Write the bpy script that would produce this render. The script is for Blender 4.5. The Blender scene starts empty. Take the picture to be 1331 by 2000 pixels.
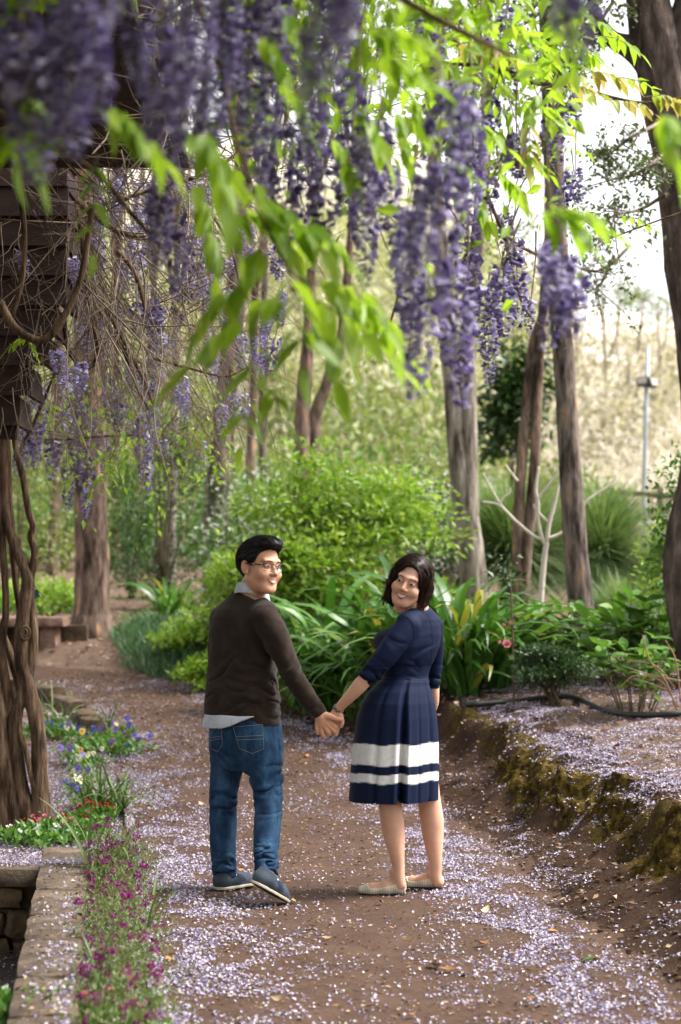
import bpy, math, random
import numpy as np
from mathutils import Vector, Matrix

rng = np.random.default_rng(11)
random.seed(11)
sc = bpy.context.scene
COL = sc.collection
R_ = math.radians

# ------------------------------------------------------------------ camera
FPX = 70.0 / 36.0 * 2000.0          # focal length in photograph pixels
CAMZ = 1.5
PITCH = math.atan(140.0 / FPX)      # horizon lies 140 px below the middle of the picture
cam_d = bpy.data.cameras.new('camera')
cam = bpy.data.objects.new('camera', cam_d)
COL.objects.link(cam)
cam_d.sensor_fit = 'VERTICAL'; cam_d.sensor_height = 36.0; cam_d.sensor_width = 24.0
cam_d.lens = 70.0
cam_d.clip_start = 0.1; cam_d.clip_end = 2000.0
cam.location = (0, 0, CAMZ)
cam.rotation_euler = (math.pi / 2 + PITCH, 0, 0)
cam_d.dof.use_dof = True
cam_d.dof.focus_distance = 9.65
cam_d.dof.aperture_fstop = 2.7
sc.camera = cam

# ------------------------------------------------------------------ world, sun, exposure
SUN_EL, SUN_AZ = R_(54), R_(84)     # azimuth clockwise from +Y
world = bpy.data.worlds.new('World'); sc.world = world
world.use_nodes = True
wn = world.node_tree; wn.nodes.clear()
w_out = wn.nodes.new('ShaderNodeOutputWorld')
w_bg = wn.nodes.new('ShaderNodeBackground')
w_hs = wn.nodes.new('ShaderNodeHueSaturation')
w_sky = wn.nodes.new('ShaderNodeTexSky')
w_sky.sky_type = 'NISHITA'; w_sky.sun_disc = False
w_sky.sun_elevation = SUN_EL; w_sky.sun_rotation = SUN_AZ
w_sky.air_density = 1.0; w_sky.dust_density = 4.0; w_sky.ozone_density = 1.0
w_hs.inputs['Saturation'].default_value = 0.10
w_bg.inputs['Strength'].default_value = 0.15
wn.links.new(w_sky.outputs[0], w_hs.inputs['Color'])
wn.links.new(w_hs.outputs[0], w_bg.inputs['Color'])
wn.links.new(w_bg.outputs[0], w_out.inputs['Surface'])
sun_d = bpy.data.lights.new('sun', 'SUN')
sun_d.energy = 2.4; sun_d.angle = R_(22); sun_d.color = (1.0, 0.94, 0.86)
sun = bpy.data.objects.new('sun', sun_d); COL.objects.link(sun)
sdir = Vector((math.sin(SUN_AZ) * math.cos(SUN_EL), math.cos(SUN_AZ) * math.cos(SUN_EL), math.sin(SUN_EL)))
sun.rotation_euler = (-sdir).to_track_quat('-Z', 'Y').to_euler()
sun.location = (20, 10, 30)
sc.view_settings.view_transform = 'Standard'
sc.view_settings.look = 'None'
sc.view_settings.exposure = 1.5
sc.view_settings.gamma = 1.0
sc.view_settings.use_curve_mapping = False
sc.cycles.use_denoising = True
sc.cycles.max_bounces = 8
sc.cycles.transparent_max_bounces = 12
sc.cycles.caustics_reflective = False
sc.cycles.caustics_refractive = False
sc.cycles.sample_clamp_indirect = 6.0


def P(px, py, Y):
    """A photograph pixel and a distance in front of the camera -> the point of the place it shows."""
    ry = FPX * math.cos(PITCH) - (1000 - py) * math.sin(PITCH)
    rz = FPX * math.sin(PITCH) + (1000 - py) * math.cos(PITCH)
    t = Y / ry
    return np.array([(px - 665.5) * t, Y, CAMZ + rz * t])


# ------------------------------------------------------------------ object helpers
def mk(name, V, Fs, mats=None, smooth=False, fm=None):
    if isinstance(Fs, np.ndarray):
        Fs = [Fs]
    Fs = [np.asarray(f, np.int32) for f in Fs if len(f)]
    V = np.asarray(V, np.float32)
    me = bpy.data.meshes.new(name)
    me.vertices.add(len(V)); me.vertices.foreach_set('co', V.ravel())
    li = np.concatenate([f.ravel() for f in Fs])
    tot = np.concatenate([np.full(len(f), f.shape[1], np.int32) for f in Fs])
    start = np.concatenate([[0], np.cumsum(tot)[:-1]]).astype(np.int32)
    me.loops.add(len(li)); me.loops.foreach_set('vertex_index', li)
    me.polygons.add(len(tot)); me.polygons.foreach_set('loop_start', start)
    me.polygons.foreach_set('use_smooth', np.full(len(tot), bool(smooth)))
    if mats is not None:
        for m in (mats if isinstance(mats, (list, tuple)) else [mats]):
            me.materials.append(m)
    if fm is not None:
        me.polygons.foreach_set('material_index', np.asarray(fm, np.int32))
    me.update(calc_edges=True)
    return me


class MB:
    """collects vertices and faces (with a material slot each) of one mesh"""
    def __init__(s):
        s.V = []; s.F = {3: [], 4: []}; s.M = {3: [], 4: []}; s.n = 0
    def add(s, V, F, mi=0):
        V = np.asarray(V, float); F = np.asarray(F, int)
        s.V.append(V); k = F.shape[1]
        s.F[k].append(F + s.n); s.M[k].append(np.full(len(F), mi)); s.n += len(V)
        return s
    def mesh(s, name, mats=None, smooth=False, off=(0, 0, 0)):
        V = np.concatenate(s.V) - np.asarray(off, float)
        Fs, fm = [], []
        for k in (3, 4):
            if s.F[k]:
                Fs.append(np.concatenate(s.F[k])); fm.append(np.concatenate(s.M[k]))
        return mk(name, V, Fs, mats, smooth, np.concatenate(fm))


def ob(name, data, parent=None, loc=None, rot=None, scale=None):
    o = bpy.data.objects.new(name, data)
    COL.objects.link(o)
    if parent is not None: o.parent = parent
    if loc is not None: o.location = loc
    if rot is not None: o.rotation_euler = rot
    if scale is not None: o.scale = (scale,) * 3 if np.isscalar(scale) else scale
    return o


def empty(name, loc):
    o = ob(name, None, loc=tuple(loc)); o.empty_display_size = 0.1
    return o


def tag(o, label=None, cat=None, group=None, kind=None):
    if label: o['label'] = label
    if cat: o['category'] = cat
    if group: o['group'] = group
    if kind: o['kind'] = kind
    return o


# ------------------------------------------------------------------ numeric helpers
def nrm(v):
    v = np.asarray(v, float)
    return v / np.maximum(np.linalg.norm(v, axis=-1, keepdims=True), 1e-9)


def vn(Pn, seed=0):
    """value noise, about -1..1"""
    Pn = np.asarray(Pn, float)
    i = np.floor(Pn).astype(np.int64); f = Pn - i; f = f * f * (3 - 2 * f)
    def h(a, b, c):
        n = (a * 374761393 + b * 668265263 + c * 1274126177 + seed * 974711) & 0x7fffffff
        n = ((n ^ (n >> 13)) * 1103515245 + 12345) & 0x7fffffff
        return ((n ^ (n >> 16)) & 0xffff) / 32767.5 - 1
    x, y, z = i[..., 0], i[..., 1], i[..., 2]; u, v, w = f[..., 0], f[..., 1], f[..., 2]
    def L(a, b, t): return a + (b - a) * t
    return L(L(L(h(x, y, z), h(x + 1, y, z), u), L(h(x, y + 1, z), h(x + 1, y + 1, z), u), v),
             L(L(h(x, y, z + 1), h(x + 1, y, z + 1), u), L(h(x, y + 1, z + 1), h(x + 1, y + 1, z + 1), u), v), w)


def fbm(Pn, oct=3, seed=0):
    a, s = 1.0, 0.0
    Pn = np.asarray(Pn, float)
    for k in range(oct):
        s = s + a * vn(Pn * (2.03 ** k), seed + k); a *= 0.5
    return s


def tube(pts, rad, sides=8, cap=True, ell=1.0):
    pts = np.asarray(pts, float); n = len(pts)
    rad = np.broadcast_to(np.asarray(rad, float), (n,))
    T = np.gradient(pts, axis=0); T = nrm(T)
    ref = np.array([0, 0, 1.0]) if abs(T[0][2]) < 0.9 else np.array([1.0, 0, 0])
    N = np.zeros_like(pts); N[0] = nrm(np.cross(T[0], ref))
    for k in range(1, n):
        v = N[k - 1] - T[k] * np.dot(N[k - 1], T[k]); N[k] = nrm(v)
    B = np.cross(T, N)
    a = np.linspace(0, 2 * np.pi, sides, endpoint=False)
    V = pts[:, None] + rad[:, None, None] * (np.cos(a)[None, :, None] * N[:, None] + ell * np.sin(a)[None, :, None] * B[:, None])
    V = V.reshape(-1, 3)
    i = np.arange(n - 1)[:, None] * sides; j = np.arange(sides)[None, :]; j2 = (j + 1) % sides
    F = np.stack([i + j, i + j2, i + sides + j2, i + sides + j], -1).reshape(-1, 4)
    if cap:
        V = np.concatenate([V, pts[:1], pts[-1:]]); c0, c1 = n * sides, n * sides + 1
        jj = np.arange(sides)
        t0 = np.stack([np.full(sides, c0), (jj + 1) % sides, jj, jj], -1)
        t1 = np.stack([np.full(sides, c1), (n - 1) * sides + jj, (n - 1) * sides + (jj + 1) % sides, (n - 1) * sides + (jj + 1) % sides], -1)
        C = np.concatenate([t0, t1])[:, :3]
        return V, F, C
    return V, F, np.zeros((0, 3), int)


def add_tube(mb, pts, rad, sides=8, mi=0, ell=1.0, cap=True):
    V, F, C = tube(pts, rad, sides, cap, ell)
    n0 = mb.n
    mb.add(V, F, mi)
    if len(C):
        mb.F[3].append(C + n0); mb.M[3].append(np.full(len(C), mi))


def spline(pts, n=24):
    """Catmull-Rom through points (any width of row)"""
    p = np.asarray(pts, float)
    p = np.concatenate([[2 * p[0] - p[1]], p, [2 * p[-1] - p[-2]]])
    m = len(p) - 3
    t = np.linspace(0, m - 1e-6, n); k = t.astype(int); u = (t - k)[:, None]
    a, b, c, d = p[k], p[k + 1], p[k + 2], p[k + 3]
    return 0.5 * ((2 * b) + (-a + c) * u + (2 * a - 5 * b + 4 * c - d) * u ** 2 + (-a + 3 * b - 3 * c + d) * u ** 3)


def basis(d, up):
    y = nrm(d); x = nrm(np.cross(y, np.broadcast_to(up, y.shape))); z = np.cross(x, y)
    return np.stack([x, y, z], -1)


def inst(T, F, M, pos):
    """many copies of a small template: M (n,3,3) rotation*scale, pos (n,3)"""
    n, k = len(pos), len(T)
    V = np.einsum('nij,kj->nki', M, T) + pos[:, None]
    Fo = (F[None] + (np.arange(n) * k)[:, None, None]).reshape(-1, F.shape[1])
    return V.reshape(-1, 3), Fo


def box(lo, hi):
    (a, b, c), (d, e, f) = lo, hi
    V = np.array([[a, b, c], [d, b, c], [d, e, c], [a, e, c], [a, b, f], [d, b, f], [d, e, f], [a, e, f]], float)
    F = np.array([[0, 3, 2, 1], [4, 5, 6, 7], [0, 1, 5, 4], [1, 2, 6, 5], [2, 3, 7, 6], [3, 0, 4, 7]])
    return V, F


def rock_box(hw, seed, bev=0.22, rough=0.06, n=4):
    """a worn stone block: rounded box of half sizes hw with uneven faces"""
    g = np.linspace(-1, 1, n)
    mbx = MB()
    for ax in range(3):
        for s in (-1, 1):
            a, b = np.meshgrid(g, g, indexing='ij')
            Q = np.zeros((n * n, 3)); o = [k for k in range(3) if k != ax]
            Q[:, ax] = s; Q[:, o[0]] = a.ravel(); Q[:, o[1]] = b.ravel()
            i, j = np.meshgrid(np.arange(n - 1), np.arange(n - 1), indexing='ij'); i = i.ravel(); j = j.ravel()
            f = np.stack([i * n + j, (i + 1) * n + j, (i + 1) * n + j + 1, i * n + j + 1], -1)
            if (s > 0) != (ax != 1): f = f[:, ::-1]
            mbx.add(Q, f)
    V = np.concatenate(mbx.V)
    hw = np.asarray(hw, float); m = hw.min() * bev
    W = V * hw
    inner = np.clip(W, -(hw - m), hw - m)
    W = inner + nrm(W - inner) * m
    W = W + rough * hw.min() * np.stack([vn(V * 1.7 + 5, seed), vn(V * 1.7 + 9, seed + 1), vn(V * 1.7 + 2, seed + 2)], -1)
    return W, np.concatenate(mbx.F[4])


# ------------------------------------------------------------------ material helpers
def new_mat(name):
    m = bpy.data.materials.new(name); m.use_nodes = True
    nt = m.node_tree; nt.nodes.clear()
    out = nt.nodes.new('ShaderNodeOutputMaterial')
    return m, nt, out


def nd(nt, typ, **kw):
    n = nt.nodes.new(typ)
    for k, v in kw.items():
        if k.startswith('i_'):
            n.inputs[int(k[2:]) if k[2:].isdigit() else k[2:].replace('_', ' ')].default_value = v
        else:
            setattr(n, k, v)
    return n


def ramp(nt, stops, fac):
    r = nt.nodes.new('ShaderNodeValToRGB')
    e = r.color_ramp.elements
    while len(e) < len(stops): e.new(0.5)
    for k, (p, c) in enumerate(stops):
        e[k].position = p; e[k].color = (*c, 1)
    nt.links.new(fac, r.inputs[0])
    return r.outputs[0]


def coords(nt, scale=(1, 1, 1), kind='Object'):
    tc = nt.nodes.new('ShaderNodeTexCoord'); mp = nt.nodes.new('ShaderNodeMapping')
    mp.inputs['Scale'].default_value = scale
    nt.links.new(tc.outputs[kind], mp.inputs[0])
    return mp.outputs[0]


def noise(nt, vec, scale, detail=4, rough=0.55, dist=0.0):
    n = nd(nt, 'ShaderNodeTexNoise'); n.inputs['Scale'].default_value = scale
    n.inputs['Detail'].default_value = detail; n.inputs['Roughness'].default_value = rough
    n.inputs['Distortion'].default_value = dist
    if vec is not None: nt.links.new(vec, n.inputs['Vector'])
    return n.outputs[0]


def bump(nt, h, strength=0.4, dist=0.01, normal=None):
    b = nd(nt, 'ShaderNodeBump'); b.inputs['Strength'].default_value = strength
    b.inputs['Distance'].default_value = dist
    nt.links.new(h, b.inputs['Height'])
    if normal is not None: nt.links.new(normal, b.inputs['Normal'])
    return b.outputs[0]


def surf_mat(name, stops, scale=8, stretch=(1, 1, 1), rough=0.8, bstr=0.4, bdist=0.01, bscale=None, detail=5, spec=0.3, sss=0.0, sheen=0.0):
    """noise-coloured, bumped principled surface in object space"""
    m, nt, out = new_mat(name)
    v = coords(nt, stretch)
    h = noise(nt, v, scale, detail, 0.6)
    c = ramp(nt, stops, h)
    b = nd(nt, 'ShaderNodeBsdfPrincipled')
    nt.links.new(c, b.inputs['Base Color'])
    b.inputs['Roughness'].default_value = rough
    b.inputs['Specular IOR Level'].default_value = spec
    if sheen: b.inputs['Sheen Weight'].default_value = sheen
    if sss:
        b.inputs['Subsurface Weight'].default_value = sss
        b.inputs['Subsurface Radius'].default_value = (0.9, 0.35, 0.2); b.inputs['Subsurface Scale'].default_value = 0.012
    if bstr:
        h2 = noise(nt, v, bscale or scale * 2.5, 6, 0.65)
        nt.links.new(bump(nt, h2, bstr, bdist), b.inputs['Normal'])
    nt.links.new(b.outputs[0], out.inputs[0])
    return m


def leaf_mat(name, stops, trans=0.35, rough=0.45, spec=0.4, tint=(1.0, 1.0, 0.55)):
    """leaf or petal: colour differs from piece to piece, light shines through"""
    m, nt, out = new_mat(name)
    g = nd(nt, 'ShaderNodeNewGeometry'); oi = nd(nt, 'ShaderNodeObjectInfo')
    a = nd(nt, 'ShaderNodeMath', operation='ADD'); nt.links.new(g.outputs['Random Per Island'], a.inputs[0]); nt.links.new(oi.outputs['Random'], a.inputs[1])
    fr = nd(nt, 'ShaderNodeMath', operation='FRACT'); nt.links.new(a.outputs[0], fr.inputs[0])
    c = ramp(nt, stops, fr.outputs[0])
    b = nd(nt, 'ShaderNodeBsdfPrincipled'); nt.links.new(c, b.inputs['Base Color'])
    b.inputs['Roughness'].default_value = rough; b.inputs['Specular IOR Level'].default_value = spec
    t = nd(nt, 'ShaderNodeBsdfTranslucent')
    mx = nd(nt, 'ShaderNodeMix', data_type='RGBA', blend_type='MULTIPLY'); mx.inputs[0].default_value = 1.0
    nt.links.new(c, mx.inputs[6]); mx.inputs[7].default_value = (*[min(1.0, q * 1.0) for q in tint], 1)
    nt.links.new(mx.outputs[2], t.inputs[0])
    ms = nd(nt, 'ShaderNodeMixShader'); ms.inputs[0].default_value = trans
    nt.links.new(b.outputs[0], ms.inputs[1]); nt.links.new(t.outputs[0], ms.inputs[2])
    nt.links.new(ms.outputs[0], out.inputs[0])
    return m


def plain(name, col, rough=0.5, spec=0.4, metal=0.0):
    m, nt, out = new_mat(name)
    b = nd(nt, 'ShaderNodeBsdfPrincipled'); b.inputs['Base Color'].default_value = (*col, 1)
    b.inputs['Roughness'].default_value = rough; b.inputs['Specular IOR Level'].default_value = spec
    b.inputs['Metallic'].default_value = metal
    nt.links.new(b.outputs[0], out.inputs[0])
    return m

# ================================================================== the ground
XR = np.array([[3, 1.62], [5, 1.40], [7.1, 1.21], [10.4, 0.92], [12.5, 0.74], [14.5, 0.45], [16, -0.02], [17.3, -0.5], [18.7, -1.2], [20, -2.2], [21, -3.8], [22.2, -8], [23, -20]])
XL = np.array([[3, -0.13], [6.78, -0.594], [11.67, -1.20], [13.5, -1.45], [16, -1.92], [18, -2.6], [19, -3.7], [20, -8], [21, -20]])
def xr(y): return np.interp(y, XR[:, 0], XR[:, 1])
def xl(y): return np.interp(y, XL[:, 0], XL[:, 1])
def basin_x(y): return -1.43 + (9.55 - y) * 0.12          # inner edge of the stone coping
BASIN_Y = 9.55
def sstep(t):
    t = np.clip(t, 0, 1); return t * t * (3 - 2 * t)


def G(x, y):
    """height of the ground"""
    x = np.asarray(x, float); y = np.asarray(y, float)
    z = 0.075 * np.clip(y - 12, 0, 18) + 0.05 * np.clip(y - 30, 0, 15) + 0.33 * np.clip(y - 46, 0, 90) * np.interp(x / np.maximum(y, 1), [.035, .08, .13], [1, .78, .55])
    z = z + 0.05 * np.clip(y - 25, 0, 20) * np.clip((x + 2) / 12, 0, 1)
    t = x - xr(y)
    Hb = np.interp(y, [3, 5, 7, 12, 14.5, 17, 19, 22, 26], [0.36, 0.36, 0.35, 0.31, 0.28, 0.22, 0.10, 0.04, 0.0])
    nz = vn(np.stack([x * 1.6, y * 1.6, 0 * x], -1), 3) * 0.16
    wb = 0.58 + nz * 1.4
    bank = Hb * 1.15 * (.55 * np.clip(t / wb, 0, 1) + .45 * sstep((t - wb * .80 - .10 * vn(np.stack([x * 4, y * 4, 0 * x], -1), 14)) / .15)) + (0.13 * np.clip(t - wb * .8, 0, 1.1) + .045 * np.clip(t - wb * .8 - 1.1, 0, 4)) * np.interp(y, [14, 24], [1, 0.3])
    lum = np.exp(-((t - wb * 0.8) / 0.25) ** 2)
    Q = np.stack([x * 5, y * 5, 0 * x], -1)
    bank = bank + lum * 0.11 * vn(Q, 8) * np.clip(Hb * 3, 0, 1) + 0.02 * fbm(Q * 1.7, 2, 5) * sstep(t / 0.15)
    z = z + np.where(t > 0, bank, 0)
    s = xl(y) - x                                          # bed on the left
    z = z + 0.05 * sstep(s / 0.06) * np.interp(y, [16, 19], [1, 0])
    inp = (t <= 0) & (s <= 0)
    z = z + np.where(inp, 0.008 * vn(np.stack([x * 3, y * 3, 0 * x], -1), 2) + 0.012 * sstep((np.abs(t + 0.9) - 0.3) / 0.6), 0.012 * vn(np.stack([x * 4, y * 4, 0 * x], -1), 4))
    return z


def hit(px, py, y0=3.0, y1=135.0, up=0.0):
    """where the line of sight through a photograph pixel meets the ground"""
    ys = np.concatenate([np.arange(y0, 30, 0.02), np.arange(30, y1, 0.2)])
    ry = FPX * math.cos(PITCH) - (1000 - py) * math.sin(PITCH)
    rz = FPX * math.sin(PITCH) + (1000 - py) * math.cos(PITCH)
    X = (px - 665.5) / ry * ys; Z = CAMZ + rz / ry * ys
    g = G(X, ys) + up
    k = np.argmax(Z < g)
    if not (Z < g).any(): k = len(ys) - 1
    return np.array([X[k], ys[k], float(G(X[k], ys[k]))])


def on(x, y): return np.array([x, y, float(G(x, y))])
def pxw(px, Y): return (px - 665.5) / FPX * Y


gx = np.concatenate([np.linspace(-160, -9, 24)[:-1], np.linspace(-9, -2.6, 40)[:-1], np.linspace(-2.6, 3.0, 165)[:-1], np.linspace(3, 10, 40)[:-1], np.linspace(10, 160, 24)])
gy = np.concatenate([np.linspace(-30, 4.4, 14)[:-1], np.linspace(4.4, 14.5, 270)[:-1], np.linspace(14.5, 25, 120)[:-1], np.linspace(25, 60, 70)[:-1], np.linspace(60, 140, 40)])
GX, GY = np.meshgrid(gx, gy, indexing='ij')
GZ = G(GX, GY)
nyy = len(gy)
ii, jj = np.meshgrid(np.arange(len(gx) - 1), np.arange(nyy - 1), indexing='ij')
FQ = np.stack([ii * nyy + jj, (ii + 1) * nyy + jj, (ii + 1) * nyy + jj + 1, ii * nyy + jj + 1], -1).reshape(-1, 4)
GV = np.stack([GX, GY, GZ], -1).reshape(-1, 3)
cx, cy = GV[FQ].mean(1)[:, 0], GV[FQ].mean(1)[:, 1]
jit_ = .09 * vn(np.stack([cx * 4, cy * 4, 0 * cx], -1), 61) + .10 * vn(np.stack([cx * 1.2, cy * 1.2, 0 * cx], -1), 62)
is_path = (cx > xl(cy)) & (cx < xr(cy) + jit_ * (cy < 18)) & (cy < 22.6)
is_bank = (cx >= xr(cy) + jit_) & (cx < xr(cy) + 0.95) & (cy < 18) & (cy > 2)
is_hole = (cy < BASIN_Y + 0.03) & (cx < basin_x(cy) - 0.0) & (cy > 2)
is_hill = cy > 44
is_soil = ~(is_path | is_bank | is_hole | is_hill)


def soil_mat(name, stops, sc1, bstr=0.8, bdist=0.02, rough=0.95):
    m, nt, out = new_mat(name)
    v = coords(nt)
    n1 = noise(nt, v, sc1, 8, 0.65); n2 = noise(nt, v, sc1 * 14, 4, 0.7)
    ad = nd(nt, 'ShaderNodeMix', data_type='FLOAT'); ad.inputs[0].default_value = 0.45
    nt.links.new(n1, ad.inputs[2]); nt.links.new(n2, ad.inputs[3])
    c = ramp(nt, stops, ad.outputs[0])
    b = nd(nt, 'ShaderNodeBsdfPrincipled'); nt.links.new(c, b.inputs['Base Color'])
    b.inputs['Roughness'].default_value = rough; b.inputs['Specular IOR Level'].default_value = 0.2
    n3 = noise(nt, v, sc1 * 30, 5, 0.7)
    nt.links.new(bump(nt, n3, bstr, bdist, bump(nt, n1, 0.5, 0.05)), b.inputs['Normal'])
    nt.links.new(b.outputs[0], out.inputs[0])
    return m


M_path = soil_mat('path_earth', [(0.25, (0.032, 0.0175, 0.0115)), (0.5, (0.066, 0.037, 0.025)), (0.72, (0.115, 0.069, 0.047))], 3.0, 0.5, 0.01)
M_bank0 = soil_mat('bank_earth', [(0.3, (0.022, 0.012, 0.008)), (0.5, (0.05, 0.027, 0.017)), (0.75, (0.09, 0.055, 0.034))], 5.0, 1.0, 0.03)
M_soil = soil_mat('garden_mulch', [(0.28, (0.07, 0.042, 0.028)), (0.5, (0.17, 0.11, 0.078)), (0.72, (0.33, 0.24, 0.18))], 6.0, 0.9, 0.03)
M_hill = soil_mat('dry_grass_hill', [(0.3, (0.58, 0.52, 0.42)), (0.5, (0.70, 0.65, 0.56)), (0.7, (0.80, 0.76, 0.68))], 0.5, 0.8, 0.2)


def bank_mat():
    """dark earth with golden moss where the 'moss' value of the bank is high"""
    m, nt, out = new_mat('bank_earth_and_moss')
    v = coords(nt); at = nd(nt, 'ShaderNodeAttribute', attribute_name='moss')
    n1 = noise(nt, v, 5, 8, .65); n2 = noise(nt, v, 60, 5, .7)
    ad = nd(nt, 'ShaderNodeMix', data_type='FLOAT'); ad.inputs[0].default_value = .45
    nt.links.new(n1, ad.inputs[2]); nt.links.new(n2, ad.inputs[3])
    e = ramp(nt, [(0.3, (0.032, 0.018, 0.012)), (0.5, (0.072, 0.041, 0.027)), (0.75, (0.13, 0.082, 0.054))], ad.outputs[0])
    e2 = ramp(nt, [(0.25, (0.032, 0.0175, 0.0115)), (0.5, (0.066, 0.037, 0.025)), (0.72, (0.115, 0.069, 0.047))], ad.outputs[0])
    tw_ = nd(nt, 'ShaderNodeAttribute', attribute_name='toe'); em = nd(nt, 'ShaderNodeMix', data_type='RGBA')
    nt.links.new(tw_.outputs['Fac'], em.inputs[0]); nt.links.new(e, em.inputs[6]); nt.links.new(e2, em.inputs[7]); e = em.outputs[2]
    mo = ramp(nt, [(0.3, (.030, .020, .008)), (.5, (.090, .062, .015)), (.70, (.18, .125, .03))], noise(nt, v, 30, 6, .7))
    n3 = noise(nt, v, 18, 6, .7)
    s1 = nd(nt, 'ShaderNodeMath', operation='ADD'); nt.links.new(at.outputs['Fac'], s1.inputs[0]); nt.links.new(n3, s1.inputs[1])
    k = ramp(nt, [(.98, (0, 0, 0)), (1.0, (1, 1, 1))], s1.outputs[0])
    r2 = nd(nt, 'ShaderNodeMapRange'); nt.links.new(s1.outputs[0], r2.inputs[0]); r2.inputs[1].default_value = .90; r2.inputs[2].default_value = 1.10
    mx = nd(nt, 'ShaderNodeMix', data_type='RGBA'); nt.links.new(r2.outputs[0], mx.inputs[0]); nt.links.new(e, mx.inputs[6]); nt.links.new(mo, mx.inputs[7])
    b = nd(nt, 'ShaderNodeBsdfPrincipled'); nt.links.new(mx.outputs[2], b.inputs['Base Color']); b.inputs['Roughness'].default_value = 1.0; b.inputs['Specular IOR Level'].default_value = .1
    nt.links.new(bump(nt, noise(nt, v, 130, 5, .7), 1.0, .02, bump(nt, n3, .8, .05)), b.inputs['Normal'])
    nt.links.new(b.outputs[0], out.inputs[0]); return m
M_bank = bank_mat()


def sub_ground(name, mask, mat):
    f = FQ[mask]; u, inv = np.unique(f, return_inverse=True)
    o = ob(name, mk(name, GV[u], inv.reshape(-1, 4), mat, True))
    tag(o, kind='structure'); return o


sub_ground('path', is_path, M_path)
eb = sub_ground('earth_bank', is_bank, M_bank)
vv_ = np.zeros(len(eb.data.vertices) * 3, np.float32); eb.data.vertices.foreach_get('co', vv_); vv_ = vv_.reshape(-1, 3)
tb_ = vv_[:, 0] - xr(vv_[:, 1])
ms_ = np.exp(-((tb_ - .56) / .17) ** 2) * (.62 + .30 * vn(np.stack([vv_[:, 0] * 3, vv_[:, 1] * 3, 0 * tb_], -1), 12)) * np.interp(vv_[:, 1], [6, 8, 15, 17], [.9, 1, 1, .3]) - .06
b_ = eb.data.attributes.new('toe', 'FLOAT', 'POINT'); b_.data.foreach_set('value', (1 - sstep((tb_ - .02 + .10 * vn(vv_ * 5, 66)) / .34)).astype(np.float32))
a_ = eb.data.attributes.new('moss', 'FLOAT', 'POINT'); a_.data.foreach_set('value', ms_.astype(np.float32))
sub_ground('ground', is_soil, M_soil)
sub_ground('hillside', is_hill, M_hill)

# ================================================================== solid shapes as distance fields (bodies, clothes)
def e_ell(Q, c, r, Rm=None):
    q = Q - np.asarray(c, np.float32)
    if Rm is not None: q = q @ np.asarray(Rm, np.float32)
    r = np.asarray(r, np.float32)
    k0 = np.linalg.norm(q / r, axis=-1); k1 = np.linalg.norm(q / (r * r), axis=-1)
    return k0 * (k0 - 1) / np.maximum(k1, 1e-6)


def e_cap(Q, a, b, ra, rb=None):
    a = np.asarray(a, np.float32); b = np.asarray(b, np.float32); rb = ra if rb is None else rb
    pa = Q - a; ba = b - a
    h = np.clip(pa @ ba / max(float(ba @ ba), 1e-9), 0, 1)
    return np.linalg.norm(pa - h[..., None] * ba, axis=-1) - (ra + (rb - ra) * h)


def smin(a, b, k):
    h = np.clip(0.5 + 0.5 * (b - a) / k, 0, 1)
    return b + (a - b) * h - k * h * (1 - h)


def smax(a, b, k): return -smin(-a, -b, k)


def chain(Q, pts, k=0.02):
    """limb through points (x,y,z,r), bent smoothly"""
    d = None
    pts = np.asarray(pts, float)
    if len(pts) > 2: pts = spline(pts, (len(pts) - 1) * 3 + 1)
    for p, q in zip(pts[:-1], pts[1:]):
        e = e_cap(Q, p[:3], q[:3], p[3], q[3]); d = e if d is None else np.minimum(d, e)
    return d


def loft(Q, rows, yaw):
    """stack of ellipses: rows (z, cx, cy, a, b); a across the body, b front to back, turned by yaw"""
    r = np.asarray(sorted(map(tuple, rows)), float)
    z = Q[..., 2]
    it = lambda k: np.interp(z, r[:, 0], r[:, k])
    x = Q[..., 0] - it(1); y = Q[..., 1] - it(2)
    c, s = math.cos(yaw), math.sin(yaw)
    u = x * c + y * s; v = -x * s + y * c
    a, b = it(3), it(4)
    k0 = (np.abs(u / a) ** 2.3 + np.abs(v / b) ** 2.3) ** (1 / 2.3)
    d = (k0 - 1) * np.minimum(a, b)
    return np.maximum(np.maximum(d, r[0, 0] - z), z - r[-1, 0]), u, v, k0


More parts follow.
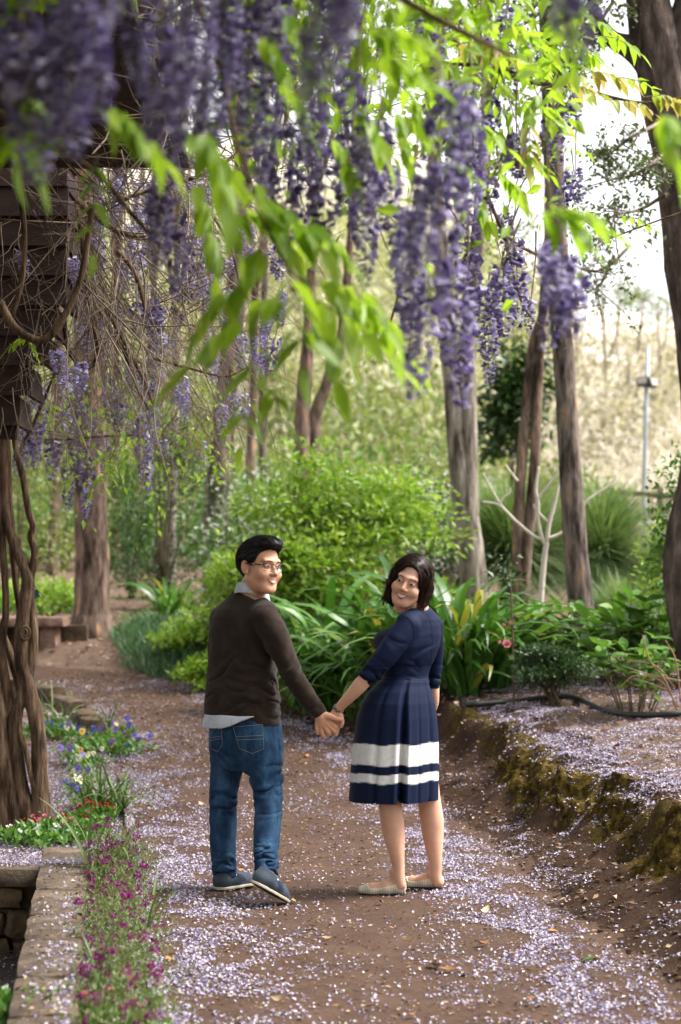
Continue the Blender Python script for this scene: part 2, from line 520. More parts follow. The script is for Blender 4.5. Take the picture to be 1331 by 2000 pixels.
def nets(f, lo, hi, h, refine=2):
    lo = np.asarray(lo, float); hi = np.asarray(hi, float)
    n = np.ceil((hi - lo) / h).astype(int) + 1
    ax = [(lo[k] + np.arange(n[k]) * h).astype(np.float32) for k in range(3)]
    B = 8; nb = (n + B - 1) // B                      # only blocks near the surface are sampled finely
    cb = np.stack(np.meshgrid(*[lo[k] + (np.arange(nb[k]) * B + (B - 1) / 2) * h for k in range(3)], indexing='ij'), -1).reshape(-1, 3).astype(np.float32)
    dc = f(cb)
    D = np.repeat(np.repeat(np.repeat(np.sign(dc).reshape(nb), B, 0), B, 1), B, 2).astype(np.float32)
    act = np.argwhere((np.abs(dc) < h * B * .95 + .012).reshape(nb))
    loc_ = np.stack(np.meshgrid(np.arange(B), np.arange(B), np.arange(B), indexing='ij'), -1).reshape(-1, 3)
    for c in range(0, len(act), 800):
        ix = (act[c:c + 800, None] * B + loc_[None]).reshape(-1, 3)
        D[tuple(ix.T)] = f((lo + ix * h).astype(np.float32))
    D = D[:n[0], :n[1], :n[2]]
    S = D < 0
    offs = [(a, b, c) for a in (0, 1) for b in (0, 1) for c in (0, 1)]
    sl = lambda A, o: A[o[0]:n[0] - 1 + o[0], o[1]:n[1] - 1 + o[1], o[2]:n[2] - 1 + o[2]]
    cnt = sum(sl(S, o).astype(np.int8) for o in offs)
    mask = (cnt > 0) & (cnt < 8)
    idx = np.full(mask.shape, -1, np.int64); idx[mask] = np.arange(mask.sum())
    cell = np.argwhere(mask)
    pos = np.zeros((len(cell), 3)); c = np.zeros(len(cell))
    dv = {o: sl(D, o)[mask] for o in offs}
    for o in offs:
        for k in range(3):
            if o[k]: continue
            o2 = list(o); o2[k] = 1; o2 = tuple(o2)
            a, b = dv[o], dv[o2]; cr = (a < 0) != (b < 0)
            t = np.where(cr, a / np.where(cr, a - b, 1), 0)
            p = np.array(o, float)[None] + 0 * pos; p[:, k] += t
            pos += p * cr[:, None]; c += cr
    V = lo + (cell + pos / np.maximum(c, 1)[:, None]) * h
    Fs = []
    for k in range(3):
        s = [slice(1, n[j] - 1) for j in range(3)]; s[k] = slice(0, n[k] - 1)
        s2 = list(s); s2[k] = slice(1, n[k])
        A, B = S[tuple(s)], S[tuple(s2)]
        e = np.argwhere(A != B)
        if not len(e): continue
        flip = A[tuple(e.T)]
        base = e + np.array([0 if j == k else 1 for j in range(3)])
        u, v = [j for j in range(3) if j != k]
        q = []
        for du, dw in ((1, 1), (0, 1), (0, 0), (1, 0)):
            g = base.copy(); g[:, u] -= du; g[:, v] -= dw
            q.append(idx[tuple(g.T)])
        q = np.stack(q, -1)
        if k == 1: flip = ~flip
        q[~flip] = q[~flip][:, ::-1]
        Fs.append(q)
    F = np.concatenate(Fs); F = F[(F >= 0).all(1)]
    for _ in range(refine):
        e = h * 0.4; Vf = V.astype(np.float32); d0 = f(Vf)
        g = np.stack([f(Vf + np.float32(e) * np.eye(3, dtype=np.float32)[k]) - d0 for k in range(3)], -1) / e
        V = V - np.clip(d0 / np.maximum((g * g).sum(-1), 0.15), -h, h)[:, None] * g * 0.8
    return V, F


def fold(Q, c, d, freq, rad, amp, wob=25.0, ph=0.0):
    """a patch of uneven cloth creases around c, running across direction d"""
    q = Q - np.asarray(c, np.float32)
    w = np.exp(-(q * q).sum(-1) / rad ** 2)
    d = nrm(d); e = nrm(np.cross(d, [0.0, 1.0, 0.0])); g = np.cross(d, e)
    k = freq / 6.0
    out = np.zeros(q.shape[:-1], np.float32)
    m = w > .03
    if not m.any(): return out
    q = q[m]
    s = np.stack([q @ d.astype(np.float32) * k, q @ e.astype(np.float32) * k * .28, q @ g.astype(np.float32) * k * .28], -1)
    s[..., 0] += .9 * vn(s * np.array([.4, 1.3, 1.3]) + ph, 21)
    n = vn(s + ph * 3.7, 17)
    out[m] = amp * w[m] * (1.9 * (1 - np.abs(n)) ** 2 - .9)
    return out


Y0 = 9.72
def W(px, py, dy=0.0): return P(px, py, Y0 + dy)
def W4(px, py, dy, rpx): return (*P(px, py, Y0 + dy), rpx * (Y0 + dy) / FPX)
def zz(py, dy=0.0): return P(665, py, Y0 + dy)[2]
S0 = Y0 / FPX


def rows_from(tab, ratio_b, yaw, dy):
    """silhouette table (py, left px, right px[, dy]) -> loft rows"""
    out = []
    for t in tab:
        py, a, b = t[:3]; d = dy if len(t) < 4 else t[3]
        w = (b - a) / 2 * S0; c = P((a + b) / 2, py, Y0 + d)
        A = w / math.sqrt(math.cos(yaw) ** 2 + (ratio_b * math.sin(yaw)) ** 2)
        out.append((c[2], c[0], c[1], A, A * ratio_b))
    return out


# ------------------------------------------------------------------ materials of people
def skin_mat(name, c, c2):
    m, nt, out = new_mat(name)
    v = coords(nt)
    col = ramp(nt, [(0.3, c2), (0.7, c)], noise(nt, v, 14, 4))
    b = nd(nt, 'ShaderNodeBsdfPrincipled'); nt.links.new(col, b.inputs['Base Color'])
    b.inputs['Roughness'].default_value = 0.5; b.inputs['Specular IOR Level'].default_value = 0.28
    b.inputs['Subsurface Weight'].default_value = 0.18; b.inputs['Subsurface Radius'].default_value = (0.9, 0.3, 0.15); b.inputs['Subsurface Scale'].default_value = 0.01
    nt.links.new(bump(nt, noise(nt, v, 260, 3), 0.12, 0.002), b.inputs['Normal'])
    nt.links.new(b.outputs[0], out.inputs[0]); return m


def cloth_mat(name, stops, weave=900, scale=18, stretch=(1, 1, 1), bstr=0.25, rough=0.9, sheen=0.0, spec=0.15):
    m, nt, out = new_mat(name)
    v = coords(nt); v2 = coords(nt, stretch)
    a = noise(nt, v2, scale, 5, 0.6); f = noise(nt, v, weave, 2, 0.5)
    mx = nd(nt, 'ShaderNodeMix', data_type='FLOAT'); mx.inputs[0].default_value = 0.4
    nt.links.new(a, mx.inputs[2]); nt.links.new(f, mx.inputs[3])
    col = ramp(nt, stops, mx.outputs[0])
    b = nd(nt, 'ShaderNodeBsdfPrincipled'); nt.links.new(col, b.inputs['Base Color'])
    b.inputs['Roughness'].default_value = rough; b.inputs['Specular IOR Level'].default_value = spec
    b.inputs['Sheen Weight'].default_value = sheen
    nt.links.new(bump(nt, f, bstr, 0.003, bump(nt, a, 0.25, 0.01)), b.inputs['Normal'])
    nt.links.new(b.outputs[0], out.inputs[0]); return m


def hair_mat(name, stops, rough=0.5):
    m, nt, out = new_mat(name)
    g = nd(nt, 'ShaderNodeNewGeometry')
    col = ramp(nt, stops, g.outputs['Random Per Island'])
    b = nd(nt, 'ShaderNodeBsdfPrincipled'); nt.links.new(col, b.inputs['Base Color'])
    b.inputs['Roughness'].default_value = rough; b.inputs['Specular IOR Level'].default_value = 0.2
    nt.links.new(b.outputs[0], out.inputs[0]); return m


M_skin_m = skin_mat('skin_tan', (0.61, 0.335, 0.215), (0.55, 0.275, 0.165))
M_skin_w = skin_mat('skin_warm', (0.67, 0.405, 0.29), (0.61, 0.335, 0.225))
M_eye = plain('eye_white', (0.62, 0.58, 0.54), 0.25)
M_iris = plain('eye_dark', (0.012, 0.008, 0.006), 0.15)
M_brow = plain('brow_hair', (0.02, 0.013, 0.01), 0.7)
M_teeth = plain('teeth', (0.80, 0.76, 0.70), 0.3)
M_lip_m = plain('lips_brown_pink', (0.42, 0.17, 0.13), 0.4)
M_lip_w = plain('lips_rose', (0.45, 0.075, 0.085), 0.35)
M_mouth = plain('mouth_inside', (0.06, 0.015, 0.012), 0.5)
M_hair_m = hair_mat('hair_black', [(0.0, (0.006, 0.005, 0.005)), (0.8, (0.012, 0.010, 0.010)), (1.0, (0.03, 0.026, 0.025))])
M_hair_w = hair_mat('hair_brown', [(0.0, (0.008, 0.0045, 0.0035)), (0.6, (0.018, 0.0095, 0.007)), (0.88, (0.050, 0.022, 0.014)), (1.0, (0.11, 0.05, 0.03))])
M_sweater = cloth_mat('sweater_wool', [(0.3, (0.014, 0.0085, 0.0060)), (0.55, (0.027, 0.0170, 0.0122)), (0.75, (0.050, 0.033, 0.0245))], 700, 14, rough=1.0, sheen=0.12, bstr=0.5)
M_shirt = cloth_mat('shirt_chambray', [(0.3, (0.36, 0.38, 0.44)), (0.7, (0.55, 0.57, 0.63))], 900, 25)
M_stitch = plain('stitching', (0.23, 0.22, 0.20), 0.9)
M_plaid = plain('shirt_line', (0.16, 0.17, 0.22), 0.9)
M_jeans = cloth_mat('denim', [(0.36, (0.005, 0.014, 0.038)), (0.5, (0.012, 0.040, 0.090)), (0.64, (0.050, 0.115, 0.20))], 800, 13, (1, 1, 0.5), rough=0.85, bstr=0.4)
M_suede = cloth_mat('shoe_suede', [(0.3, (0.030, 0.040, 0.058)), (0.7, (0.085, 0.105, 0.135))], 500, 16, rough=0.95)
M_gusset = plain('shoe_elastic', (0.012, 0.018, 0.045), 0.9)
M_sole = plain('shoe_sole_edge', (0.50, 0.44, 0.34), 0.8)
M_under = plain('shoe_underside', (0.035, 0.026, 0.02), 0.9)
M_white = plain('white_tab', (0.75, 0.76, 0.8), 0.7)
M_frame = plain('spectacle_frame', (0.012, 0.012, 0.013), 0.3)
M_frame2 = plain('spectacle_rim', (0.25, 0.24, 0.24), 0.25, 0.5, 0.6)
M_metal = plain('bracelet_metal', (0.35, 0.33, 0.30), 0.3, 0.5, 0.9)
M_bead = plain('bracelet_dark', (0.03, 0.03, 0.035), 0.35)


def glass_mat():
    m, nt, out = new_mat('spectacle_lens')
    t = nd(nt, 'ShaderNodeBsdfTransparent'); g = nd(nt, 'ShaderNodeBsdfGlossy'); g.inputs['Roughness'].default_value = 0.02
    f = nd(nt, 'ShaderNodeFresnel'); f.inputs[0].default_value = 1.45
    ms = nd(nt, 'ShaderNodeMixShader'); nt.links.new(f.outputs[0], ms.inputs[0])
    nt.links.new(t.outputs[0], ms.inputs[1]); nt.links.new(g.outputs[0], ms.inputs[2]); nt.links.new(ms.outputs[0], out.inputs[0]); return m
M_glass = glass_mat()


def dress_mat():
    m, nt, out = new_mat('dress_navy_with_white_bands')
    at = nd(nt, 'ShaderNodeAttribute', attribute_name='band')
    v = coords(nt)
    f = noise(nt, v, 700, 2)
    navy = ramp(nt, [(0.3, (0.0030, 0.0063, 0.023)), (0.7, (0.0052, 0.0112, 0.039))], f)
    wh = ramp(nt, [(0.3, (0.60, 0.59, 0.57)), (0.7, (0.72, 0.71, 0.70))], noise(nt, v, 60, 4))
    mx = nd(nt, 'ShaderNodeMix', data_type='RGBA')
    nt.links.new(at.outputs['Fac'], mx.inputs[0]); nt.links.new(navy, mx.inputs[6]); nt.links.new(wh, mx.inputs[7])
    b = nd(nt, 'ShaderNodeBsdfPrincipled'); nt.links.new(mx.outputs[2], b.inputs['Base Color'])
    b.inputs['Roughness'].default_value = 0.7; b.inputs['Specular IOR Level'].default_value = 0.12; b.inputs['Sheen Weight'].default_value = 0.0
    b.inputs['Sheen Tint'].default_value = (0.4, 0.5, 0.9, 1)
    nt.links.new(bump(nt, f, 0.15, 0.002), b.inputs['Normal'])
    nt.links.new(b.outputs[0], out.inputs[0]); return m
M_dress = dress_mat()


def knit_mat():
    m, nt, out = new_mat('flats_ribbed_knit')
    at = nd(nt, 'ShaderNodeAttribute', attribute_name='rib')
    c = ramp(nt, [(0.2, (0.54, 0.47, 0.37)), (0.6, (0.66, 0.60, 0.50))], at.outputs['Fac'])
    b = nd(nt, 'ShaderNodeBsdfPrincipled'); nt.links.new(c, b.inputs['Base Color']); b.inputs['Roughness'].default_value = 0.9
    nt.links.new(b.outputs[0], out.inputs[0]); return m
M_knit = knit_mat()


def attr(me, name, vals):
    a = me.attributes.new(name, 'FLOAT', 'POINT'); a.data.foreach_set('value', np.asarray(vals, np.float32))


# ------------------------------------------------------------------ heads (own axes: x to the person's right, y forward, z up)
def head_sdf(Q, sex, smile=1.0):
    m = np.abs(Q[..., 0]); A = np.stack([m, Q[..., 1], Q[..., 2]], -1)
    w = 1.0 if sex == 'm' else 0.97
    d = e_ell(A, (0, -.018, .034), (.078 * w, .098, .086))
    jaw = e_ell(A, (0, .024, -.044), (.064 * w, .068, .080))
    d = smin(d, jaw, .03)
    d = smin(d, e_cap(A, (.046 * w, .002, -.062), (.020, .066, -.098), .022, .020), .03)
    d = smin(d, e_ell(A, (0, .072, -.103), (.024, .019, .018)), .018)
    d = smin(d, e_ell(A, (.041 * w, .064, -.033), (.027, .026, .024)), .026)           # cheeks
    d = smin(d, e_cap(A, (0, .083, .026), (.040, .072, .028), .012, .011), .018)       # brow
    d = smax(d, -e_ell(A, (.031, .107, .003), (.018, .018, .009)), .014)              # eye hollows
    d = smin(d, e_ell(A, (.031, .0775, .003), (.0165, .0125, .0105)), .006)
    nose = smin(e_cap(A, (0, .086, .012), (0, .106, -.026), .0075, .0115), e_ell(A, (.0125, .096, -.031), (.0095, .0105, .0078)), .008)
    d = smin(d, nose, .008)
    d = smax(d, -e_ell(A, (.006, .101, -.0395), (.0035, .005, .0025)), .003)
    lipx = np.clip(m / .027, 0, 1)
    lz = -.0645 + .010 * smile * lipx ** 2
    d = smin(d, np.sqrt((Q[..., 1] - (.0895 - .017 * lipx ** 2)) ** 2 + ((Q[..., 2] - lz) * .55) ** 2 + np.clip(m - .025, 0, 1) ** 2) - .0062, .008)
    ear = e_ell(Q * np.array([1, 1, 1], np.float32), (0, 0, 0), (1, 1, 1))
    c, s = math.cos(.5), math.sin(.5)
    Rm = np.array([[c, -s, 0], [s, c, 0], [0, 0, 1]])
    Rm = Rm @ np.array([[1, 0, 0], [0, math.cos(.2), -math.sin(.2)], [0, math.sin(.2), math.cos(.2)]])
    ear = e_ell(A, (.082 * w, -.016, -.010), (.0065, .0195, .0325), Rm)
    ear = smax(ear, -e_ell(A, (.091 * w, -.010, -.004), (.008, .0115, .020), Rm), .004)
    ear = smin(ear, e_ell(A, (.081 * w, -.002, -.036), (.006, .009, .010)), .006)
    d = smin(d, ear, .006)
    nk = e_cap(Q, (0, -.022, -.06), (0, -.050, -.175), .056 if sex == 'm' else .047, .060 if sex == 'm' else .050)
    return smin(d, nk, .022)


def on_face(f, uv, lift):
    """drop points (u across, v up) from in front onto the face"""
    uv = np.asarray(uv, float); q = np.stack([uv[:, 0], np.full(len(uv), .17), uv[:, 1]], -1).astype(np.float32)
    for _ in range(26):
        q[:, 1] -= np.clip(f(q), -0.02, 0.06) * 0.85
    q[:, 1] += lift
    return q.astype(float)


def band_patch(f, top, bot, n, lift, bulge=0.0):
    """strip of face between two curves u->v given as functions over t in -1..1"""
    t = np.linspace(-1, 1, n); k = 5
    uv = []
    for r in np.linspace(0, 1, k):
        a = top(t); b = bot(t); uv.append(np.stack([a[0] * (1 - r) + b[0] * r, a[1] * (1 - r) + b[1] * r], -1))
    V = on_face(f, np.concatenate(uv), lift)
    rr = np.repeat(np.linspace(0, 1, k), n); V[:, 1] += bulge * np.sin(np.pi * rr)
    i, j = np.meshgrid(np.arange(k - 1), np.arange(n - 1), indexing='ij'); i, j = i.ravel(), j.ravel()
    F = np.stack([i * n + j, (i + 1) * n + j, (i + 1) * n + j + 1, i * n + j + 1], -1)
    return V, F


def build_head(mb, sex, origin, fwd, up, scale, slots, open_eye=1.0):
    """adds the head to a mesh builder; returns the local->world map"""
    fwd = nrm(np.asarray(fwd, float)); right = nrm(np.cross(fwd, up)); upv = np.cross(right, fwd)
    Rw = np.stack([right, fwd, upv], -1) * scale
    T = lambda V: np.asarray(V, float) @ Rw.T + origin
    f = lambda Q: head_sdf(np.asarray(Q, np.float32), sex)
    V, F = nets(f, (-.10, -.135, -.165), (.10, .135, .135), .0034)
    mb.add(T(V), F, slots['skin'])
    sg = 1
    for s in (-1, 1):
        cx = .0315 * s
        # white, dark iris, lash line
        h = .0050 * open_eye
        al = lambda t, c=cx, s=s: (c + .0150 * t, .0035 + h * (1 - np.abs(t) ** 2.0) + .0024 * t * s)
        lo = lambda t, c=cx, s=s: (c + .0150 * t, .0035 - h * .62 * (1 - np.abs(t) ** 2.2) + .0024 * t * s)
        mb.add(*[(T(a) if k == 0 else a) for k, a in enumerate(band_patch(f, al, lo, 11, .0012))], slots['eye'])
        ic = cx + .001
        ia = lambda t, c=ic: (c + .0070 * t, .0042 + np.minimum(.0070 * np.sqrt(np.clip(1 - t * t, 0, 1)), h * 0.96))
        ib = lambda t, c=ic: (c + .0070 * t, .0042 - np.minimum(.0070 * np.sqrt(np.clip(1 - t * t, 0, 1)), h * .60))
        mb.add(*[(T(a) if k == 0 else a) for k, a in enumerate(band_patch(f, ia, ib, 9, .0020))], slots['iris'])
        la = lambda t, c=cx, s=s: (c + .0165 * t, .0035 + h * (1 - np.abs(t) ** 2.0) + .0024 * t * s + .0014 * (1 - t * t * .6))
        mb.add(*[(T(a) if k == 0 else a) for k, a in enumerate(band_patch(f, la, al, 11, .0024))], slots['brow'])
        lc = lambda t, c=cx, s=s: (c + .0150 * t, .0035 - h * .62 * (1 - np.abs(t) ** 2.2) + .0024 * t * s - .0004)
        mb.add(*[(T(a) if k == 0 else a) for k, a in enumerate(band_patch(f, lo, lc, 11, .0022))], slots['brow'])
        ba = lambda t, s=s: (.034 * s + .0205 * t, .0262 + .0042 * (1 - t * t) - .0022 * t * s)
        bb = lambda t, s=s: (.034 * s + .0205 * t, .0262 + .0042 * (1 - t * t) - .0022 * t * s - (.0050 if sex == 'm' else .0036) * (1 - .8 * np.clip(t * s, 0, 1)))
        mb.add(*[(T(a) if k == 0 else a) for k, a in enumerate(band_patch(f, ba, bb, 11, .0016, .001))], slots['brow'])
    wl = .0235 if sex == 'm' else .0265
    cen = lambda t: -.0645 + (.0075 if sex == 'm' else .0100) * np.abs(t) ** 1.8
    op = .0076 if sex == 'w' else .0056
    tk = .0042 if sex == 'w' else .0030
    u1 = lambda t: (wl * t, cen(t) + (op + tk) * (1 - t * t) ** .8 * (1 - .15 * np.exp(-(t / .15) ** 2)))
    u2 = lambda t: (wl * t, cen(t) + op * (1 - t * t))
    d1 = lambda t: (wl * t, cen(t) - op * .75 * (1 - t * t))
    d2 = lambda t: (wl * t, cen(t) - (op * .75 + tk * 1.6) * (1 - t * t) ** .8)
    for a, b, sl, lift, bl in ((u1, u2, 'lip', .0016, .0014), (d1, d2, 'lip', .0018, .0022), (u2, d1, 'teeth', .0010, .0)):
        V, F = band_patch(f, a, b, 15, lift, bl); mb.add(T(V), F, slots[sl])
    for s in (-1, 1):
        V, F = band_patch(f, lambda t, s=s: (s * (wl * .86 + .006 * (t + 1) / 2), cen(np.array(1.0)) - .0006 + .002 * (1 - t * t) + 0 * t), lambda t, s=s: (s * (wl * .86 + .006 * (t + 1) / 2), cen(np.array(1.0)) - .003 + 0 * t), 6, .0018)
        mb.add(T(V), F, slots['mouth'])
    return T, f


def strands(f, seeds, flow, n, step, rad, lift, seed=0, curl=0.0, sides=4):
    """locks that run over a hair volume f from the seed points along flow(p)"""
    g = np.random.default_rng(seed)
    p = seeds.astype(np.float32).copy(); paths = [p.copy()]
    e = np.float32(.002)
    lf = lift * g.uniform(.2, 1.0, len(p)).astype(np.float32)
    jit = g.normal(0, .16, (len(p), 3)).astype(np.float32)
    for k in range(n):
        d0 = f(p); gr = np.stack([f(p + e * np.eye(3, dtype=np.float32)[i]) - d0 for i in range(3)], -1) / e
        gr = nrm(gr).astype(np.float32)
        v = flow(p) + jit
        v = v - gr * (v * gr).sum(-1, keepdims=True)
        p = p + (nrm(v) * step).astype(np.float32)
        p = p - ((f(p) - lf)[:, None] * gr * np.float32(.9))
        paths.append(p.copy())
    A = np.stack(paths, 1)
    mb = MB()
    prof = np.sin(np.linspace(.12, 1, n + 1) * np.pi * .93) ** .6
    for k in range(len(A)):
        add_tube(mb, A[k], rad * g.uniform(.6, 1.4) * prof + .0003, sides, 0, ell=.45, cap=False)
    return mb


def child_mesh(root, name, V, F, mats, smooth=True, fm=None):
    o = ob(name, mk(name, np.asarray(V) - np.array(root.location), F, mats, smooth, fm), root); return o


def child_mb(root, name, mb, mats, smooth=True):
    return ob(name, mb.mesh(name, mats, smooth, off=tuple(root.location)), root)


def patch_on(f, pts_px, dy0, lift, nx=8, ny=8):
    """cloth patch: quad of photograph pixels laid onto a garment from behind the person (pts: tl,tr,br,bl)"""
    tl, tr, br, bl = [np.array(p, float) for p in pts_px]
    out = []
    for j in np.linspace(0, 1, ny):
        for i in np.linspace(0, 1, nx):
            p = (tl * (1 - i) + tr * i) * (1 - j) + (bl * (1 - i) + br * i) * j
            out.append(p)
    out = np.array(out)
    A = np.array([P(a, b, Y0 - .6) for a, b in out]); B = np.array([P(a, b, Y0 + .6) for a, b in out])
    D = nrm(B - A); q = A.astype(np.float32); t = np.zeros(len(A), np.float32)
    for _ in range(26):
        t += np.clip(f((A + D * t[:, None]).astype(np.float32)), -.05, .3) * .85
    V = A + D * (t - lift)[:, None]
    i, j = np.meshgrid(np.arange(ny - 1), np.arange(nx - 1), indexing='ij'); i, j = i.ravel(), j.ravel()
    F = np.stack([i * nx + j, (i + 1) * nx + j, (i + 1) * nx + j + 1, i * nx + j + 1], -1)
    return V, F


def line_on(f, px_pts, lift, rad, n=16, sides=4):
    px = spline(px_pts, n) if len(px_pts) > 2 else np.linspace(px_pts[0], px_pts[1], n)
    A = np.array([P(a, b, Y0 - .6) for a, b in px]); B = np.array([P(a, b, Y0 + .6) for a, b in px])
    D = nrm(B - A); t = np.zeros(len(A), np.float32)
    for _ in range(26):
        t += np.clip(f((A + D * t[:, None]).astype(np.float32)), -.05, .3) * .85
    ok = t < 1.05
    return (A + D * (t - lift)[:, None])[ok]


def foot_frame(heel, toe, up=(0, 0, 1)):
    d = nrm(np.asarray(toe) - np.asarray(heel)); lat = nrm(np.cross(d, up)); u = np.cross(lat, d)
    return np.stack([d, lat, u], -1), np.asarray(heel, float)


def foot_sdf(q, L, w=1.0, grow=0.0):
    """foot in its own axes: x heel->toe, z up from the sole"""
    s = L / .25
    p = q / s
    y = p[..., 1] / w
    A = np.stack([p[..., 0], y, p[..., 2]], -1)
    d = e_cap(A, (.032, 0, .030), (.10, 0, .034), .031, .034)
    d = smin(d, e_cap(A * np.array([1, .82, 1], np.float32), (.10, 0, .030), (.178, .002, .020), .034, .030), .02)
    d = smin(d, e_cap(A * np.array([1, .78, 1], np.float32), (.178, .002, .018), (.226, .006, .014), .030, .020), .02)
    d = smin(d, e_cap(A, (.045, 0, .05), (.055, 0, .11), .031, .034), .025)
    return (np.maximum(d - grow / s, -p[..., 2])) * s


# ================================================================== the man
man = empty('person', (W(480, 1745)[0], Y0, float(G(W(480, 1745)[0], Y0))))
tag(man, 'man in brown sweater and blue jeans looking back over his shoulder', 'person', 'couple holding hands on the path')
YAW_M = -R_(27)
mrows = rows_from([(1416, 400, 549), (1404, 400, 549), (1396, 400, 548), (1375, 400, 546), (1350, 402, 544), (1320, 405, 541), (1290, 408, 539), (1255, 411, 541), (1225, 413, 541), (1205, 417, 538), (1190, 425, 532), (1178, 436, 524), (1166, 448, 516), (1156, 456, 511), (1148, 461, 508)], .66, YAW_M, 0.02)
m_armR = [W4(519, 1207, -.10, 27), W4(537, 1238, -.115, 27), W4(558, 1290, -.12, 23.5), W4(575, 1325, -.12, 21.5), W4(600, 1362, -.11, 19), W4(622, 1391, -.10, 16)]
m_armL = [W4(437, 1212, .13, 26), W4(428, 1300, .22, 21), W4(455, 1370, .34, 17)]


def f_sweater(Q):
    d, u, v, k0 = loft(Q, mrows, YAW_M)
    d = smin(d, chain(Q, [W4(486, 1172, .02, 15), W4(516, 1196, -.07, 24)]), .05)
    d = smin(d, chain(Q, [W4(482, 1172, .03, 14), W4(440, 1202, .11, 23)]), .05)
    d = smin(d, chain(Q, m_armL, .03), .03)
    d = smin(d, chain(Q, m_armR, .03), .028)
    d = d + fold(Q, W(500, 1352, -.1), (.25, 0, 1), 190, .13, .012, 14) + fold(Q, W(440, 1340, -.08), (-.55, 0, 1), 150, .14, .010, 9, 1.0)
    d = d + fold(Q, W(572, 1318, -.15), (.5, 0, -.85), 230, .08, .008, 18) + fold(Q, W(612, 1375, -.12), (.55, 0, -.83), 300, .06, .006, 20, 2)
    d = d + fold(Q, W(530, 1275, -.1), (.8, 0, .5), 150, .09, .006, 12, .5)
    z = Q[..., 2]; zh = zz(1400)
    hem = sstep((zh + .012 - z) / .01)
    d = d + hem * (.0035 + .0006 * np.sin(np.arctan2(Q[..., 1] - Y0, Q[..., 0] - W(475, 1400)[0]) * 150))
    d = d + .0012 * vn(Q * 38, 4)
    ncut = (z - (zz(1152) - .46 * (Q[..., 0] - float(W(458, 1150)[0])))) * .9
    nn = np.hypot(Q[..., 0] - float(W(487, 1150)[0]), Q[..., 1] - Y0 - .02) < .105
    d = np.where(nn & (z > zz(1190)), smax(d, ncut, .008), d)
    # opening for the hand at the cuff
    w = np.asarray(m_armR[-1][:3]); ax = nrm(w - np.asarray(m_armR[-2][:3]))
    cut = (Q - w) @ ax.astype(np.float32) - .028
    near = np.linalg.norm(Q - w.astype(np.float32), axis=-1) < .09
    return np.where(near, smax(d, cut, .006), d)


V, F = nets(f_sweater, (W(395, 1420)[0] - .02, Y0 - .32, zz(1424)), (W(650, 1420)[0], Y0 + .50, zz(1138)), .0065)
sw = child_mesh(man, 'sweater', V, F, M_sweater)
tag(sw, 'dark brown knitted sweater')
for pts in ([(499, 1187), (506, 1184), (517, 1183), (529, 1184), (540, 1190), (547, 1205)], [(499, 1187), (494, 1200), (490, 1220), (493, 1245), (499, 1265)], [(458, 1150), (470, 1152), (488, 1157), (507, 1168)], [(604, 1384), (612, 1376), (622, 1370), (628, 1369)]):
    seam = MB(); add_tube(seam, line_on(f_sweater, pts, .0005, .002, 20), .0016, 4)
    ob('seam', seam.mesh('seam', [M_sweater], True, off=tuple(man.location)), sw)

# shirt: tail under the sweater, collar at the neck
srows = rows_from([(1426, 397, 556), (1418, 397, 556), (1410, 398, 554), (1395, 402, 548)], .80, YAW_M, 0.02)
def f_shirt(Q):
    d = loft(Q, srows, YAW_M)[0]
    sl = (zz(1421) + .075 * sstep((Q[..., 0] - W(420, 1400)[0]) / .27)) - Q[..., 2]
    return np.maximum(d, sl) + fold(Q, W(450, 1412, -.1), (1, 0, .2), 120, .15, .002, 10)
V, F = nets(f_shirt, (W(392, 1420)[0], Y0 - .2, zz(1430)), (W(560, 1420)[0], Y0 + .25, zz(1392)), .006)
sh = child_mesh(man, 'shirt_tail', V, F, M_shirt)
tag(sh, 'pale blue shirt tail showing below the sweater')
for x in (417, 452, 487):
    pl = MB(); add_tube(pl, line_on(f_shirt, [(x, 1405), (x + 1, 1418)], .0005, .001, 8), .0007, 4)
    ob('plaid_line', pl.mesh('plaid_line', [M_plaid], True, off=tuple(man.location)), sh)
NB = W(487, 1152, .02)
col = MB(); nth = 40; th = np.linspace(-2.55, 2.55, nth)      # opening towards his front
hd = np.array([math.sin(-YAW_M), math.cos(YAW_M)]); lt = np.array([-hd[1], hd[0]])
rings = []
for (rad, dz, off) in ((.078, -.018, 0), (.075, .004, 0), (.067, .030, .004), (.064, .034, .004), (.063, .030, .004), (.064, -.015, 0)):
    a = np.pi + th
    front = (1 - np.cos(th)) / 2
    x = NB[0] + (rad + .010 * front) * (np.cos(a) * hd[0] + np.sin(a) * lt[0]) + front * .050 * hd[0]
    y = NB[1] + (rad + .010 * front) * (np.cos(a) * hd[1] + np.sin(a) * lt[1]) + front * .050 * hd[1]
    rings.append(np.stack([x, y, NB[2] + dz - .068 * front ** 1.1 + .006], -1))
Vc = np.concatenate(rings); k, j = np.meshgrid(np.arange(len(rings) - 1), np.arange(nth - 1), indexing='ij'); k, j = k.ravel(), j.ravel()
Fc = np.stack([k * nth + j, k * nth + j + 1, (k + 1) * nth + j + 1, (k + 1) * nth + j], -1)
cl = child_mesh(man, 'shirt_collar', Vc, Fc, M_shirt); tag(cl, 'pale blue shirt collar')

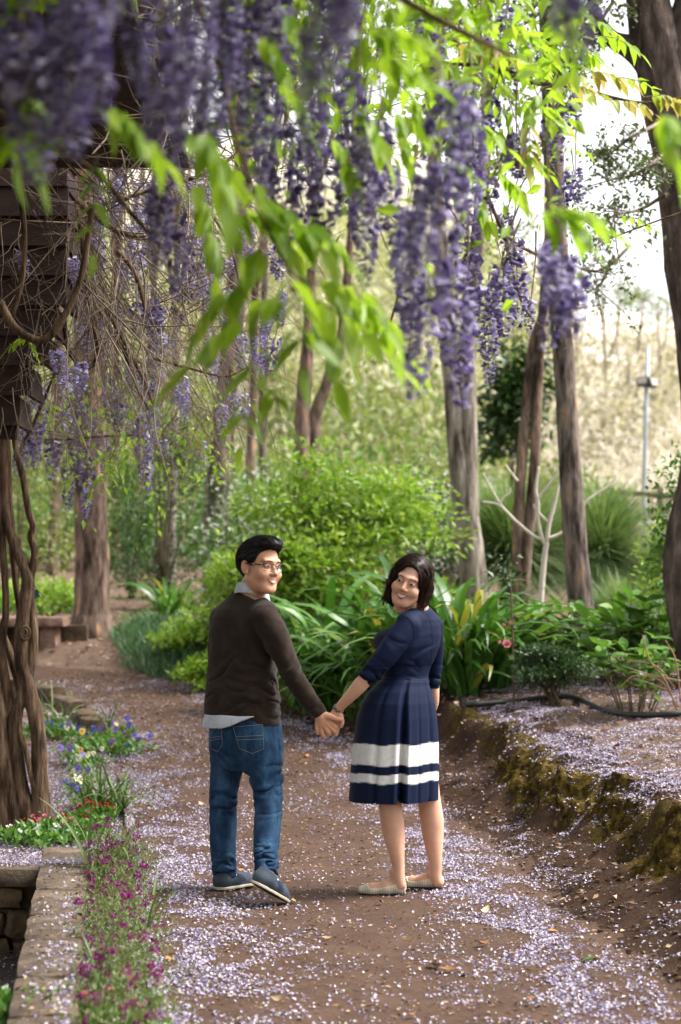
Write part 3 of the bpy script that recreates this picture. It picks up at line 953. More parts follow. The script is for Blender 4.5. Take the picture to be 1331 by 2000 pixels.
# jeans
jrows = rows_from([(1500, 432, 530), (1480, 418, 548), (1462, 413, 552), (1440, 411, 551), (1420, 411, 549), (1398, 412, 545)], .78, YAW_M, 0.02)
legL = [W4(447, 1462, .06, 33), W4(443, 1500, .06, 32), W4(437, 1555, .05, 27.5), W4(436, 1600, .06, 26), W4(436, 1650, .04, 25), W4(438, 1690, .03, 23.5), W4(440, 1710, .03, 22.5)]
legR = [W4(513, 1462, -.05, 37), W4(517, 1500, -.07, 35), W4(525, 1560, -.12, 28.5), W4(523, 1605, -.18, 27), W4(521, 1645, -.24, 25), W4(520, 1682, -.32, 23.5), W4(521, 1703, -.36, 22)]
def f_jeans(Q):
    d = loft(Q, jrows, YAW_M)[0]
    d = smin(d, smin(chain(Q, legL, .03), chain(Q, legR, .03), .012), .035)
    b1 = e_ell(Q, W(497, 1450, -.075), (.075, .06, .075)); d = smin(d, b1, .04)
    b2 = e_ell(Q, W(436, 1452, -.01), (.062, .06, .075)); d = smin(d, b2, .04)
    d = d + fold(Q, W(437, 1562, .0), (.15, 0, 1), 210, .075, .017, 30) + fold(Q, W(524, 1560, -.18), (-.2, 0, 1), 220, .075, .018, 30, 1)
    d = d + fold(Q, W(438, 1695, -.03), (.1, 0, 1), 330, .065, .016, 40) + fold(Q, W(520, 1680, -.36), (-.15, 0, 1), 360, .08, .018, 45, 2)
    d = d + fold(Q, W(470, 1500, -.05), (.9, 0, .6), 140, .11, .012, 12) + fold(Q, W(530, 1510, -.1), (-.5, 0, 1), 130, .11, .011, 12, 2)
    d = d + fold(Q, W(437, 1625, 0), (.3, 0, 1), 120, .10, .008, 9, 3) + .0022 * vn(Q * 22, 9)
    for ch in (legL, legR):
        e = np.asarray(ch[-1][:3]); a = nrm(e - np.asarray(ch[-2][:3]))
        near = np.linalg.norm(Q - e.astype(np.float32), axis=-1) < .085
        d = np.where(near, smax(d, (Q - e.astype(np.float32)) @ a.astype(np.float32) - .012, .008), d)
    return d
V, F = nets(f_jeans, (W(395, 1500)[0], Y0 - .50, zz(1722) - .02), (W(565, 1500)[0], Y0 + .27, zz(1394)), .0062)
je = child_mesh(man, 'jeans', V, F, M_jeans); tag(je, 'faded blue denim jeans')
for quad in (((456, 1420), (513, 1415), (516, 1462), (468, 1462)), ((409, 1424), (433, 1424), (435, 1454), (412, 1462))):
    V, F = patch_on(f_jeans, quad, 0, .0028)
    pk = child_mesh(man, 'back_pocket', V, F, M_jeans)
    st = MB()
    tl, tr, br, bl = [np.array(q, float) for q in quad]
    bm = (br + bl) / 2 + np.array([2, 10])
    for a, b in ((tl, tr), (tr, br), (br, bm), (bm, bl), (bl, tl), (tl * .55 + bl * .45, tr * .55 + br * .45), (tl * .4 + bl * .6, tr * .4 + br * .6)):
        add_tube(st, line_on(f_jeans, [a, b], .0034, .001, 8), .0009, 4)
    o = ob('stitching', st.mesh('stitching', [M_stitch], True, off=tuple(man.location)), pk)
for pts in ([(541, 1418), (546, 1450), (546, 1500), (543, 1555), (542, 1620), (538, 1675)], [(455, 1425), (453, 1450), (462, 1478), (474, 1500)]):
    st = MB(); add_tube(st, line_on(f_jeans, pts, .0005, .001, 30), .0011, 4)
    ob('seam', st.mesh('seam', [M_jeans], True, off=tuple(man.location)), je)


def man_shoe(heel, toe, up, L, tabside):
    Rm, o0 = foot_frame(heel, toe, up)
    loc = lambda Q: (Q - o0.astype(np.float32)) @ Rm.astype(np.float32)
    def f(Q):
        q = loc(Q); d = foot_sdf(q, L, 1.12, .006)
        top = q[..., 2] - np.interp(q[..., 0], [0, .06, .12, .16, L + .02], [.092, .080, .086, .075, .06])
        return smax(np.maximum(d, -(q[..., 2] - .012)), top, .004)
    def fs(Q):
        q = loc(Q)
        q2 = q * np.array([1, 1, 0], np.float32) + np.array([0, 0, .018], np.float32)
        d = foot_sdf(q2, L, 1.12, .008)
        return np.maximum(np.maximum(d, q[..., 2] - .013), -q[..., 2] - .002 + np.clip(q[..., 0] - L * .72, 0, 1) * 0)
    c = (np.asarray(heel) + np.asarray(toe)) / 2; r = L * .72
    V, F = nets(f, c - r, c + r, .0045); up_ = child_mesh(man, 'shoe', V, F, M_suede)
    V, F = nets(fs, c - r, c + r, .004)
    q = (V - o0) @ Rm
    fc = q[F].mean(1)[:, 2]
    s_ = mk('sole', V - np.array(man.location), F, [M_sole, M_under], True, (fc < .001).astype(int)); ob('sole', s_, up_)
    # elastic side panel and small tab
    for sd in (-1, 1):
        g = MB(); uu, vv = np.meshgrid(np.linspace(0, 1, 6), np.linspace(0, 1, 6), indexing='ij')
        x = .085 + .055 * uu + .02 * (1 - vv); z = .030 + .036 * vv
        A = np.stack([x.ravel(), np.full(36, sd * .09), z.ravel()], -1)
        Wp = (A @ Rm.T + o0).astype(np.float32); dr = (-sd * Rm[:, 1]).astype(np.float32)
        t = np.zeros(36, np.float32)
        for _ in range(50): t += np.clip(f(Wp + dr * t[:, None]), -.01, .02) * .8
        t = np.minimum(t, .085)
        Vp = Wp + dr * (t - .0012)[:, None]
        i, j = np.meshgrid(np.arange(5), np.arange(5), indexing='ij'); i, j = i.ravel(), j.ravel()
        ob('side_gusset', mk('side_gusset', Vp - np.array(man.location), np.stack([i * 6 + j, (i + 1) * 6 + j, (i + 1) * 6 + j + 1, i * 6 + j + 1], -1), M_gusset, True), up_)
        if sd == tabside:
            A = np.array([[.080, sd * .09, .064], [.092, sd * .09, .064], [.092, sd * .09, .071], [.080, sd * .09, .071]])
            Wp = (A @ Rm.T + o0).astype(np.float32); t = np.zeros(4, np.float32)
            for _ in range(50): t += np.clip(f(Wp + dr * t[:, None]), -.01, .02) * .8
            ob('tab', mk('tab', Wp + dr * (t - .003)[:, None] - np.array(man.location), np.array([[0, 1, 2, 3]]), M_white), up_)
    return up_


gl = float(G(W(440, 1745)[0], Y0 - .05))
hl = W(425, 1742, -.02); hl[2] = gl + .008
man_shoe(hl, hl + nrm([.55, .84, 0]) * .28, (0, 0, 1), .275, 1)
toeR = W(553, 1757, 0); toeR = P(553, 1756, 9.46); toeR[2] = float(G(toeR[0], 9.46)) + .010
heR = P(506, 1731, 9.27)
dR = nrm(heR - toeR); heR = toeR + dR * .275
man_shoe(heR, toeR, nrm(np.array([.25, -.1, 1.0])), .275, 1)
# the sole bends at the ball, so the toe rests on the ground

# skin: head, hand, ankles in one body mesh, with the trunk and limbs under the clothes
body = MB()
slots = dict(skin=0, eye=1, iris=2, brow=3, lip=4, teeth=5, mouth=6)
HM = W(510, 1106, -.015)
fwd_m = np.array([.68, -.73, -.075]); up_m = np.array([.07, .02, 1.0])
Tm, fm_ = build_head(body, 'm', HM, fwd_m, up_m, 1.05, slots, 1.05)
def f_core(Q):
    d = loft(Q, [(r[0], r[1], r[2], r[3] * .86, r[4] * .84) for r in mrows], YAW_M)[0]
    d = smin(d, chain(Q, [(*p[:3], p[3] * .72) for p in m_armR], .02), .02)
    d = smin(d, chain(Q, [(*p[:3], p[3] * .72) for p in m_armL], .02), .02)
    d = smin(d, loft(Q, [(r[0], r[1], r[2], r[3] * .86, r[4] * .84) for r in jrows], YAW_M)[0], .03)
    d = smin(d, chain(Q, [(*p[:3], p[3] * .72) for p in legL] + [W4(439, 1722, .03, 9)], .02), .03)
    d = smin(d, chain(Q, [(*p[:3], p[3] * .72) for p in legR] + [W4(517, 1712, -.38, 9)], .02), .03)
    return smin(d, chain(Q, [W4(487, 1165, .02, 22), W4(497, 1130, .0, 22)]), .02)
V, F = nets(f_core, (W(398, 1500)[0], Y0 - .50, zz(1750)), (W(640, 1500)[0], Y0 + .5, zz(1125)), .016, 1)
body.add(V, F, 0)
# right hand closed round her hand
hnd = [
    chain_pts for chain_pts in (
        [W4(626, 1396, -.10, 11.5), W4(632, 1404, -.10, 13), W4(640, 1414, -.10, 12.5)],
        [W4(630, 1402, -.105, 12), W4(628, 1416, -.105, 10)],
        [W4(640, 1406, -.115, 8), W4(652, 1418, -.118, 6.2), W4(654, 1422, -.10, 5.6)],                      # index knuckle
        [W4(638, 1413, -.118, 7.5), W4(649, 1424, -.118, 6), W4(651, 1430, -.105, 5.2), W4(645, 1432, -.095, 4.6)],
        [W4(633, 1416, -.116, 7), W4(641, 1428, -.118, 5.8), W4(642, 1434, -.108, 5), W4(636, 1436, -.10, 4.4)],
        [W4(627, 1414, -.112, 6.4), W4(629, 1428, -.115, 5.2), W4(632, 1437, -.112, 4.6), W4(635, 1439, -.105, 4.2)],
        [W4(621, 1410, -.108, 5.6), W4(620, 1424, -.112, 4.6), W4(622, 1432, -.11, 4.0)],
        [W4(634, 1399, -.115, 9), W4(646, 1400, -.13, 7), W4(657, 1404, -.135, 5.6), W4(666, 1405, -.13, 4.8)],   # thumb over the top
    )]
def f_handm(Q):
    d = chain(Q, hnd[0], .02)
    d = smin(d, chain(Q, hnd[1], .02), .02)
    for c in hnd[2:]: d = smin(d, chain(Q, c, .006), .0028)
    return d
V, F = nets(f_handm, (W(605, 1400)[0], Y0 - .17, zz(1448)), (W(675, 1400)[0], Y0 - .05, zz(1380)), .0028)
body.add(V, F, 0)
bo = child_mb(man, 'body', body, [M_skin_m, M_eye, M_iris, M_brow, M_lip_m, M_teeth, M_mouth])

# hair: short at the sides, swept up and back on top
def f_hair_m(Q):
    d = e_ell(Q, (0, -.024, .040), (.0865, .1065, .0925))
    d = smin(d, e_ell(Q, (-.006, .030, .108), (.066, .070, .034)), .03)
    d = smin(d, e_ell(Q, (0, -.075, .020), (.070, .056, .085)), .02)
    ax = np.abs(Q[..., 0])
    zmin = np.interp(Q[..., 1], [-.14, -.085, -.055, -.040, -.024, -.008, .012, .018, .036, .046, .062, .10], [-.075, -.078, -.070, -.030, .026, .028, .012, .006, .030, .062, .084, .094])
    d = smax(d, (zmin - Q[..., 2]) * .75, .006)
    return d + .0016 * vn(np.stack([Q[..., 0] * 150, Q[..., 1] * 26, Q[..., 2] * 90], -1), 3)
V, F = nets(f_hair_m, (-.11, -.15, -.09), (.11, .125, .155), .0036)
hb = MB(); hb.add(Tm(V), F, 0)
flow_m = lambda p: np.stack([.35 + 0 * p[:, 0] - p[:, 0] * 2, -1 + 0 * p[:, 0], .15 - np.clip((.09 - p[:, 2]) * 14, 0, 1.6)], -1).astype(np.float32)
sel = V[(V[:, 2] > .012) & (f_hair_m(V.astype(np.float32)) < .003)]
g = np.random.default_rng(5)
seeds = sel[g.integers(0, len(sel), 900)]
st = strands(f_hair_m, seeds, flow_m, 9, .008, .0013, .0042, 6)
Vs = np.concatenate(st.V); hb.add(Tm(Vs), np.concatenate(st.F[4]), 0)
fly = strands(f_hair_m, seeds[:90], flow_m, 8, .008, .0005, .010, 16)
hb.add(Tm(np.concatenate(fly.V)), np.concatenate(fly.F[4]), 0)
hm = child_mb(man, 'hair', hb, [M_hair_m]); tag(hm, 'short black hair swept back')

# spectacles
gb = MB(); rims = MB(); lens = []
for s in (-1, 1):
    a = np.linspace(0, 2 * np.pi, 33); ct, stn = np.cos(a), np.sin(a)
    x = .0335 * s + .0265 * np.sign(ct) * np.abs(ct) ** .55; z = -.0015 + .0165 * np.sign(stn) * np.abs(stn) ** .55
    y = .1105 - .10 * (np.abs(x) / .1) ** 2 * .9
    pts = np.stack([x, y, z], -1)
    add_tube(rims, Tm(pts), .0014, 6, 1, cap=False)
    top = pts[(z > .006)]; top = top[np.argsort(top[:, 0])]
    add_tube(rims, Tm(top + [0, .0006, .0005]), .0024, 6, 0)
    lens.append((np.concatenate([[pts[:-1].mean(0)], pts[:-1]])))
    V, F = box((-.0014, 0, -.0034), (.0014, 1, .0034))
    p0 = np.array([.0615 * s, .0775, .0085]); p1 = np.array([.0835 * s, -.012, .0075])
    rims_p = np.linspace(p0, p1, 8) + np.outer(np.sin(np.linspace(0, np.pi, 8)), [.005 * s, 0, 0])
    add_tube(rims, Tm(rims_p), .0034, 6, 0)
    add_tube(rims, Tm(np.linspace(rims_p[3], rims_p[4], 3) + [.0007 * s, 0, 0]), .0038, 6, 1)
    add_tube(rims, Tm(np.array([pts[0 if s > 0 else 16] + [0, 0, .008], p0])), .0026, 6, 0)
add_tube(rims, Tm(np.array([[-.0075, .109, .006], [0, .1125, .008], [.0075, .109, .006]])), .0018, 6, 0)
sp = child_mb(man, 'spectacles', rims, [M_frame, M_frame2]); tag(sp, 'dark framed rectangular spectacles')
for L in lens:
    n = len(L) - 1; F = np.array([[0, 1 + k, 1 + (k + 1) % n] for k in range(n)])
    ob('lens', mk('lens', Tm(L) - np.array(man.location), F, M_glass), sp)

# ================================================================== the woman
woman = empty('person', (W(800, 1740)[0], Y0, float(G(W(800, 1740)[0], Y0))))
tag(woman, 'woman in navy dress with white skirt bands turning to smile', 'person', 'couple holding hands on the path')
YAW_W = R_(40)
wrows = rows_from([(1332, 746, 836), (1320, 750, 836), (1305, 750, 840), (1285, 744, 849), (1262, 741, 857), (1240, 748, 860), (1222, 766, 859), (1210, 777, 856), (1200, 790, 849), (1192, 798, 843), (1186, 803, 838)], .74, YAW_W, 0.0)
krows = rows_from([(1566, 684, 853), (1560, 684, 853), (1510, 687, 854), (1446, 693, 854), (1400, 700, 851), (1372, 708, 847), (1350, 722, 841), (1338, 735, 837), (1326, 746, 835)], .86, YAW_W, 0.0)
w_armL = [W4(799, 1221, -.13, 22), W4(779, 1248, -.15, 24), W4(752, 1284, -.17, 22.5), W4(728, 1311, -.17, 20), W4(713, 1327, -.165, 18)]
w_foreL = [W4(722, 1318, -.17, 14), W4(704, 1338, -.16, 14.5), W4(684, 1360, -.14, 12), W4(668, 1377, -.115, 9.4), W4(660, 1386, -.10, 8.8)]
w_armR = [W4(849, 1222, .06, 16), W4(852, 1260, .10, 15), W4(850, 1310, .12, 13.5), W4(847, 1344, .12, 11.5)]
w_foreR = [W4(849, 1320, .12, 9), W4(849, 1350, .125, 9.5), W4(849, 1375, .14, 8), W4(842, 1392, .19, 7), W4(835, 1402, .23, 8), W4(828, 1414, .25, 6)]


def f_dress(Q):
    d = loft(Q, wrows, YAW_W)[0]
    d = smin(d, e_ell(Q, W(757, 1253, .02), (.070, .075, .058)), .035)        # bust
    d = smin(d, chain(Q, [W4(822, 1200, -.03, 14), W4(795, 1217, -.11, 22)]), .04)
    d = smin(d, chain(Q, [W4(826, 1200, .0, 14), W4(848, 1217, .06, 15)]), .03)
    k, u, v, k0 = loft(Q, krows, YAW_W)
    z = Q[..., 2]; th = np.arctan2(v, u)
    am = np.interp(z, [zz(1560), zz(1440), zz(1345), zz(1326)], [.014, .011, .004, .001])
    # box pleats: one deep fold left of the middle, softer ones elsewhere
    def pl(t0, w, a): return a * np.exp(-((np.angle(np.exp(1j * (th - t0)))) / w) ** 2)
    k = k + am * (.22 * np.sin(th * 5 + .6 + z * 1.5)) + am * (pl(-2.12, .075, 3.2) + pl(-1.15, .07, .9) + pl(-.62, .07, .9) + pl(-1.62, .05, .5) + pl(-2.75, .07, 1.2))
    k = k - am * (pl(-1.98, .07, .7) + pl(-2.28, .08, .6))
    d = smin(d, k, .012)
    d = smin(d, chain(Q, w_armR, .02), .016)
    d = smin(d, chain(Q, w_armL, .03), .018)
    d = d + fold(Q, W(722, 1318, -.2), (.62, 0, .78), 300, .065, .0095, 22) + fold(Q, W(765, 1270, -.2), (.5, 0, .85), 170, .07, .005, 10, 1)
    d = d + fold(Q, W(830, 1280, -.1), (-.7, 0, 1), 180, .08, .006, 12) + fold(Q, W(800, 1300, -.1), (.2, 0, 1), 190, .06, .004, 10, 2) + fold(Q, W(848, 1330, .1), (0, 0, 1), 330, .05, .006, 12)
    for ch in (w_armL, w_armR):
        e = np.asarray(ch[-1][:3]); a = nrm(e - np.asarray(ch[-2][:3]))
        near = np.linalg.norm(Q - e.astype(np.float32), axis=-1) < .10
        cutd = (Q - e.astype(np.float32)) @ a.astype(np.float32) - .002
        arm = chain(Q, ch, .03) < .012
        d = np.where(near & arm, smax(d, cutd, .005), d)
    d = d + .003 * np.exp(-((z - zz(1327)) / .005) ** 2) + .0018 * np.exp(-((z - zz(1300)) / .004) ** 2)
    return d
V, F = nets(f_dress, (W(676, 1500)[0], Y0 - .30, zz(1563)), (W(872, 1500)[0], Y0 + .30, zz(1180)), .0058)
dr = child_mesh(woman, 'dress', V, F, M_dress); tag(dr, 'navy dress with two white bands above the hem')
zb = V[:, 2]
zt = zb + .004 * np.sin(V[:, 0] * 40)
bandf = lambda a, b: sstep((zt - zz(b)) / .004 + .5) * sstep((zz(a) - zt) / .004 + .5)
skirt = (zb < zz(1400))
attr(dr.data, 'band', (bandf(1449, 1489) + bandf(1506, 1523)) * skirt)
for pts in ([(789, 1203), (799, 1209), (807, 1222), (809, 1240), (803, 1258)], [(818, 1190), (838, 1206), (845, 1240), (842, 1290), (836, 1328)], [(752, 1316), (780, 1321), (805, 1328), (834, 1329)], [(843, 1238), (845, 1246)]):
    sm = MB(); add_tube(sm, line_on(f_dress, pts, .0004, .001, 24), .0013, 4)
    ob('seam', sm.mesh('seam', [M_dress], True, off=tuple(woman.location)), dr)

wb_ = MB()
HW = W(802, 1136, -.04)
fwd_w = np.array([-.30, -.94, -.10]); up_w = np.array([.37, -.02, 1.0])
Tw, fw_ = build_head(wb_, 'w', HW, fwd_w, up_w, 1.0, slots, .92)
wlegL = [W4(775, 1500, -.05, 24), W4(763, 1560, -.06, 22.5), W4(766, 1600, -.05, 23), W4(770, 1630, -.05, 21.5), W4(775, 1665, -.06, 15.5), W4(779, 1695, -.06, 11.5), W4(780, 1715, -.06, 11.5), W4(783, 1728, -.06, 11)]
wlegR = [W4(830, 1500, .08, 24), W4(838, 1560, .09, 22.5), W4(844, 1602, .10, 23), W4(846, 1630, .10, 21), W4(849, 1665, .09, 15.5), W4(852, 1693, .09, 11.8), W4(852, 1710, .09, 11.5), W4(855, 1722, .09, 11)]
def wfoot(px, py, dy, dirv, L):
    h = W(px, py, dy); h[2] = float(G(h[0], Y0 + dy)) + .008
    return h, h + nrm(dirv) * L
fL = wfoot(793, 1740, -.05, (-.965, .10, 0), .232); fR = wfoot(866, 1734, .10, (-.93, .36, 0), .232)
fr = [foot_frame(*a) for a in (fL, fR)]
def f_wskin(Q):
    d = chain(Q, w_foreL, .02)
    d = smin(d, chain(Q, w_foreR, .015), .01)
    d = np.minimum(d, loft(Q, [(r[0], r[1], r[2], r[3] * .86, r[4] * .84) for r in wrows], YAW_W)[0])
    d = np.minimum(d, loft(Q, [(r[0], r[1], r[2], r[3] * .62, r[4] * .62) for r in krows[2:]], YAW_W)[0])
    d = smin(d, chain(Q, [W4(818, 1192, -.02, 20), W4(808, 1172, -.02, 18)]), .02)
    d = np.minimum(d, chain(Q, [(*p[:3], p[3] * .7) for p in w_armL], .02)); d = np.minimum(d, chain(Q, [(*p[:3], p[3] * .7) for p in w_armR], .02))
    for lg, (Rm, o0) in zip((wlegL, wlegR), fr):
        L = chain(Q, lg, .02)
        q = (Q - o0.astype(np.float32)) @ Rm.astype(np.float32)
        d = smin(d, smin(L, foot_sdf(q, .232, .92, -.001), .012), .01)
    return d
V, F = nets(f_wskin, (W(650, 1500)[0], Y0 - .30, 0.0), (W(880, 1500)[0], Y0 + .35, zz(1165)), .0076)
wb_.add(V, F, 0)
hw = [
    [W4(660, 1386, -.10, 8.8), W4(657, 1393, -.095, 10), W4(652, 1403, -.085, 10.5), W4(650, 1410, -.085, 10)],
    [W4(657, 1405, -.09, 8), W4(660, 1416, -.09, 6.4), W4(657, 1428, -.09, 5.4), W4(656, 1434, -.09, 4.6)],
    [W4(652, 1408, -.08, 7), W4(652, 1424, -.075, 5.4), W4(648, 1432, -.08, 4.6)],
    [W4(646, 1408, -.08, 7), W4(644, 1424, -.078, 5.2), W4(640, 1432, -.082, 4.4)],
    [W4(641, 1406, -.08, 6), W4(637, 1421, -.08, 4.6), W4(633, 1429, -.085, 4)],
    [W4(662, 1392, -.10, 7.5), W4(666, 1402, -.105, 6), W4(668, 1411, -.105, 5), W4(666, 1418, -.10, 4.4)],
]
def f_handw(Q):
    d = chain(Q, hw[0], .015)
    for c in hw[1:]: d = smin(d, chain(Q, c, .006), .003)
    return d
V, F = nets(f_handw, (W(620, 1400)[0], Y0 - .15, zz(1442)), (W(682, 1400)[0], Y0 - .03, zz(1374)), .0028)
wb_.add(V, F, 0)
child_mb(woman, 'body', wb_, [M_skin_w, M_eye, M_iris, M_brow, M_lip_w, M_teeth, M_mouth])
# bracelet of links
bc = W(661.5, 1384.5, -.10); ba = nrm(W(660, 1386, -.10) - W(668, 1377, -.115))
e1 = nrm(np.cross(ba, [0, 1, 0])); e2 = np.cross(ba, e1)
br = MB()
for k in range(16):
    a = k / 16 * 2 * np.pi
    c = bc + .0255 * (math.cos(a) * e1 + math.sin(a) * e2)
    t_ = -math.sin(a) * e1 + math.cos(a) * e2
    for s in (-1, 1):
        add_tube(br, np.array([c - t_ * .0042, c, c + t_ * .0042]) + ba * .0045 * s, np.array([.0025, .0036, .0025]), 6, (k + (s > 0)) % 2)
child_mb(woman, 'bracelet', br, [M_metal, M_bead])

# hair: shoulder-length bob parted to one side
def f_hair_w(Q):
    ax = np.abs(Q[..., 0])
    A = np.stack([ax, Q[..., 1], Q[..., 2]], -1)
    d = e_ell(Q, (0, -.022, .036), (.092, .112, .098))
    side = e_cap(A, (.076, -.012, .0), (.080, .004, -.105), .026, .022)
    side = smin(side, e_cap(A, (.070, -.055, -.02), (.070, -.05, -.125), .034, .026), .03)
    side = smin(side, e_cap(Q, (-.082, -.012, -.04), (-.090, .0, -.135), .026, .020), .02)
    back = e_ell(Q, (0, -.062, -.055), (.082, .062, .098))
    d = smin(smin(d, side, .03), back, .03)
    face = e_ell(Q, (-.002, .115, -.012), (.0690, .108, .106))
    d = smax(d, -face, .010)
    under = e_ell(Q, (0, .060, -.12), (.058, .085, .07))
    d = smax(d, -under, .01)
    d = smax(d, -(Q[..., 2] + .146 + .014 * np.sin(Q[..., 0] * 45) + .25 * np.clip(Q[..., 1], -.1, .1) * 0), .006)
    return d + .0026 * vn(np.stack([Q[..., 0] * 75, Q[..., 1] * 75, Q[..., 2] * 11], -1), 7)
V, F = nets(f_hair_w, (-.125, -.16, -.155), (.125, .12, .155), .0042)
hb = MB(); hb.add(Tw(V), F, 0)
part_x = -.030
def flow_w(p):
    top = np.clip((p[:, 2] - .03) / .06, 0, 1)
    sx = np.where(p[:, 0] > part_x, 1.0, -1.0)
    return np.stack([sx * top * 1.6 - .12 * sx * (p[:, 2] < -.07), -.25 * top + .22 * (p[:, 2] < -.05), -.5 - (1 - top)], -1).astype(np.float32)
okv = (f_hair_w(V.astype(np.float32)) < .003) & (V[:, 2] > -.07)
sel = V[okv]; g = np.random.default_rng(8)
st = strands(f_hair_w, sel[g.integers(0, len(sel), 1000)], flow_w, 15, .011, .0016, .006, 9)
hb.add(Tw(np.concatenate(st.V)), np.concatenate(st.F[4]), 0)
for (a, b, c) in (((.088, .02, -.02), (.105, .035, -.035), (.128, .045, -.03)), ((.085, .01, -.09), (.085, .03, -.125), (.072, .045, -.150)), ((-.07, -.02, -.11), (-.075, 0, -.14), (-.060, .02, -.160)), ((-.05, -.06, -.12), (-.06, -.045, -.15), (-.05, -.02, -.165))):
    for k in range(12):
        o = g.normal(0, .008, 3)
        add_tube(hb, Tw(spline(np.array([np.array(a) + o * .5, np.array(b) + o, np.array(c) + o * 1.6]), 8)), np.array([.003, .003, .0028, .0025, .002, .0016, .001, .0004]), 4)
fly = strands(f_hair_w, sel[g.integers(0, len(sel), 120)], flow_w, 14, .012, .0006, .016, 19)
hb.add(Tw(np.concatenate(fly.V)), np.concatenate(fly.F[4]), 0)
hwm = child_mb(woman, 'hair', hb, [M_hair_w]); tag(hwm, 'shoulder-length dark brown hair with lighter strands')

for (Rm, o0) in fr:
    loc = lambda Q, Rm=Rm, o0=o0: (Q - o0.astype(np.float32)) @ Rm.astype(np.float32)
    def f_flat(Q):
        q = loc(Q); s = q[..., 0] / .232
        d = foot_sdf(q, .232, .94, .0035)
        top = q[..., 2] - np.interp(s, [0, .10, .30, .55, .72, .80, 1.0], [.058, .056, .042, .026, .028, .044, .04])
        rim = .0007 * np.sin(q[..., 0] * 2 * np.pi / .0095 + q[..., 2] * 40)
        inner = foot_sdf(q, .232, .94, -.002)
        return np.maximum(smax(smax(d, top, .003), -inner, .002) , -q[..., 2] - .001) + rim
    c = o0 + Rm[:, 0] * .115
    V, F = nets(f_flat, c - np.array([.14, .12, .05]), c + np.array([.14, .12, .08]), .0030)
    fl = child_mesh(woman, 'flat_shoe', V, F, M_knit)
    q = (V - o0) @ Rm
    attr(fl.data, 'rib', .5 + .5 * np.sin(q[:, 0] * 2 * np.pi / .0125 + q[:, 2] * 40))
    def f_s(Q):
        q = loc(Q); q2 = q * np.array([1, 1, 0], np.float32) + np.array([0, 0, .014], np.float32)
        return np.maximum(np.maximum(foot_sdf(q2, .232, .9, .0), q[..., 2] - .002), -q[..., 2] - .006)
    V, F = nets(f_s, c - np.array([.14, .12, .03]), c + np.array([.14, .12, .03]), .0035)
    ob('sole', mk('sole', V - np.array(woman.location), F, M_under, True), fl)
tag(fl, 'cream ribbed ballet flat')

# ================================================================== leaf and blade templates
LEAF_T = np.array([[0, 0, 0], [-.24, .42, .05], [0, .46, -.03], [.24, .42, .05], [0, 1, -.06]], float)
LEAF_F = np.array([[0, 2, 1], [0, 3, 2], [1, 2, 4], [2, 3, 4]])


def wide_leaf(w=.42, n=6, droop=.12, foldz=.08, wav=0.0, tip=1.0):
    """one pointed leaf with a midrib fold, length 1"""
    t = np.linspace(0, 1, n); hw = w * np.sin(np.pi * t ** .8) ** .9 * (1 - .25 * t) ; hw[0] = .015; hw[-1] = .004
    V = []
    for k in range(n):
        z = -droop * t[k] ** 2
        V += [[-hw[k], t[k], z + foldz * hw[k] / w + wav * math.sin(k * 2.1)], [0, t[k] * tip, z], [hw[k], t[k], z + foldz * hw[k] / w - wav * math.sin(k * 2.1)]]
    F = []
    for k in range(n - 1):
        a = 3 * k; F += [[a, a + 1, a + 4, a + 3], [a + 1, a + 2, a + 5, a + 4]]
    return np.array(V), np.array(F)


def blade(L, w, lift, droop, n=7, vf=.25, seed=0):
    """arching strap leaf that leaves the ground going +y"""
    t = np.linspace(0, 1, n)
    ang = lift - droop * t ** 1.3
    dy = np.cos(ang); dz = np.sin(ang)
    y = np.concatenate([[0], np.cumsum((dy[1:] + dy[:-1]) / 2)]) * L / (n - 1); z = np.concatenate([[0], np.cumsum((dz[1:] + dz[:-1]) / 2)]) * L / (n - 1)
    hw = w * .5 * np.clip(1.15 - t ** 2.6 * 1.12, .03, 1) * np.interp(t, [0, .15], [.75, 1])
    V = []
    for k in range(n):
        V += [[-hw[k], y[k], z[k] + vf * hw[k]], [0, y[k], z[k]], [hw[k], y[k], z[k] + vf * hw[k]]]
    F = []
    for k in range(n - 1):
        a = 3 * k; F += [[a, a + 1, a + 4, a + 3], [a + 1, a + 2, a + 5, a + 4]]
    return np.array(V), np.array(F)


def rnd_dirs(n, g=rng):
    v = g.normal(0, 1, (n, 3)); return nrm(v)


def scatter_leaves(pos, d, up, size, T=LEAF_T, F=LEAF_F):
    B = basis(d, up) * np.asarray(size, float).reshape(-1, 1, 1)
    return inst(T, F, B, pos)


# ================================================================== materials of plants and stone
M_bark_grey = surf_mat('bark_grey_brown', [(0.38, (0.025, 0.018, 0.014)), (0.48, (0.105, 0.082, 0.068)), (0.60, (0.225, 0.18, 0.15)), (.70, (.38, .21, .12))], 11, (1, 1, .22), .95, 1.0, .06, 22)
M_bark_red = surf_mat('bark_reddish', [(0.37, (0.028, 0.017, 0.012)), (0.48, (0.115, 0.075, 0.055)), (0.60, (0.20, 0.145, 0.115)), (0.69, (0.45, 0.23, 0.12))], 11, (1, 1, .24), .95, 1.0, .03, 22)
M_bark_pale = surf_mat('bark_pale', [(0.36, (0.055, 0.042, 0.032)), (0.47, (0.20, 0.165, 0.135)), (0.58, (0.31, 0.265, 0.225)), (.68, (.42, .365, .31))], 11, (1, 1, .20), .95, 1.0, .05, 22)
M_bark_dark = surf_mat('bark_dark', [(0.3, (0.024, 0.018, 0.015)), (0.5, (0.095, 0.070, 0.058)), (0.7, (0.21, 0.165, 0.14)), (0.82, (0.28, 0.15, 0.09))], 16, (1, 1, .3), .95, 1.0, .04, 30)
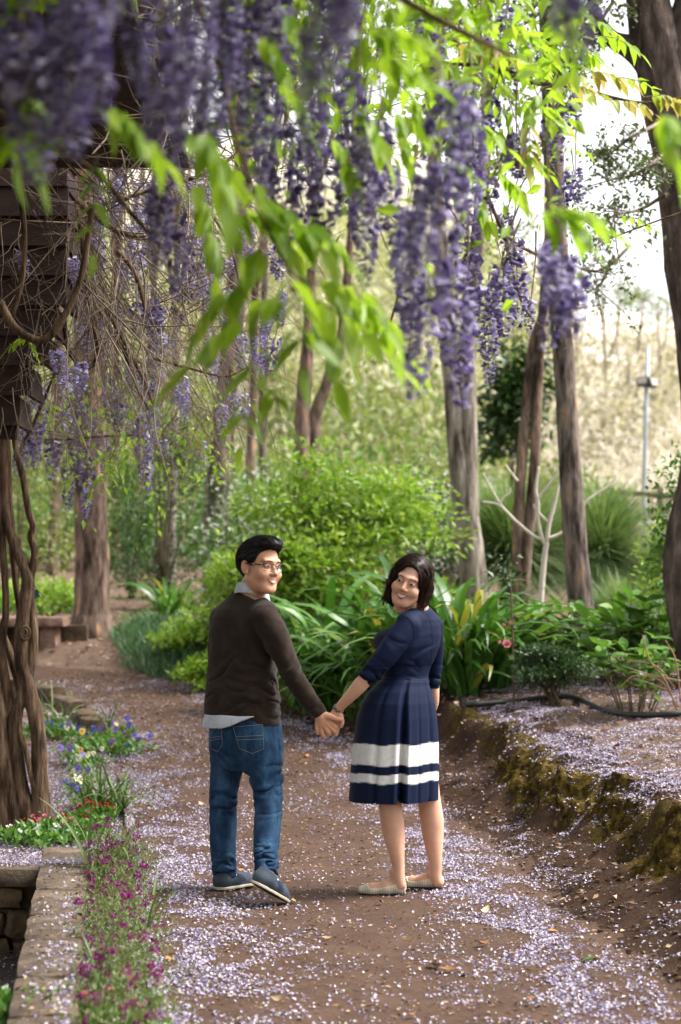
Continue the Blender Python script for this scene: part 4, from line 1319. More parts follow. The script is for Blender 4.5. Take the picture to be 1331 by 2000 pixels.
M_bark_white = surf_mat('bark_white', [(0.3, (0.48, 0.42, 0.34)), (0.7, (0.68, 0.62, 0.54))], 8, (1, 1, .5), .8, .3, .01)
M_vine = surf_mat('vine_bark', [(0.36, (0.035, 0.019, 0.011)), (0.48, (0.115, 0.068, 0.040)), (0.60, (0.20, 0.13, 0.08)), (.70, (.30, .21, .14))], 30, (1, 1, .16), .9, 1.0, .03, 60)
M_twig = surf_mat('twig', [(0.3, (0.06, 0.042, 0.030)), (0.55, (0.20, 0.15, 0.11)), (0.75, (0.38, 0.31, 0.245))], 3, (1, 1, 1), .9, .3, .01)
M_stone = surf_mat('worn_stone', [(0.28, (0.045, 0.031, 0.022)), (0.5, (0.115, 0.082, 0.058)), (0.7, (0.20, 0.15, 0.108)), (0.82, (0.14, 0.115, 0.05))], 7, (1, 1, 1), .9, .9, .03, 22)
M_stone_d = surf_mat('dark_wall_stone', [(0.28, (0.035, 0.024, 0.016)), (0.5, (0.10, 0.066, 0.040)), (0.72, (0.17, 0.115, 0.07))], 8, (1, 1, 1), .9, .9, .03, 22)
M_slate = surf_mat('slate_floor', [(0.3, (0.035, 0.026, 0.026)), (0.7, (0.085, 0.065, 0.062))], 5, (1, 1, 1), .6, .4, .02)
M_redstone = surf_mat('red_brown_stone', [(0.28, (0.10, 0.055, 0.040)), (0.5, (0.22, 0.135, 0.10)), (0.75, (0.36, 0.26, 0.21))], 9, (1, 1, 1), .9, .8, .03, 25)
M_board = surf_mat('dark_stained_board', [(0.3, (0.012, 0.0055, 0.0035)), (0.6, (0.030, 0.012, 0.008)), (0.8, (0.05, 0.022, 0.014))], 5, (.25, 1, 3), .75, .5, .01, 30)

# ================================================================== sunken stone basin, bottom left
fl = MB()
xs = [-3.4, -2.6, -1.95, -1.0]; ys = [3.0, 4.4, 5.7, 7.0, 8.3, 9.62]
tag(ob('basin_floor', mk('basin_floor', *[np.array(a) for a in ([[-3.5, 2.8, -.30], [-.6, 2.8, -.30], [-1.2, 9.7, -.30], [-3.5, 9.7, -.30]], [[0, 1, 2, 3]])], M_slate)), kind='structure')
basin = empty('stone_basin', (-1.4, 9.5, -.3))
tag(basin, 'sunken basin edged with worn brown stone at the lower left corner', 'stone basin')
for i in range(3):
    for j in range(5):
        V, F = rock_box(((xs[i + 1] - xs[i]) / 2 - .008, (ys[j + 1] - ys[j]) / 2 - .008, .02), 50 + i * 7 + j, .3, .1, 3)
        ob('floor_slab', mk('floor_slab', V, F, M_slate, False), basin, np.array([(xs[i] + xs[i + 1]) / 2 + .03 * (j % 2), (ys[j] + ys[j + 1]) / 2, -.278]) - np.array(basin.location))
y = 2.9; k = 0
while y < 9.7:
    L = [.62, .74, .55, .68, .80][k % 5]; yc = y + L / 2
    V, F = rock_box((.112, L / 2 - .004, .055), 70 + k, .35, .16, 7)
    o = ob('coping_stone', mk('coping_stone', V, F, M_stone, True), basin, np.array([basin_x(yc) + .105, yc, .098]) - np.array(basin.location), (0, 0, math.atan(.12)))
    V, F = rock_box((.095, L / 2 - .006, .19), 170 + k, .15, .1, 4)
    ob('wall_stone', mk('wall_stone', V, F, M_stone_d, True), basin, np.array([basin_x(yc) + .115, yc, -.145]) - np.array(basin.location), (0, 0, math.atan(.12)))
    y += L; k += 1
x = -1.40; k = 0
while x > -3.4:
    L = [.62, .55, .7][k % 3]
    V, F = rock_box((L / 2 - .004, .12, .045), 90 + k, .35, .12, 5)
    ob('coping_stone', mk('coping_stone', V, F, M_stone, True), basin, np.array([x - L / 2, BASIN_Y + .10, .10]) - np.array(basin.location))
    x -= L; k += 1
V, F = box((-3.4, BASIN_Y + .05, -.30), (-1.38, BASIN_Y + .2, .055))
ob('mortar', mk('mortar', V, F, M_stone_d), basin, -np.array(basin.location))
g = np.random.default_rng(3)
rows_ = [(-.295, -.20), (-.19, -.06), (-.05, .05)]
for r, (z0, z1) in enumerate(rows_):
    x = -1.415 - .05 * r
    while x > -3.3:
        L = g.uniform(.14, .34); tilt = g.uniform(-.16, .16)
        V, F = rock_box((L / 2 - .008, .045, (z1 - z0) / 2), int(g.integers(1000)), .35, .30, 5)
        ob('wall_stone', mk('wall_stone', V, F, M_stone_d, True), basin, np.array([x - L / 2, BASIN_Y + .045, (z0 + z1) / 2]) - np.array(basin.location), (0, tilt, 0))
        x -= L

# ================================================================== kerbs along the path
edge = empty('path_edging', (xl(8.0), 8.0, 0)); tag(edge, 'low stone edging between the flower bed and the path', 'edging')
y = 3.4; k = 0
while y < 13.4:
    L = .52 + .16 * ((k * 37) % 5) / 5; yc = y + L / 2
    a = math.atan2(xl(yc + .2) - xl(yc - .2), .4)
    V, F = rock_box((.032, L / 2 - .006, .055), 200 + k, .3, .18, 4)
    ob('edging_stone', mk('edging_stone', V, F, M_stone, True), edge, np.array([xl(yc) - .02, yc, .014 + float(G(xl(yc) + .05, yc))]) - np.array(edge.location), (0, 0, -a))
    y += L; k += 1
kerb = empty('kerb', on(-1.9, 16)); tag(kerb, 'brown stone kerb turning behind the wisteria trunk, beside the path', 'kerb')
kp = spline([(-1.86, 15.7), (-2.06, 16.4), (-2.62, 18.0), (-3.5, 18.6), (-4.6, 19.0)], 8)
for k in range(7):
    a, b = kp[k], kp[k + 1]; c = (a + b) / 2; d = b - a
    V, F = rock_box((.085, np.linalg.norm(d) / 2 + .004, .10), 240 + k, .25, .22, 6)
    ob('kerb_stone', mk('kerb_stone', V, F, M_stone_d, True), kerb, np.array([c[0] - .07, c[1], float(G(c[0] + .12, c[1])) + .035]) - np.array(kerb.location), (0, 0, -math.atan2(d[0], d[1])))

# ================================================================== stone seat at the far left
sb = on(-3.4, 21.4); seat = empty('stone_bench', sb)
tag(seat, 'low red-brown stone bench beside the large left trunk', 'bench')
zt = 1.5 - 65 * 21.3 / FPX
for k, (a, b) in enumerate(((-5.6, -4.3), (-4.29, -2.94))):
    V, F = rock_box(((b - a) / 2, .26, .055), 300 + k, .4, .12, 6)
    ob('seat_slab', mk('seat_slab', V, F, M_redstone, True), seat, np.array([(a + b) / 2, 21.4, zt - .05]) - sb)
for k, x in enumerate((-5.2, -4.3, -3.12)):
    V, F = rock_box((.09, .18, .26), 310 + k, .2, .1, 4)
    ob('support', mk('support', V, F, M_redstone, True), seat, np.array([x, 21.42, zt - .34]) - sb)
for k in range(5):
    V, F = rock_box((.28, .06, .25), 320 + k, .25, .15, 4)
    ob('back_stone', mk('back_stone', V, F, M_stone_d, True), seat, np.array([-5.3 + k * .57, 21.66, zt - .34]) - sb)

# ================================================================== boarded timber pavilion, upper left
HY = 10.9
pv = empty('timber_pavilion', on(-2.4, HY)); po = np.array(pv.location)
tag(pv, 'dark brown boarded timber pavilion behind the vines at the upper left', 'pavilion')
for k in range(17):
    z0 = P(0, 800, HY)[2] + k * .165
    xe = pxw([38, 60, 96, 112][k] if k < 4 else 128 + 2 * (k % 2), HY)
    V, F = box((-.5, -.014, -.086), (.5, .014, .086))
    V[:, 0] *= (xe + 4.2); V[:, 0] += (xe - 4.2) / 2
    V[V[:, 2] > 0, 1] += .022
    ob('board', mk('board', V, F, M_board), pv, np.array([0, HY, z0]) - po)
    V, F = box((-.014, -.5, -.086), (.014, .5, .086)); V[:, 1] *= .5; V[:, 1] += .27
    V[V[:, 2] > 0, 0] -= .022
    ob('board', mk('board', V, F, M_board), pv, np.array([xe - .02, HY, z0]) - po)
V, F = box((-4.6, HY - .5, P(0, 800, HY)[2] + 17 * .165), (pxw(128, HY) + .35, HY + 3.6, P(0, 800, HY)[2] + 17 * .165 + .06))
ob('roof', mk('roof', V - po, F, M_board), pv)
for x, yy in ((pxw(-110, HY), HY + .35), (-4.1, HY + .05)):
    zg = float(G(x, yy)); V, F = box((x - .06, yy - .06 + .08, zg - .1), (x + .06, yy + .06 + .08, P(0, 800, HY)[2] + 2.8))
    ob('post', mk('post', V - po, F, M_board), pv)
V, F = box((-4.2, HY + .04, P(0, 806, HY)[2] - .14), (pxw(30, HY), HY + .12, P(0, 806, HY)[2] - .02))
ob('beam', mk('beam', V - po, F, M_board), pv)

# boarded roof added towards the camera to block sky light from the blossom
vr_ = empty('added_shade_roof', (-1.7, 9.9, 3.70)); tag(vr_, 'dark boarded roof added to shade the wisteria at the upper left', 'roof'); vo_ = np.array(vr_.location)
for k in range(27):
    V, F = box((-4.6, -3 + k * .5, 3.70), (.25 if k < 19 else -.80, -3 + k * .5 + .47, 3.73)); ob('roof_board', mk('roof_board', V - vo_, F, M_board), vr_)
for x in (-4.2, -2.5, -1.1):
    V, F = box((x - .05, -3, 3.735), (x + .05, 10.4, 3.85)); ob('rafter', mk('rafter', V - vo_, F, M_board), vr_)

# ================================================================== the old wisteria with its twisted trunk
WY = 11.9
vb = on(pxw(60, WY), WY)
vine = empty('wisteria_vine', vb)
tag(vine, 'old wisteria with twisted brown trunk climbing the dark pavilion', 'wisteria')


def stem(mb, pts, Y, n=None, sides=12, mi=0, knob=.10, seed=0):
    p = np.array([[*P(a[0], a[1], Y + (a[2] if len(a) > 3 else 0)), (a[-1]) * (Y + (a[2] if len(a) > 3 else 0)) / FPX] for a in pts])
    q = spline(p, n or len(p) * 7)
    V, F, C = tube(q[:, :3], q[:, 3], sides)
    body_n = len(q) * sides
    cen = np.repeat(q[:, :3], sides, 0); rad = np.repeat(q[:, 3], sides)
    dv = V[:body_n] - cen
    nz = vn(V[:body_n] * np.array([22, 22, 7]), 31 + seed) * knob + vn(V[:body_n] * np.array([60, 60, 14]), 5 + seed) * knob * .8
    V[:body_n] = cen + dv * (1 + nz)[:, None]
    n0 = mb.n; mb.add(V, F, mi); mb.F[3].append(C + n0); mb.M[3].append(np.full(len(C), mi))


stems = [
    [(84, 1622, 20.1), (82, 1590, 18.9), (78, 1526, 16.5), (76, 1455, 15.3), (70, 1400, 15.3), (58, 1350, 15.3), (45, 1300, 16.5), (42, 1250, 16.5), (46, 1215, 16.5), (52, 1170, 14.2), (56, 1135, 13.6), (50, 1112, 11.8), (38, 1085, 10.6), (22, 1045, 10.6), (12, 1000, 10.0), (8, 930, 9.4), (6, 850, 9.4), (4, 760, 9.4), (10, 690, 9.4), (24, 620, 8.3)],
    [(64, 1622, 18.9), (58, 1590, 17.7), (44, 1545, 15.3), (36, 1500, 14.2), (28, 1440, 14.2), (30, 1395, 14.2), (42, 1365, 11.8), (55, 1320, 10.0), (65, 1270, 9.4), (66, 1220, 8.8), (62, 1180, 8.3), (60, 1130, 8.3), (66, 1100, 8.3), (68, 1075, 7.1), (60, 1050, 7.1), (65, 1028, 7.1), (56, 1000, 6.5), (50, 960, 5.9), (42, 920, 6.5), (32, 880, 5.9), (25, 820, 5.9), (20, 740, 5.9), (30, 660, 4.7)],
    [(34, 1620, 18.9), (22, 1560, 17.7), (10, 1500, 18.9), (2, 1440, 17.7), (-4, 1370, 16.5), (-14, 1300, 14.2), (-20, 1200, 13.0), (-18, 1080, 11.8), (-10, 950, 10.6)],
    [(14, 1618, 16.5), (4, 1540, 14.2), (0, 1470, 13.0), (6, 1405, 11.8), (20, 1385, 10.6), (12, 1330, 9.4), (3, 1280, 9.4), (6, 1232, 8.3), (12, 1200, 7.1), (10, 1130, 7.1), (5, 1050, 7.1), (3, 900, 7.1), (12, 760, 5.9)],
    [(40, 1200, .08, 6), (30, 1130, .08, 7), (25, 1060, .08, 7.5), (19, 980, .08, 7), (16, 900, .08, 7), (12, 800, .08, 7), (8, 700, .08, 6)],
    [(66, 1540, -.03, 5), (52, 1470, -.04, 5.5), (40, 1430, -.03, 5), (38, 1380, 0, 5)],
    [(40, 1350, .1, 9), (28, 1300, .1, 9), (14, 1262, .1, 8), (4, 1235, .1, 7)],
]
for k, s_ in enumerate(stems):
    mb = MB(); stem(mb, s_, WY, seed=k); o = ob('stem', mb.mesh('stem', [M_vine], True, off=vb), vine)
    if k == 0: tag(o, 'thickest twisted stem of the wisteria trunk')
# knot hole on the main stem
kn = P(50, 1236, WY - .05); mb = MB()
a = np.linspace(0, 2 * np.pi, 17)
add_tube(mb, np.stack([kn[0] + .026 * np.cos(a), np.full(17, kn[1]) + .006 * np.cos(a), kn[2] + .040 * np.sin(a)], -1), .009, 6, cap=False)
add_tube(mb, np.stack([kn[0] + .012 * np.cos(a), np.full(17, kn[1] - .004), kn[2] + .021 * np.sin(a)], -1), .007, 6, cap=False)
ob('knot', mb.mesh('knot', [M_vine], True, off=vb), vine)
# plant tag on a wire
tgb = P(72, 1160, WY - .06)
tgo = empty('plant_tag', tgb); tag(tgo, 'small green plant tag wired to the wisteria trunk', 'tag')
V = np.array([[-.012, 0, .03], [.006, -.004, .022], [.022, 0, -.018], [-.016, .002, -.032]]); V2 = V + [0, .0015, 0]
F = np.array([[0, 3, 2, 1], [4, 5, 6, 7], [0, 1, 5, 4], [1, 2, 6, 5], [2, 3, 7, 6], [3, 0, 4, 7]])
ob('card', mk('card', np.concatenate([V, V2]), F, plain('tag_green', (.045, .16, .13), .6)), tgo)
for k in range(3):
    V, F = box((-.009 + .002 * k, -.0045, .010 - .011 * k), (.010 + .002 * k, -.0035, .0125 - .011 * k))
    ob('print_line', mk('print_line', V, F, plain('tag_print', (.02, .06, .05), .7)), tgo)
mb = MB(); add_tube(mb, np.array([P(55, 1122, WY - .08), P(64, 1138, WY - .075), P(74, 1153, WY - .07), P(87, 1166, WY - .06)]) - tgb, .0028, 5)
ob('wire', mb.mesh('wire', [plain('wire_black', (.01, .012, .012), .5)]), tgo)

# branches that leave the trunk and sweep over the path
br_list = [
    ([(10, 690, 7), (60, 560, 6.5), (110, 480, 6), (150, 430, 6), (190, 330, 5.5), (260, 220, 5)], 11.3),
    ([(24, 620, 6), (44, 540, 6), (48, 460, 6), (42, 390, 6), (30, 320, 5), (10, 250, 5)], 9.4),
    ([(0, 590, 8), (30, 640, 8), (70, 664, 8), (100, 655, 8), (130, 610, 7.5), (158, 545, 7), (172, 470, 6), (180, 400, 6)], 8.2),
    ([(128, 640, 5), (134, 680, 5), (152, 708, 5), (175, 718, 5), (190, 695, 5.5), (187, 650, 5.5), (176, 590, 5.5), (166, 530, 5.5), (162, 470, 5.5), (150, 400, 5)], 11.2),
    ([(150, 390, 7), (190, 425, 6.5), (240, 455, 6), (300, 462, 5), (350, 420, 4)], 10.8),
    ([(230, 490, 5.5), (262, 530, 5), (282, 590, 4.5), (284, 610, 3)], 10.6),
    ([(170, 540, 4.5), (205, 600, 4.2), (250, 680, 4), (285, 750, 3.5), (300, 790, 2.5)], 11.4),
    ([(165, 560, 4), (215, 640, 4), (245, 690, 4), (270, 760, 3.2), (292, 800, 2.2)], 11.6),
    ([(200, 400, 4), (300, 370, 4), (420, 330, 4), (520, 250, 4)], 11.0),
    ([(250, 300, 4.5), (330, 330, 4.2), (400, 400, 3.8), (450, 480, 3), (470, 560, 2.4)], 11.2),
    ([(40, 855, 3), (120, 858, 3), (200, 852, 2.8), (260, 850, 2)], 13.0),
    ([(300, 700, 3), (380, 722, 2.6), (440, 735, 2.2), (480, 720, 1.6)], 11.8),
    ([(30, 900, 4), (60, 840, 3.6), (95, 760, 3), (120, 690, 2.6)], 12.0),
]
for k, (pts, Y) in enumerate(br_list):
    mb = MB(); stem(mb, pts, Y, sides=8, seed=k, knob=.08); ob('branch', mb.mesh('branch', [M_vine], True, off=vb), vine)
# the tangle of thin twigs
mb = MB(); g = np.random.default_rng(21)
def twig(px, py, Y, dpx, dpy, L, r, sag):
    p0 = P(px, py, Y); d = nrm(np.array([dpx, g.normal(0, 35), -dpy])); q = [p0]; v = d.copy()
    for k in range(7):
        v = nrm(v + g.normal(0, .17, 3) + np.array([0, 0, -sag])); q.append(q[-1] + v * L / 7)
    add_tube(mb, np.array(q), np.linspace(r, r * .35, 8), 4, cap=False)
for k in range(420):
    px = g.uniform(130, 420); py = g.uniform(290, 700) - (px - 130) * .25
    twig(px, py, g.uniform(10, 13), g.normal(40, 60), g.normal(60, 60), g.uniform(.35, 1.3), g.uniform(.0018, .0048), g.uniform(-.02, .09))
for k in range(110):                                    # the bundle sweeping down to the right
    t = g.uniform(0, 1); twig(150 + 30 * t + g.normal(0, 14), 470 + 60 * t + g.normal(0, 20), g.uniform(11, 12), 60 + g.normal(0, 10), 130 + g.normal(0, 18), g.uniform(.6, 1.15), g.uniform(.002, .0045), .03)
for k in range(260):                                    # fine hanging ends
    px = g.uniform(60, 560); twig(px, g.uniform(560, 860) - max(0, px - 300) * .5, g.uniform(11, 14), g.normal(0, 45), 70, g.uniform(.2, .6), g.uniform(.001, .0026), .05)
for k in range(120):                                    # in front of the boards
    twig(g.uniform(0, 130), g.uniform(250, 850), g.uniform(10.2, 10.8), g.normal(20, 50), g.normal(40, 70), g.uniform(.2, .7), g.uniform(.0012, .0034), g.uniform(-.04, .08))
for k in range(230):                                    # overhead mat, upper left
    twig(g.uniform(-50, 620), g.uniform(-80, 330), g.uniform(7.5, 11), g.normal(40, 70), g.normal(30, 60), g.uniform(.4, 1.2), g.uniform(.002, .005), g.uniform(-.03, .05))
for k in range(520):                                    # the pale curtain of fine twigs before the large left trunk
    twig(g.uniform(30, 420), g.uniform(640, 860), g.uniform(12, 15), g.normal(0, 55), 50 + g.normal(0, 30), g.uniform(.25, .75), g.uniform(.0014, .0034), .03)
tag(ob('twig', mb.mesh('twig', [M_twig], True, off=vb), vine), 'tangled thin bare twigs', kind='stuff')

# ================================================================== trees
M_gum = leaf_mat('gum_leaf', [(0, (.045, .075, .028)), (.5, (.085, .12, .045)), (1, (.15, .18, .075))], .3, .5)
M_gum_y = leaf_mat('gum_leaf_light', [(0, (.09, .14, .035)), (.6, (.17, .23, .06)), (1, (.28, .30, .11))], .35, .5)


def bark_tube(pts4, sides, rows, seed, depth=.06, flute=.0):
    q = spline(pts4, rows)
    V, F, C = tube(q[:, :3], q[:, 3], sides)
    n = rows * sides; cen = np.repeat(q[:, :3], sides, 0); dv = V[:n] - cen
    ang = np.tile(np.arange(sides) / sides * 2 * np.pi, rows)
    r0 = q[:, 3].mean()
    arc = np.stack([np.cos(ang) * 9, np.sin(ang) * 9, V[:n, 2] / r0 * .32], -1)
    rid = 1 - np.abs(vn(arc * [.8, .8, 1], seed)) * 2.2; pl = vn(np.stack([np.cos(ang) * 4, np.sin(ang) * 4, V[:n, 2] / r0 * .9], -1), seed + 3)
    V[:n] = cen + dv * (1 + depth * (rid - .4) + depth * .5 * pl + flute * np.sin(ang * 5 + seed) * np.clip(1 - (V[:n, 2] - V[:n, 2].min()) / .5, 0, 1))[:, None]
    return V, F, C


def crown_leaves(cen, rad, n, size, seed, clumps=14, hang=.6):
    g = np.random.default_rng(seed)
    cc = cen + nrm(g.normal(0, 1, (clumps, 3))) * rad * g.uniform(.35, 1, (clumps, 1))
    k = g.integers(0, clumps, n)
    p = cc[k] + g.normal(0, 1, (n, 3)) * np.asarray(rad) * .20
    d = nrm(g.normal(0, 1, (n, 3)) + np.array([0, 0, -hang]))
    return scatter_leaves(p, d, nrm(g.normal(0, 1, (n, 3))), g.uniform(.7, 1.3, n) * size), cc


def tree(label, Y, trunks, mat, crown=None, sides=28, seed=0, group=None, depth=.06, base=None, name='tree', flare=1.35):
    """trunks: lists of (px, py, r px); the first starts at the ground; crown: (height above the ground, radius, leaves, size, material)"""
    p0 = trunks[0][0]; b = np.array([pxw(p0[0], Y), Y, 0.0]); b[2] = float(G(b[0], b[1])) - .03
    root = empty(name, b); tag(root, label, 'tree', group)
    for k, tr in enumerate(trunks):
        pts = [[*P(a[0], a[1], Y + (a[3] if len(a) > 3 else 0)), a[2] * Y / FPX] for a in tr]
        if k == 0:
            if pts[0][2] > b[2] + .05 or True:
                top = pts[1] if len(pts) > 1 else pts[0]
                pts[0] = [b[0], b[1], b[2], pts[0][3] * flare]
                f = pts[0].copy(); f[2] += .22; f[3] = tr[0][2] * Y / FPX * 1.06; f[0] += (top[0] - b[0]) * .1
                if pts[1][2] > f[2] + .1: pts.insert(1, f)
        pts = np.array(pts)
        L = np.linalg.norm(np.diff(pts[:, :3], axis=0), axis=1).sum()
        V, F, C = bark_tube(pts, sides if k == 0 else max(12, sides - 8), int(np.clip(L / (pts[:, 3].mean() * .8), 14, 90)), seed + k, depth, .06 if k == 0 else 0)
        mb = MB(); mb.add(V, F); mb.F[3].append(C); mb.M[3].append(np.zeros(len(C), int))
        ob('trunk' if k == 0 else 'limb', mb.mesh('trunk', [mat], True, off=b), root)
    if crown:
        h, rad, n, size, lm = crown
        tp = np.array(P(trunks[-1][-1][0], trunks[-1][-1][1], Y))
        cen = np.array([tp[0], tp[1], b[2] + h])
        (V, F), cc = crown_leaves(cen, np.asarray(rad, float), n, size, seed + 50)
        co = ob('crown', mk('crown', V - b, F, lm), root); tag(co, kind='stuff')
        mb = MB()
        for c in cc[:8]:
            add_tube(mb, spline(np.array([tp, (tp + c) / 2 + [0, 0, .3], c]), 8), np.linspace(.07, .015, 8) * min(1, rad[0] / 2.5), 6)
        ob('branch', mb.mesh('branch', [mat], True, off=b), root)
    return root


g5 = np.random.default_rng(55)
tree('large reddish-brown trunk flaring at its base beside the stone bench', 22.0, [[(180, 1275, 38), (180, 1180, 35), (179, 1060, 33), (177, 950, 32), (176, 800, 31), (172, 600, 29), (168, 300, 26), (150, -200, 20)]], M_bark_red, (9.5, (2.6, 2.4, 1.5), 2600, .16, M_gum), 40, 1, depth=.075)
tree('grey-brown trunk behind the man with an orange scar', 27.0, [[(424, 1150, 27), (420, 1080, 26), (423, 980, 25), (432, 880, 24), (442, 780, 23), (455, 650, 21), (470, 400, 18), (490, 0, 14)]], M_bark_grey, (11, (2.4, 2.2, 1.5), 2000, .18, M_gum), 36, 4, depth=.06)
tree('pale grey double trunk rising behind the woman', 21.0, [[(927, 1180, 27), (924, 1110, 26), (912, 1020, 25), (903, 940, 23), (893, 860, 20), (886, 780, 18), (878, 690, 17), (868, 560, 16), (850, 350, 14), (835, 0, 11)], [(916, 1010, 20), (914, 920, 20), (915, 830, 18), (914, 740, 17), (914, 650, 16), (922, 560, 15), (934, 460, 14), (948, 300, 12), (955, 0, 9)]], M_bark_pale, (9, (2.2, 2.0, 1.3), 2400, .14, M_gum_y), 36, 9, depth=.055)
tree('slim pair of brown stems joined low, left of the white sapling', 19.5, [[(1021, 1215, 16), (1014, 1150, 14), (1011, 1080, 12), (1014, 980, 11), (1021, 880, 10), (1028, 790, 9), (1034, 720, 8), (1042, 660, 7), (1060, 610, 5)], [(1020, 1180, 13), (1028, 1090, 12), (1036, 1010, 11), (1045, 900, 10.5), (1050, 770, 10), (1057, 650, 9), (1064, 560, 8), (1075, 400, 7), (1090, 200, 5)]], M_bark_red, None, 24, 14, depth=.06)
tree('straight grey-brown trunk with orange flecks, right of the white sapling', 18.6, [[(1138, 1225, 25), (1132, 1150, 24), (1124, 1060, 23), (1117, 960, 22), (1111, 860, 21), (1105, 760, 20.5), (1098, 660, 21), (1090, 560, 22), (1086, 460, 22), (1082, 330, 20), (1075, 150, 18), (1060, -150, 14)]], M_bark_grey, (8.5, (2.2, 2.0, 1.3), 2200, .13, M_gum_y), 36, 18, depth=.06)
tree('dark rough-barked trunk forking at the right edge', 15.2, [[(1384, 1380, 54), (1374, 1260, 54), (1356, 1130, 58), (1352, 1060, 52), (1366, 960, 42), (1376, 850, 42), (1368, 700, 43), (1346, 540, 44), (1336, 420, 46), (1326, 300, 50), (1308, 190, 54), (1288, 110, 52), (1268, 20, 44), (1250, -120, 36)], [(1316, 210, 44), (1330, 120, 42), (1352, 20, 38), (1385, -120, 32)], [(1300, 170, 34), (1262, 118, 27), (1230, 92, 22), (1196, 76, 16), (1170, 40, 11), (1150, -20, 8)]], M_bark_dark, (8.2, (3.4, 3.4, 1.2), 5600, .16, M_gum_y), 44, 23, depth=.10)

# white bare sapling
SY = 18.9; sbp = np.array([pxw(1053, SY), SY, float(G(pxw(1053, SY), SY))])
sap = empty('sapling', sbp); tag(sap, 'bare white-barked sapling with forking branches between two trunks', 'tree')
for k, pts in enumerate([[(1053, 1215, 6.5), (1058, 1150, 6), (1064, 1085, 5.6), (1068, 1060, 5)], [(1068, 1062, 4.5), (1062, 1058, 4), (1052, 1020, 3.8), (1051, 980, 3.5), (1047, 955, 3.2), (1053, 912, 2.4)], [(1051, 975, 3), (1062, 960, 2.8), (1078, 940, 2.6), (1092, 922, 2.3), (1096, 905, 1.6)],
                        [(1068, 1060, 4.4), (1073, 1022, 4), (1082, 990, 3.2), (1091, 950, 2.6), (1096, 930, 2)], [(1073, 1022, 3), (1058, 1008, 2.8), (1046, 992, 2.6), (1042, 985, 2)], [(1070, 1052, 4), (1090, 1045, 3.6), (1110, 1030, 3.4), (1143, 983, 3), (1165, 965, 2.6), (1190, 948, 2), (1206, 930, 1.5)],
                        [(1062, 1055, 3.4), (1040, 1045, 3.2), (1008, 1018, 3), (990, 1000, 3), (976, 987, 2.8), (960, 982, 2.4), (942, 980, 1.8)], [(976, 987, 2.4), (984, 972, 2.4), (996, 962, 2), (997, 953, 1.5)], [(1008, 1018, 2.4), (995, 1005, 2), (975, 980, 2), (955, 945, 1.6), (945, 925, 1.2)], [(1012, 940, 2.2), (1000, 925, 2), (988, 908, 1.5)]]):
    mb = MB(); stem(mb, pts, SY, sides=7, knob=.05, seed=k); ob('trunk' if k == 0 else 'branch', mb.mesh('branch', [M_bark_white], True, off=sbp), sap)

# farther trunks
far = [
    ('thin pale trunk among the dark green shrubs', 30, [[(333, 1090, 11), (335, 1000, 10), (338, 900, 9), (342, 780, 8), (345, 500, 6)]], M_bark_pale),
    ('far brown trunk, left stem of the leaning pair', 36, [[(588, 905, 16), (590, 830, 15), (596, 740, 14), (604, 640, 12), (612, 400, 9)]], M_bark_red),
    ('far brown trunk, right stem leaning to the right', 36.3, [[(604, 905, 13), (615, 830, 13), (636, 760, 12), (655, 700, 11), (672, 620, 10), (690, 400, 7)]], M_bark_red),
    ('far reddish stump-like trunk above the white blossom bush', 33, [[(486, 950, 9), (490, 880, 9), (494, 800, 8), (498, 600, 7)]], M_bark_red),
    ('far grey trunk at the back of the garden near the man', 40, [[(512, 900, 10), (514, 780, 9), (516, 660, 8), (520, 400, 6)]], M_bark_grey),
    ('far brown trunk at the left edge behind the vine', 34, [[(105, 1130, 13), (108, 1020, 12), (112, 900, 11), (116, 600, 9)]], M_bark_red),
    ('far grey trunk between the vine and the large left trunk', 40, [[(45, 1110, 9), (48, 1000, 9), (52, 850, 8), (56, 600, 7)]], M_bark_grey),
    ('far slim trunk right of the large left trunk', 36, [[(225, 1090, 8), (228, 980, 8), (226, 860, 7), (230, 600, 6)]], M_bark_red),
    ('far pale trunk half hidden by the green shrub', 38, [[(290, 1060, 7), (292, 960, 7), (296, 850, 6), (300, 560, 5)]], M_bark_pale),
]
for k, (lb, Y, tr, m) in enumerate(far):
    tree(lb, Y, tr, m, (11.0, (1.8, 1.6, 1.2), 260, .2, M_gum if k % 2 else M_gum_y), 16, 60 + k * 3, 'far trunks', flare=1.1)
hillt = [('bare slim tree highest on the bright slope', 78, [[(1130, 760, 3), (1126, 660, 2.6), (1124, 560, 2)], [(1128, 700, 2), (1140, 640, 1.6), (1146, 570, 1.2)], [(1126, 660, 1.8), (1116, 610, 1.4), (1112, 540, 1)]]),
         ('bare forked tree on the slope right of the lamp pole', 74, [[(1290, 780, 3), (1288, 700, 2.6), (1284, 600, 2)], [(1288, 720, 2), (1300, 660, 1.6), (1304, 580, 1.2)]]),
         ('bare pale tree low on the slope left of the lamp pole', 62, [[(1222, 850, 3), (1226, 780, 2.6), (1230, 690, 2)], [(1225, 800, 2), (1212, 740, 1.6), (1206, 660, 1.2)]]),
         ('bare pale tree between the straight trunk and the slim pair', 66, [[(1072, 830, 3), (1070, 740, 2.6), (1072, 640, 2)], [(1071, 780, 2), (1080, 720, 1.6), (1084, 640, 1)]]),
         ('bare thin tree on the bright hillside', 70, [[(1188, 710, 3), (1180, 640, 3), (1176, 560, 2.5), (1178, 500, 2)], [(1190, 700, 2.6), (1205, 650, 2.4), (1210, 590, 2), (1212, 520, 1.6)], [(1180, 640, 2), (1170, 600, 1.8), (1165, 550, 1.4)]]),
         ('small hazy tree on the bright hillside near the lamp pole', 85, [[(1245, 700, 4), (1250, 650, 3), (1254, 610, 2), (1256, 590, 2)]])]
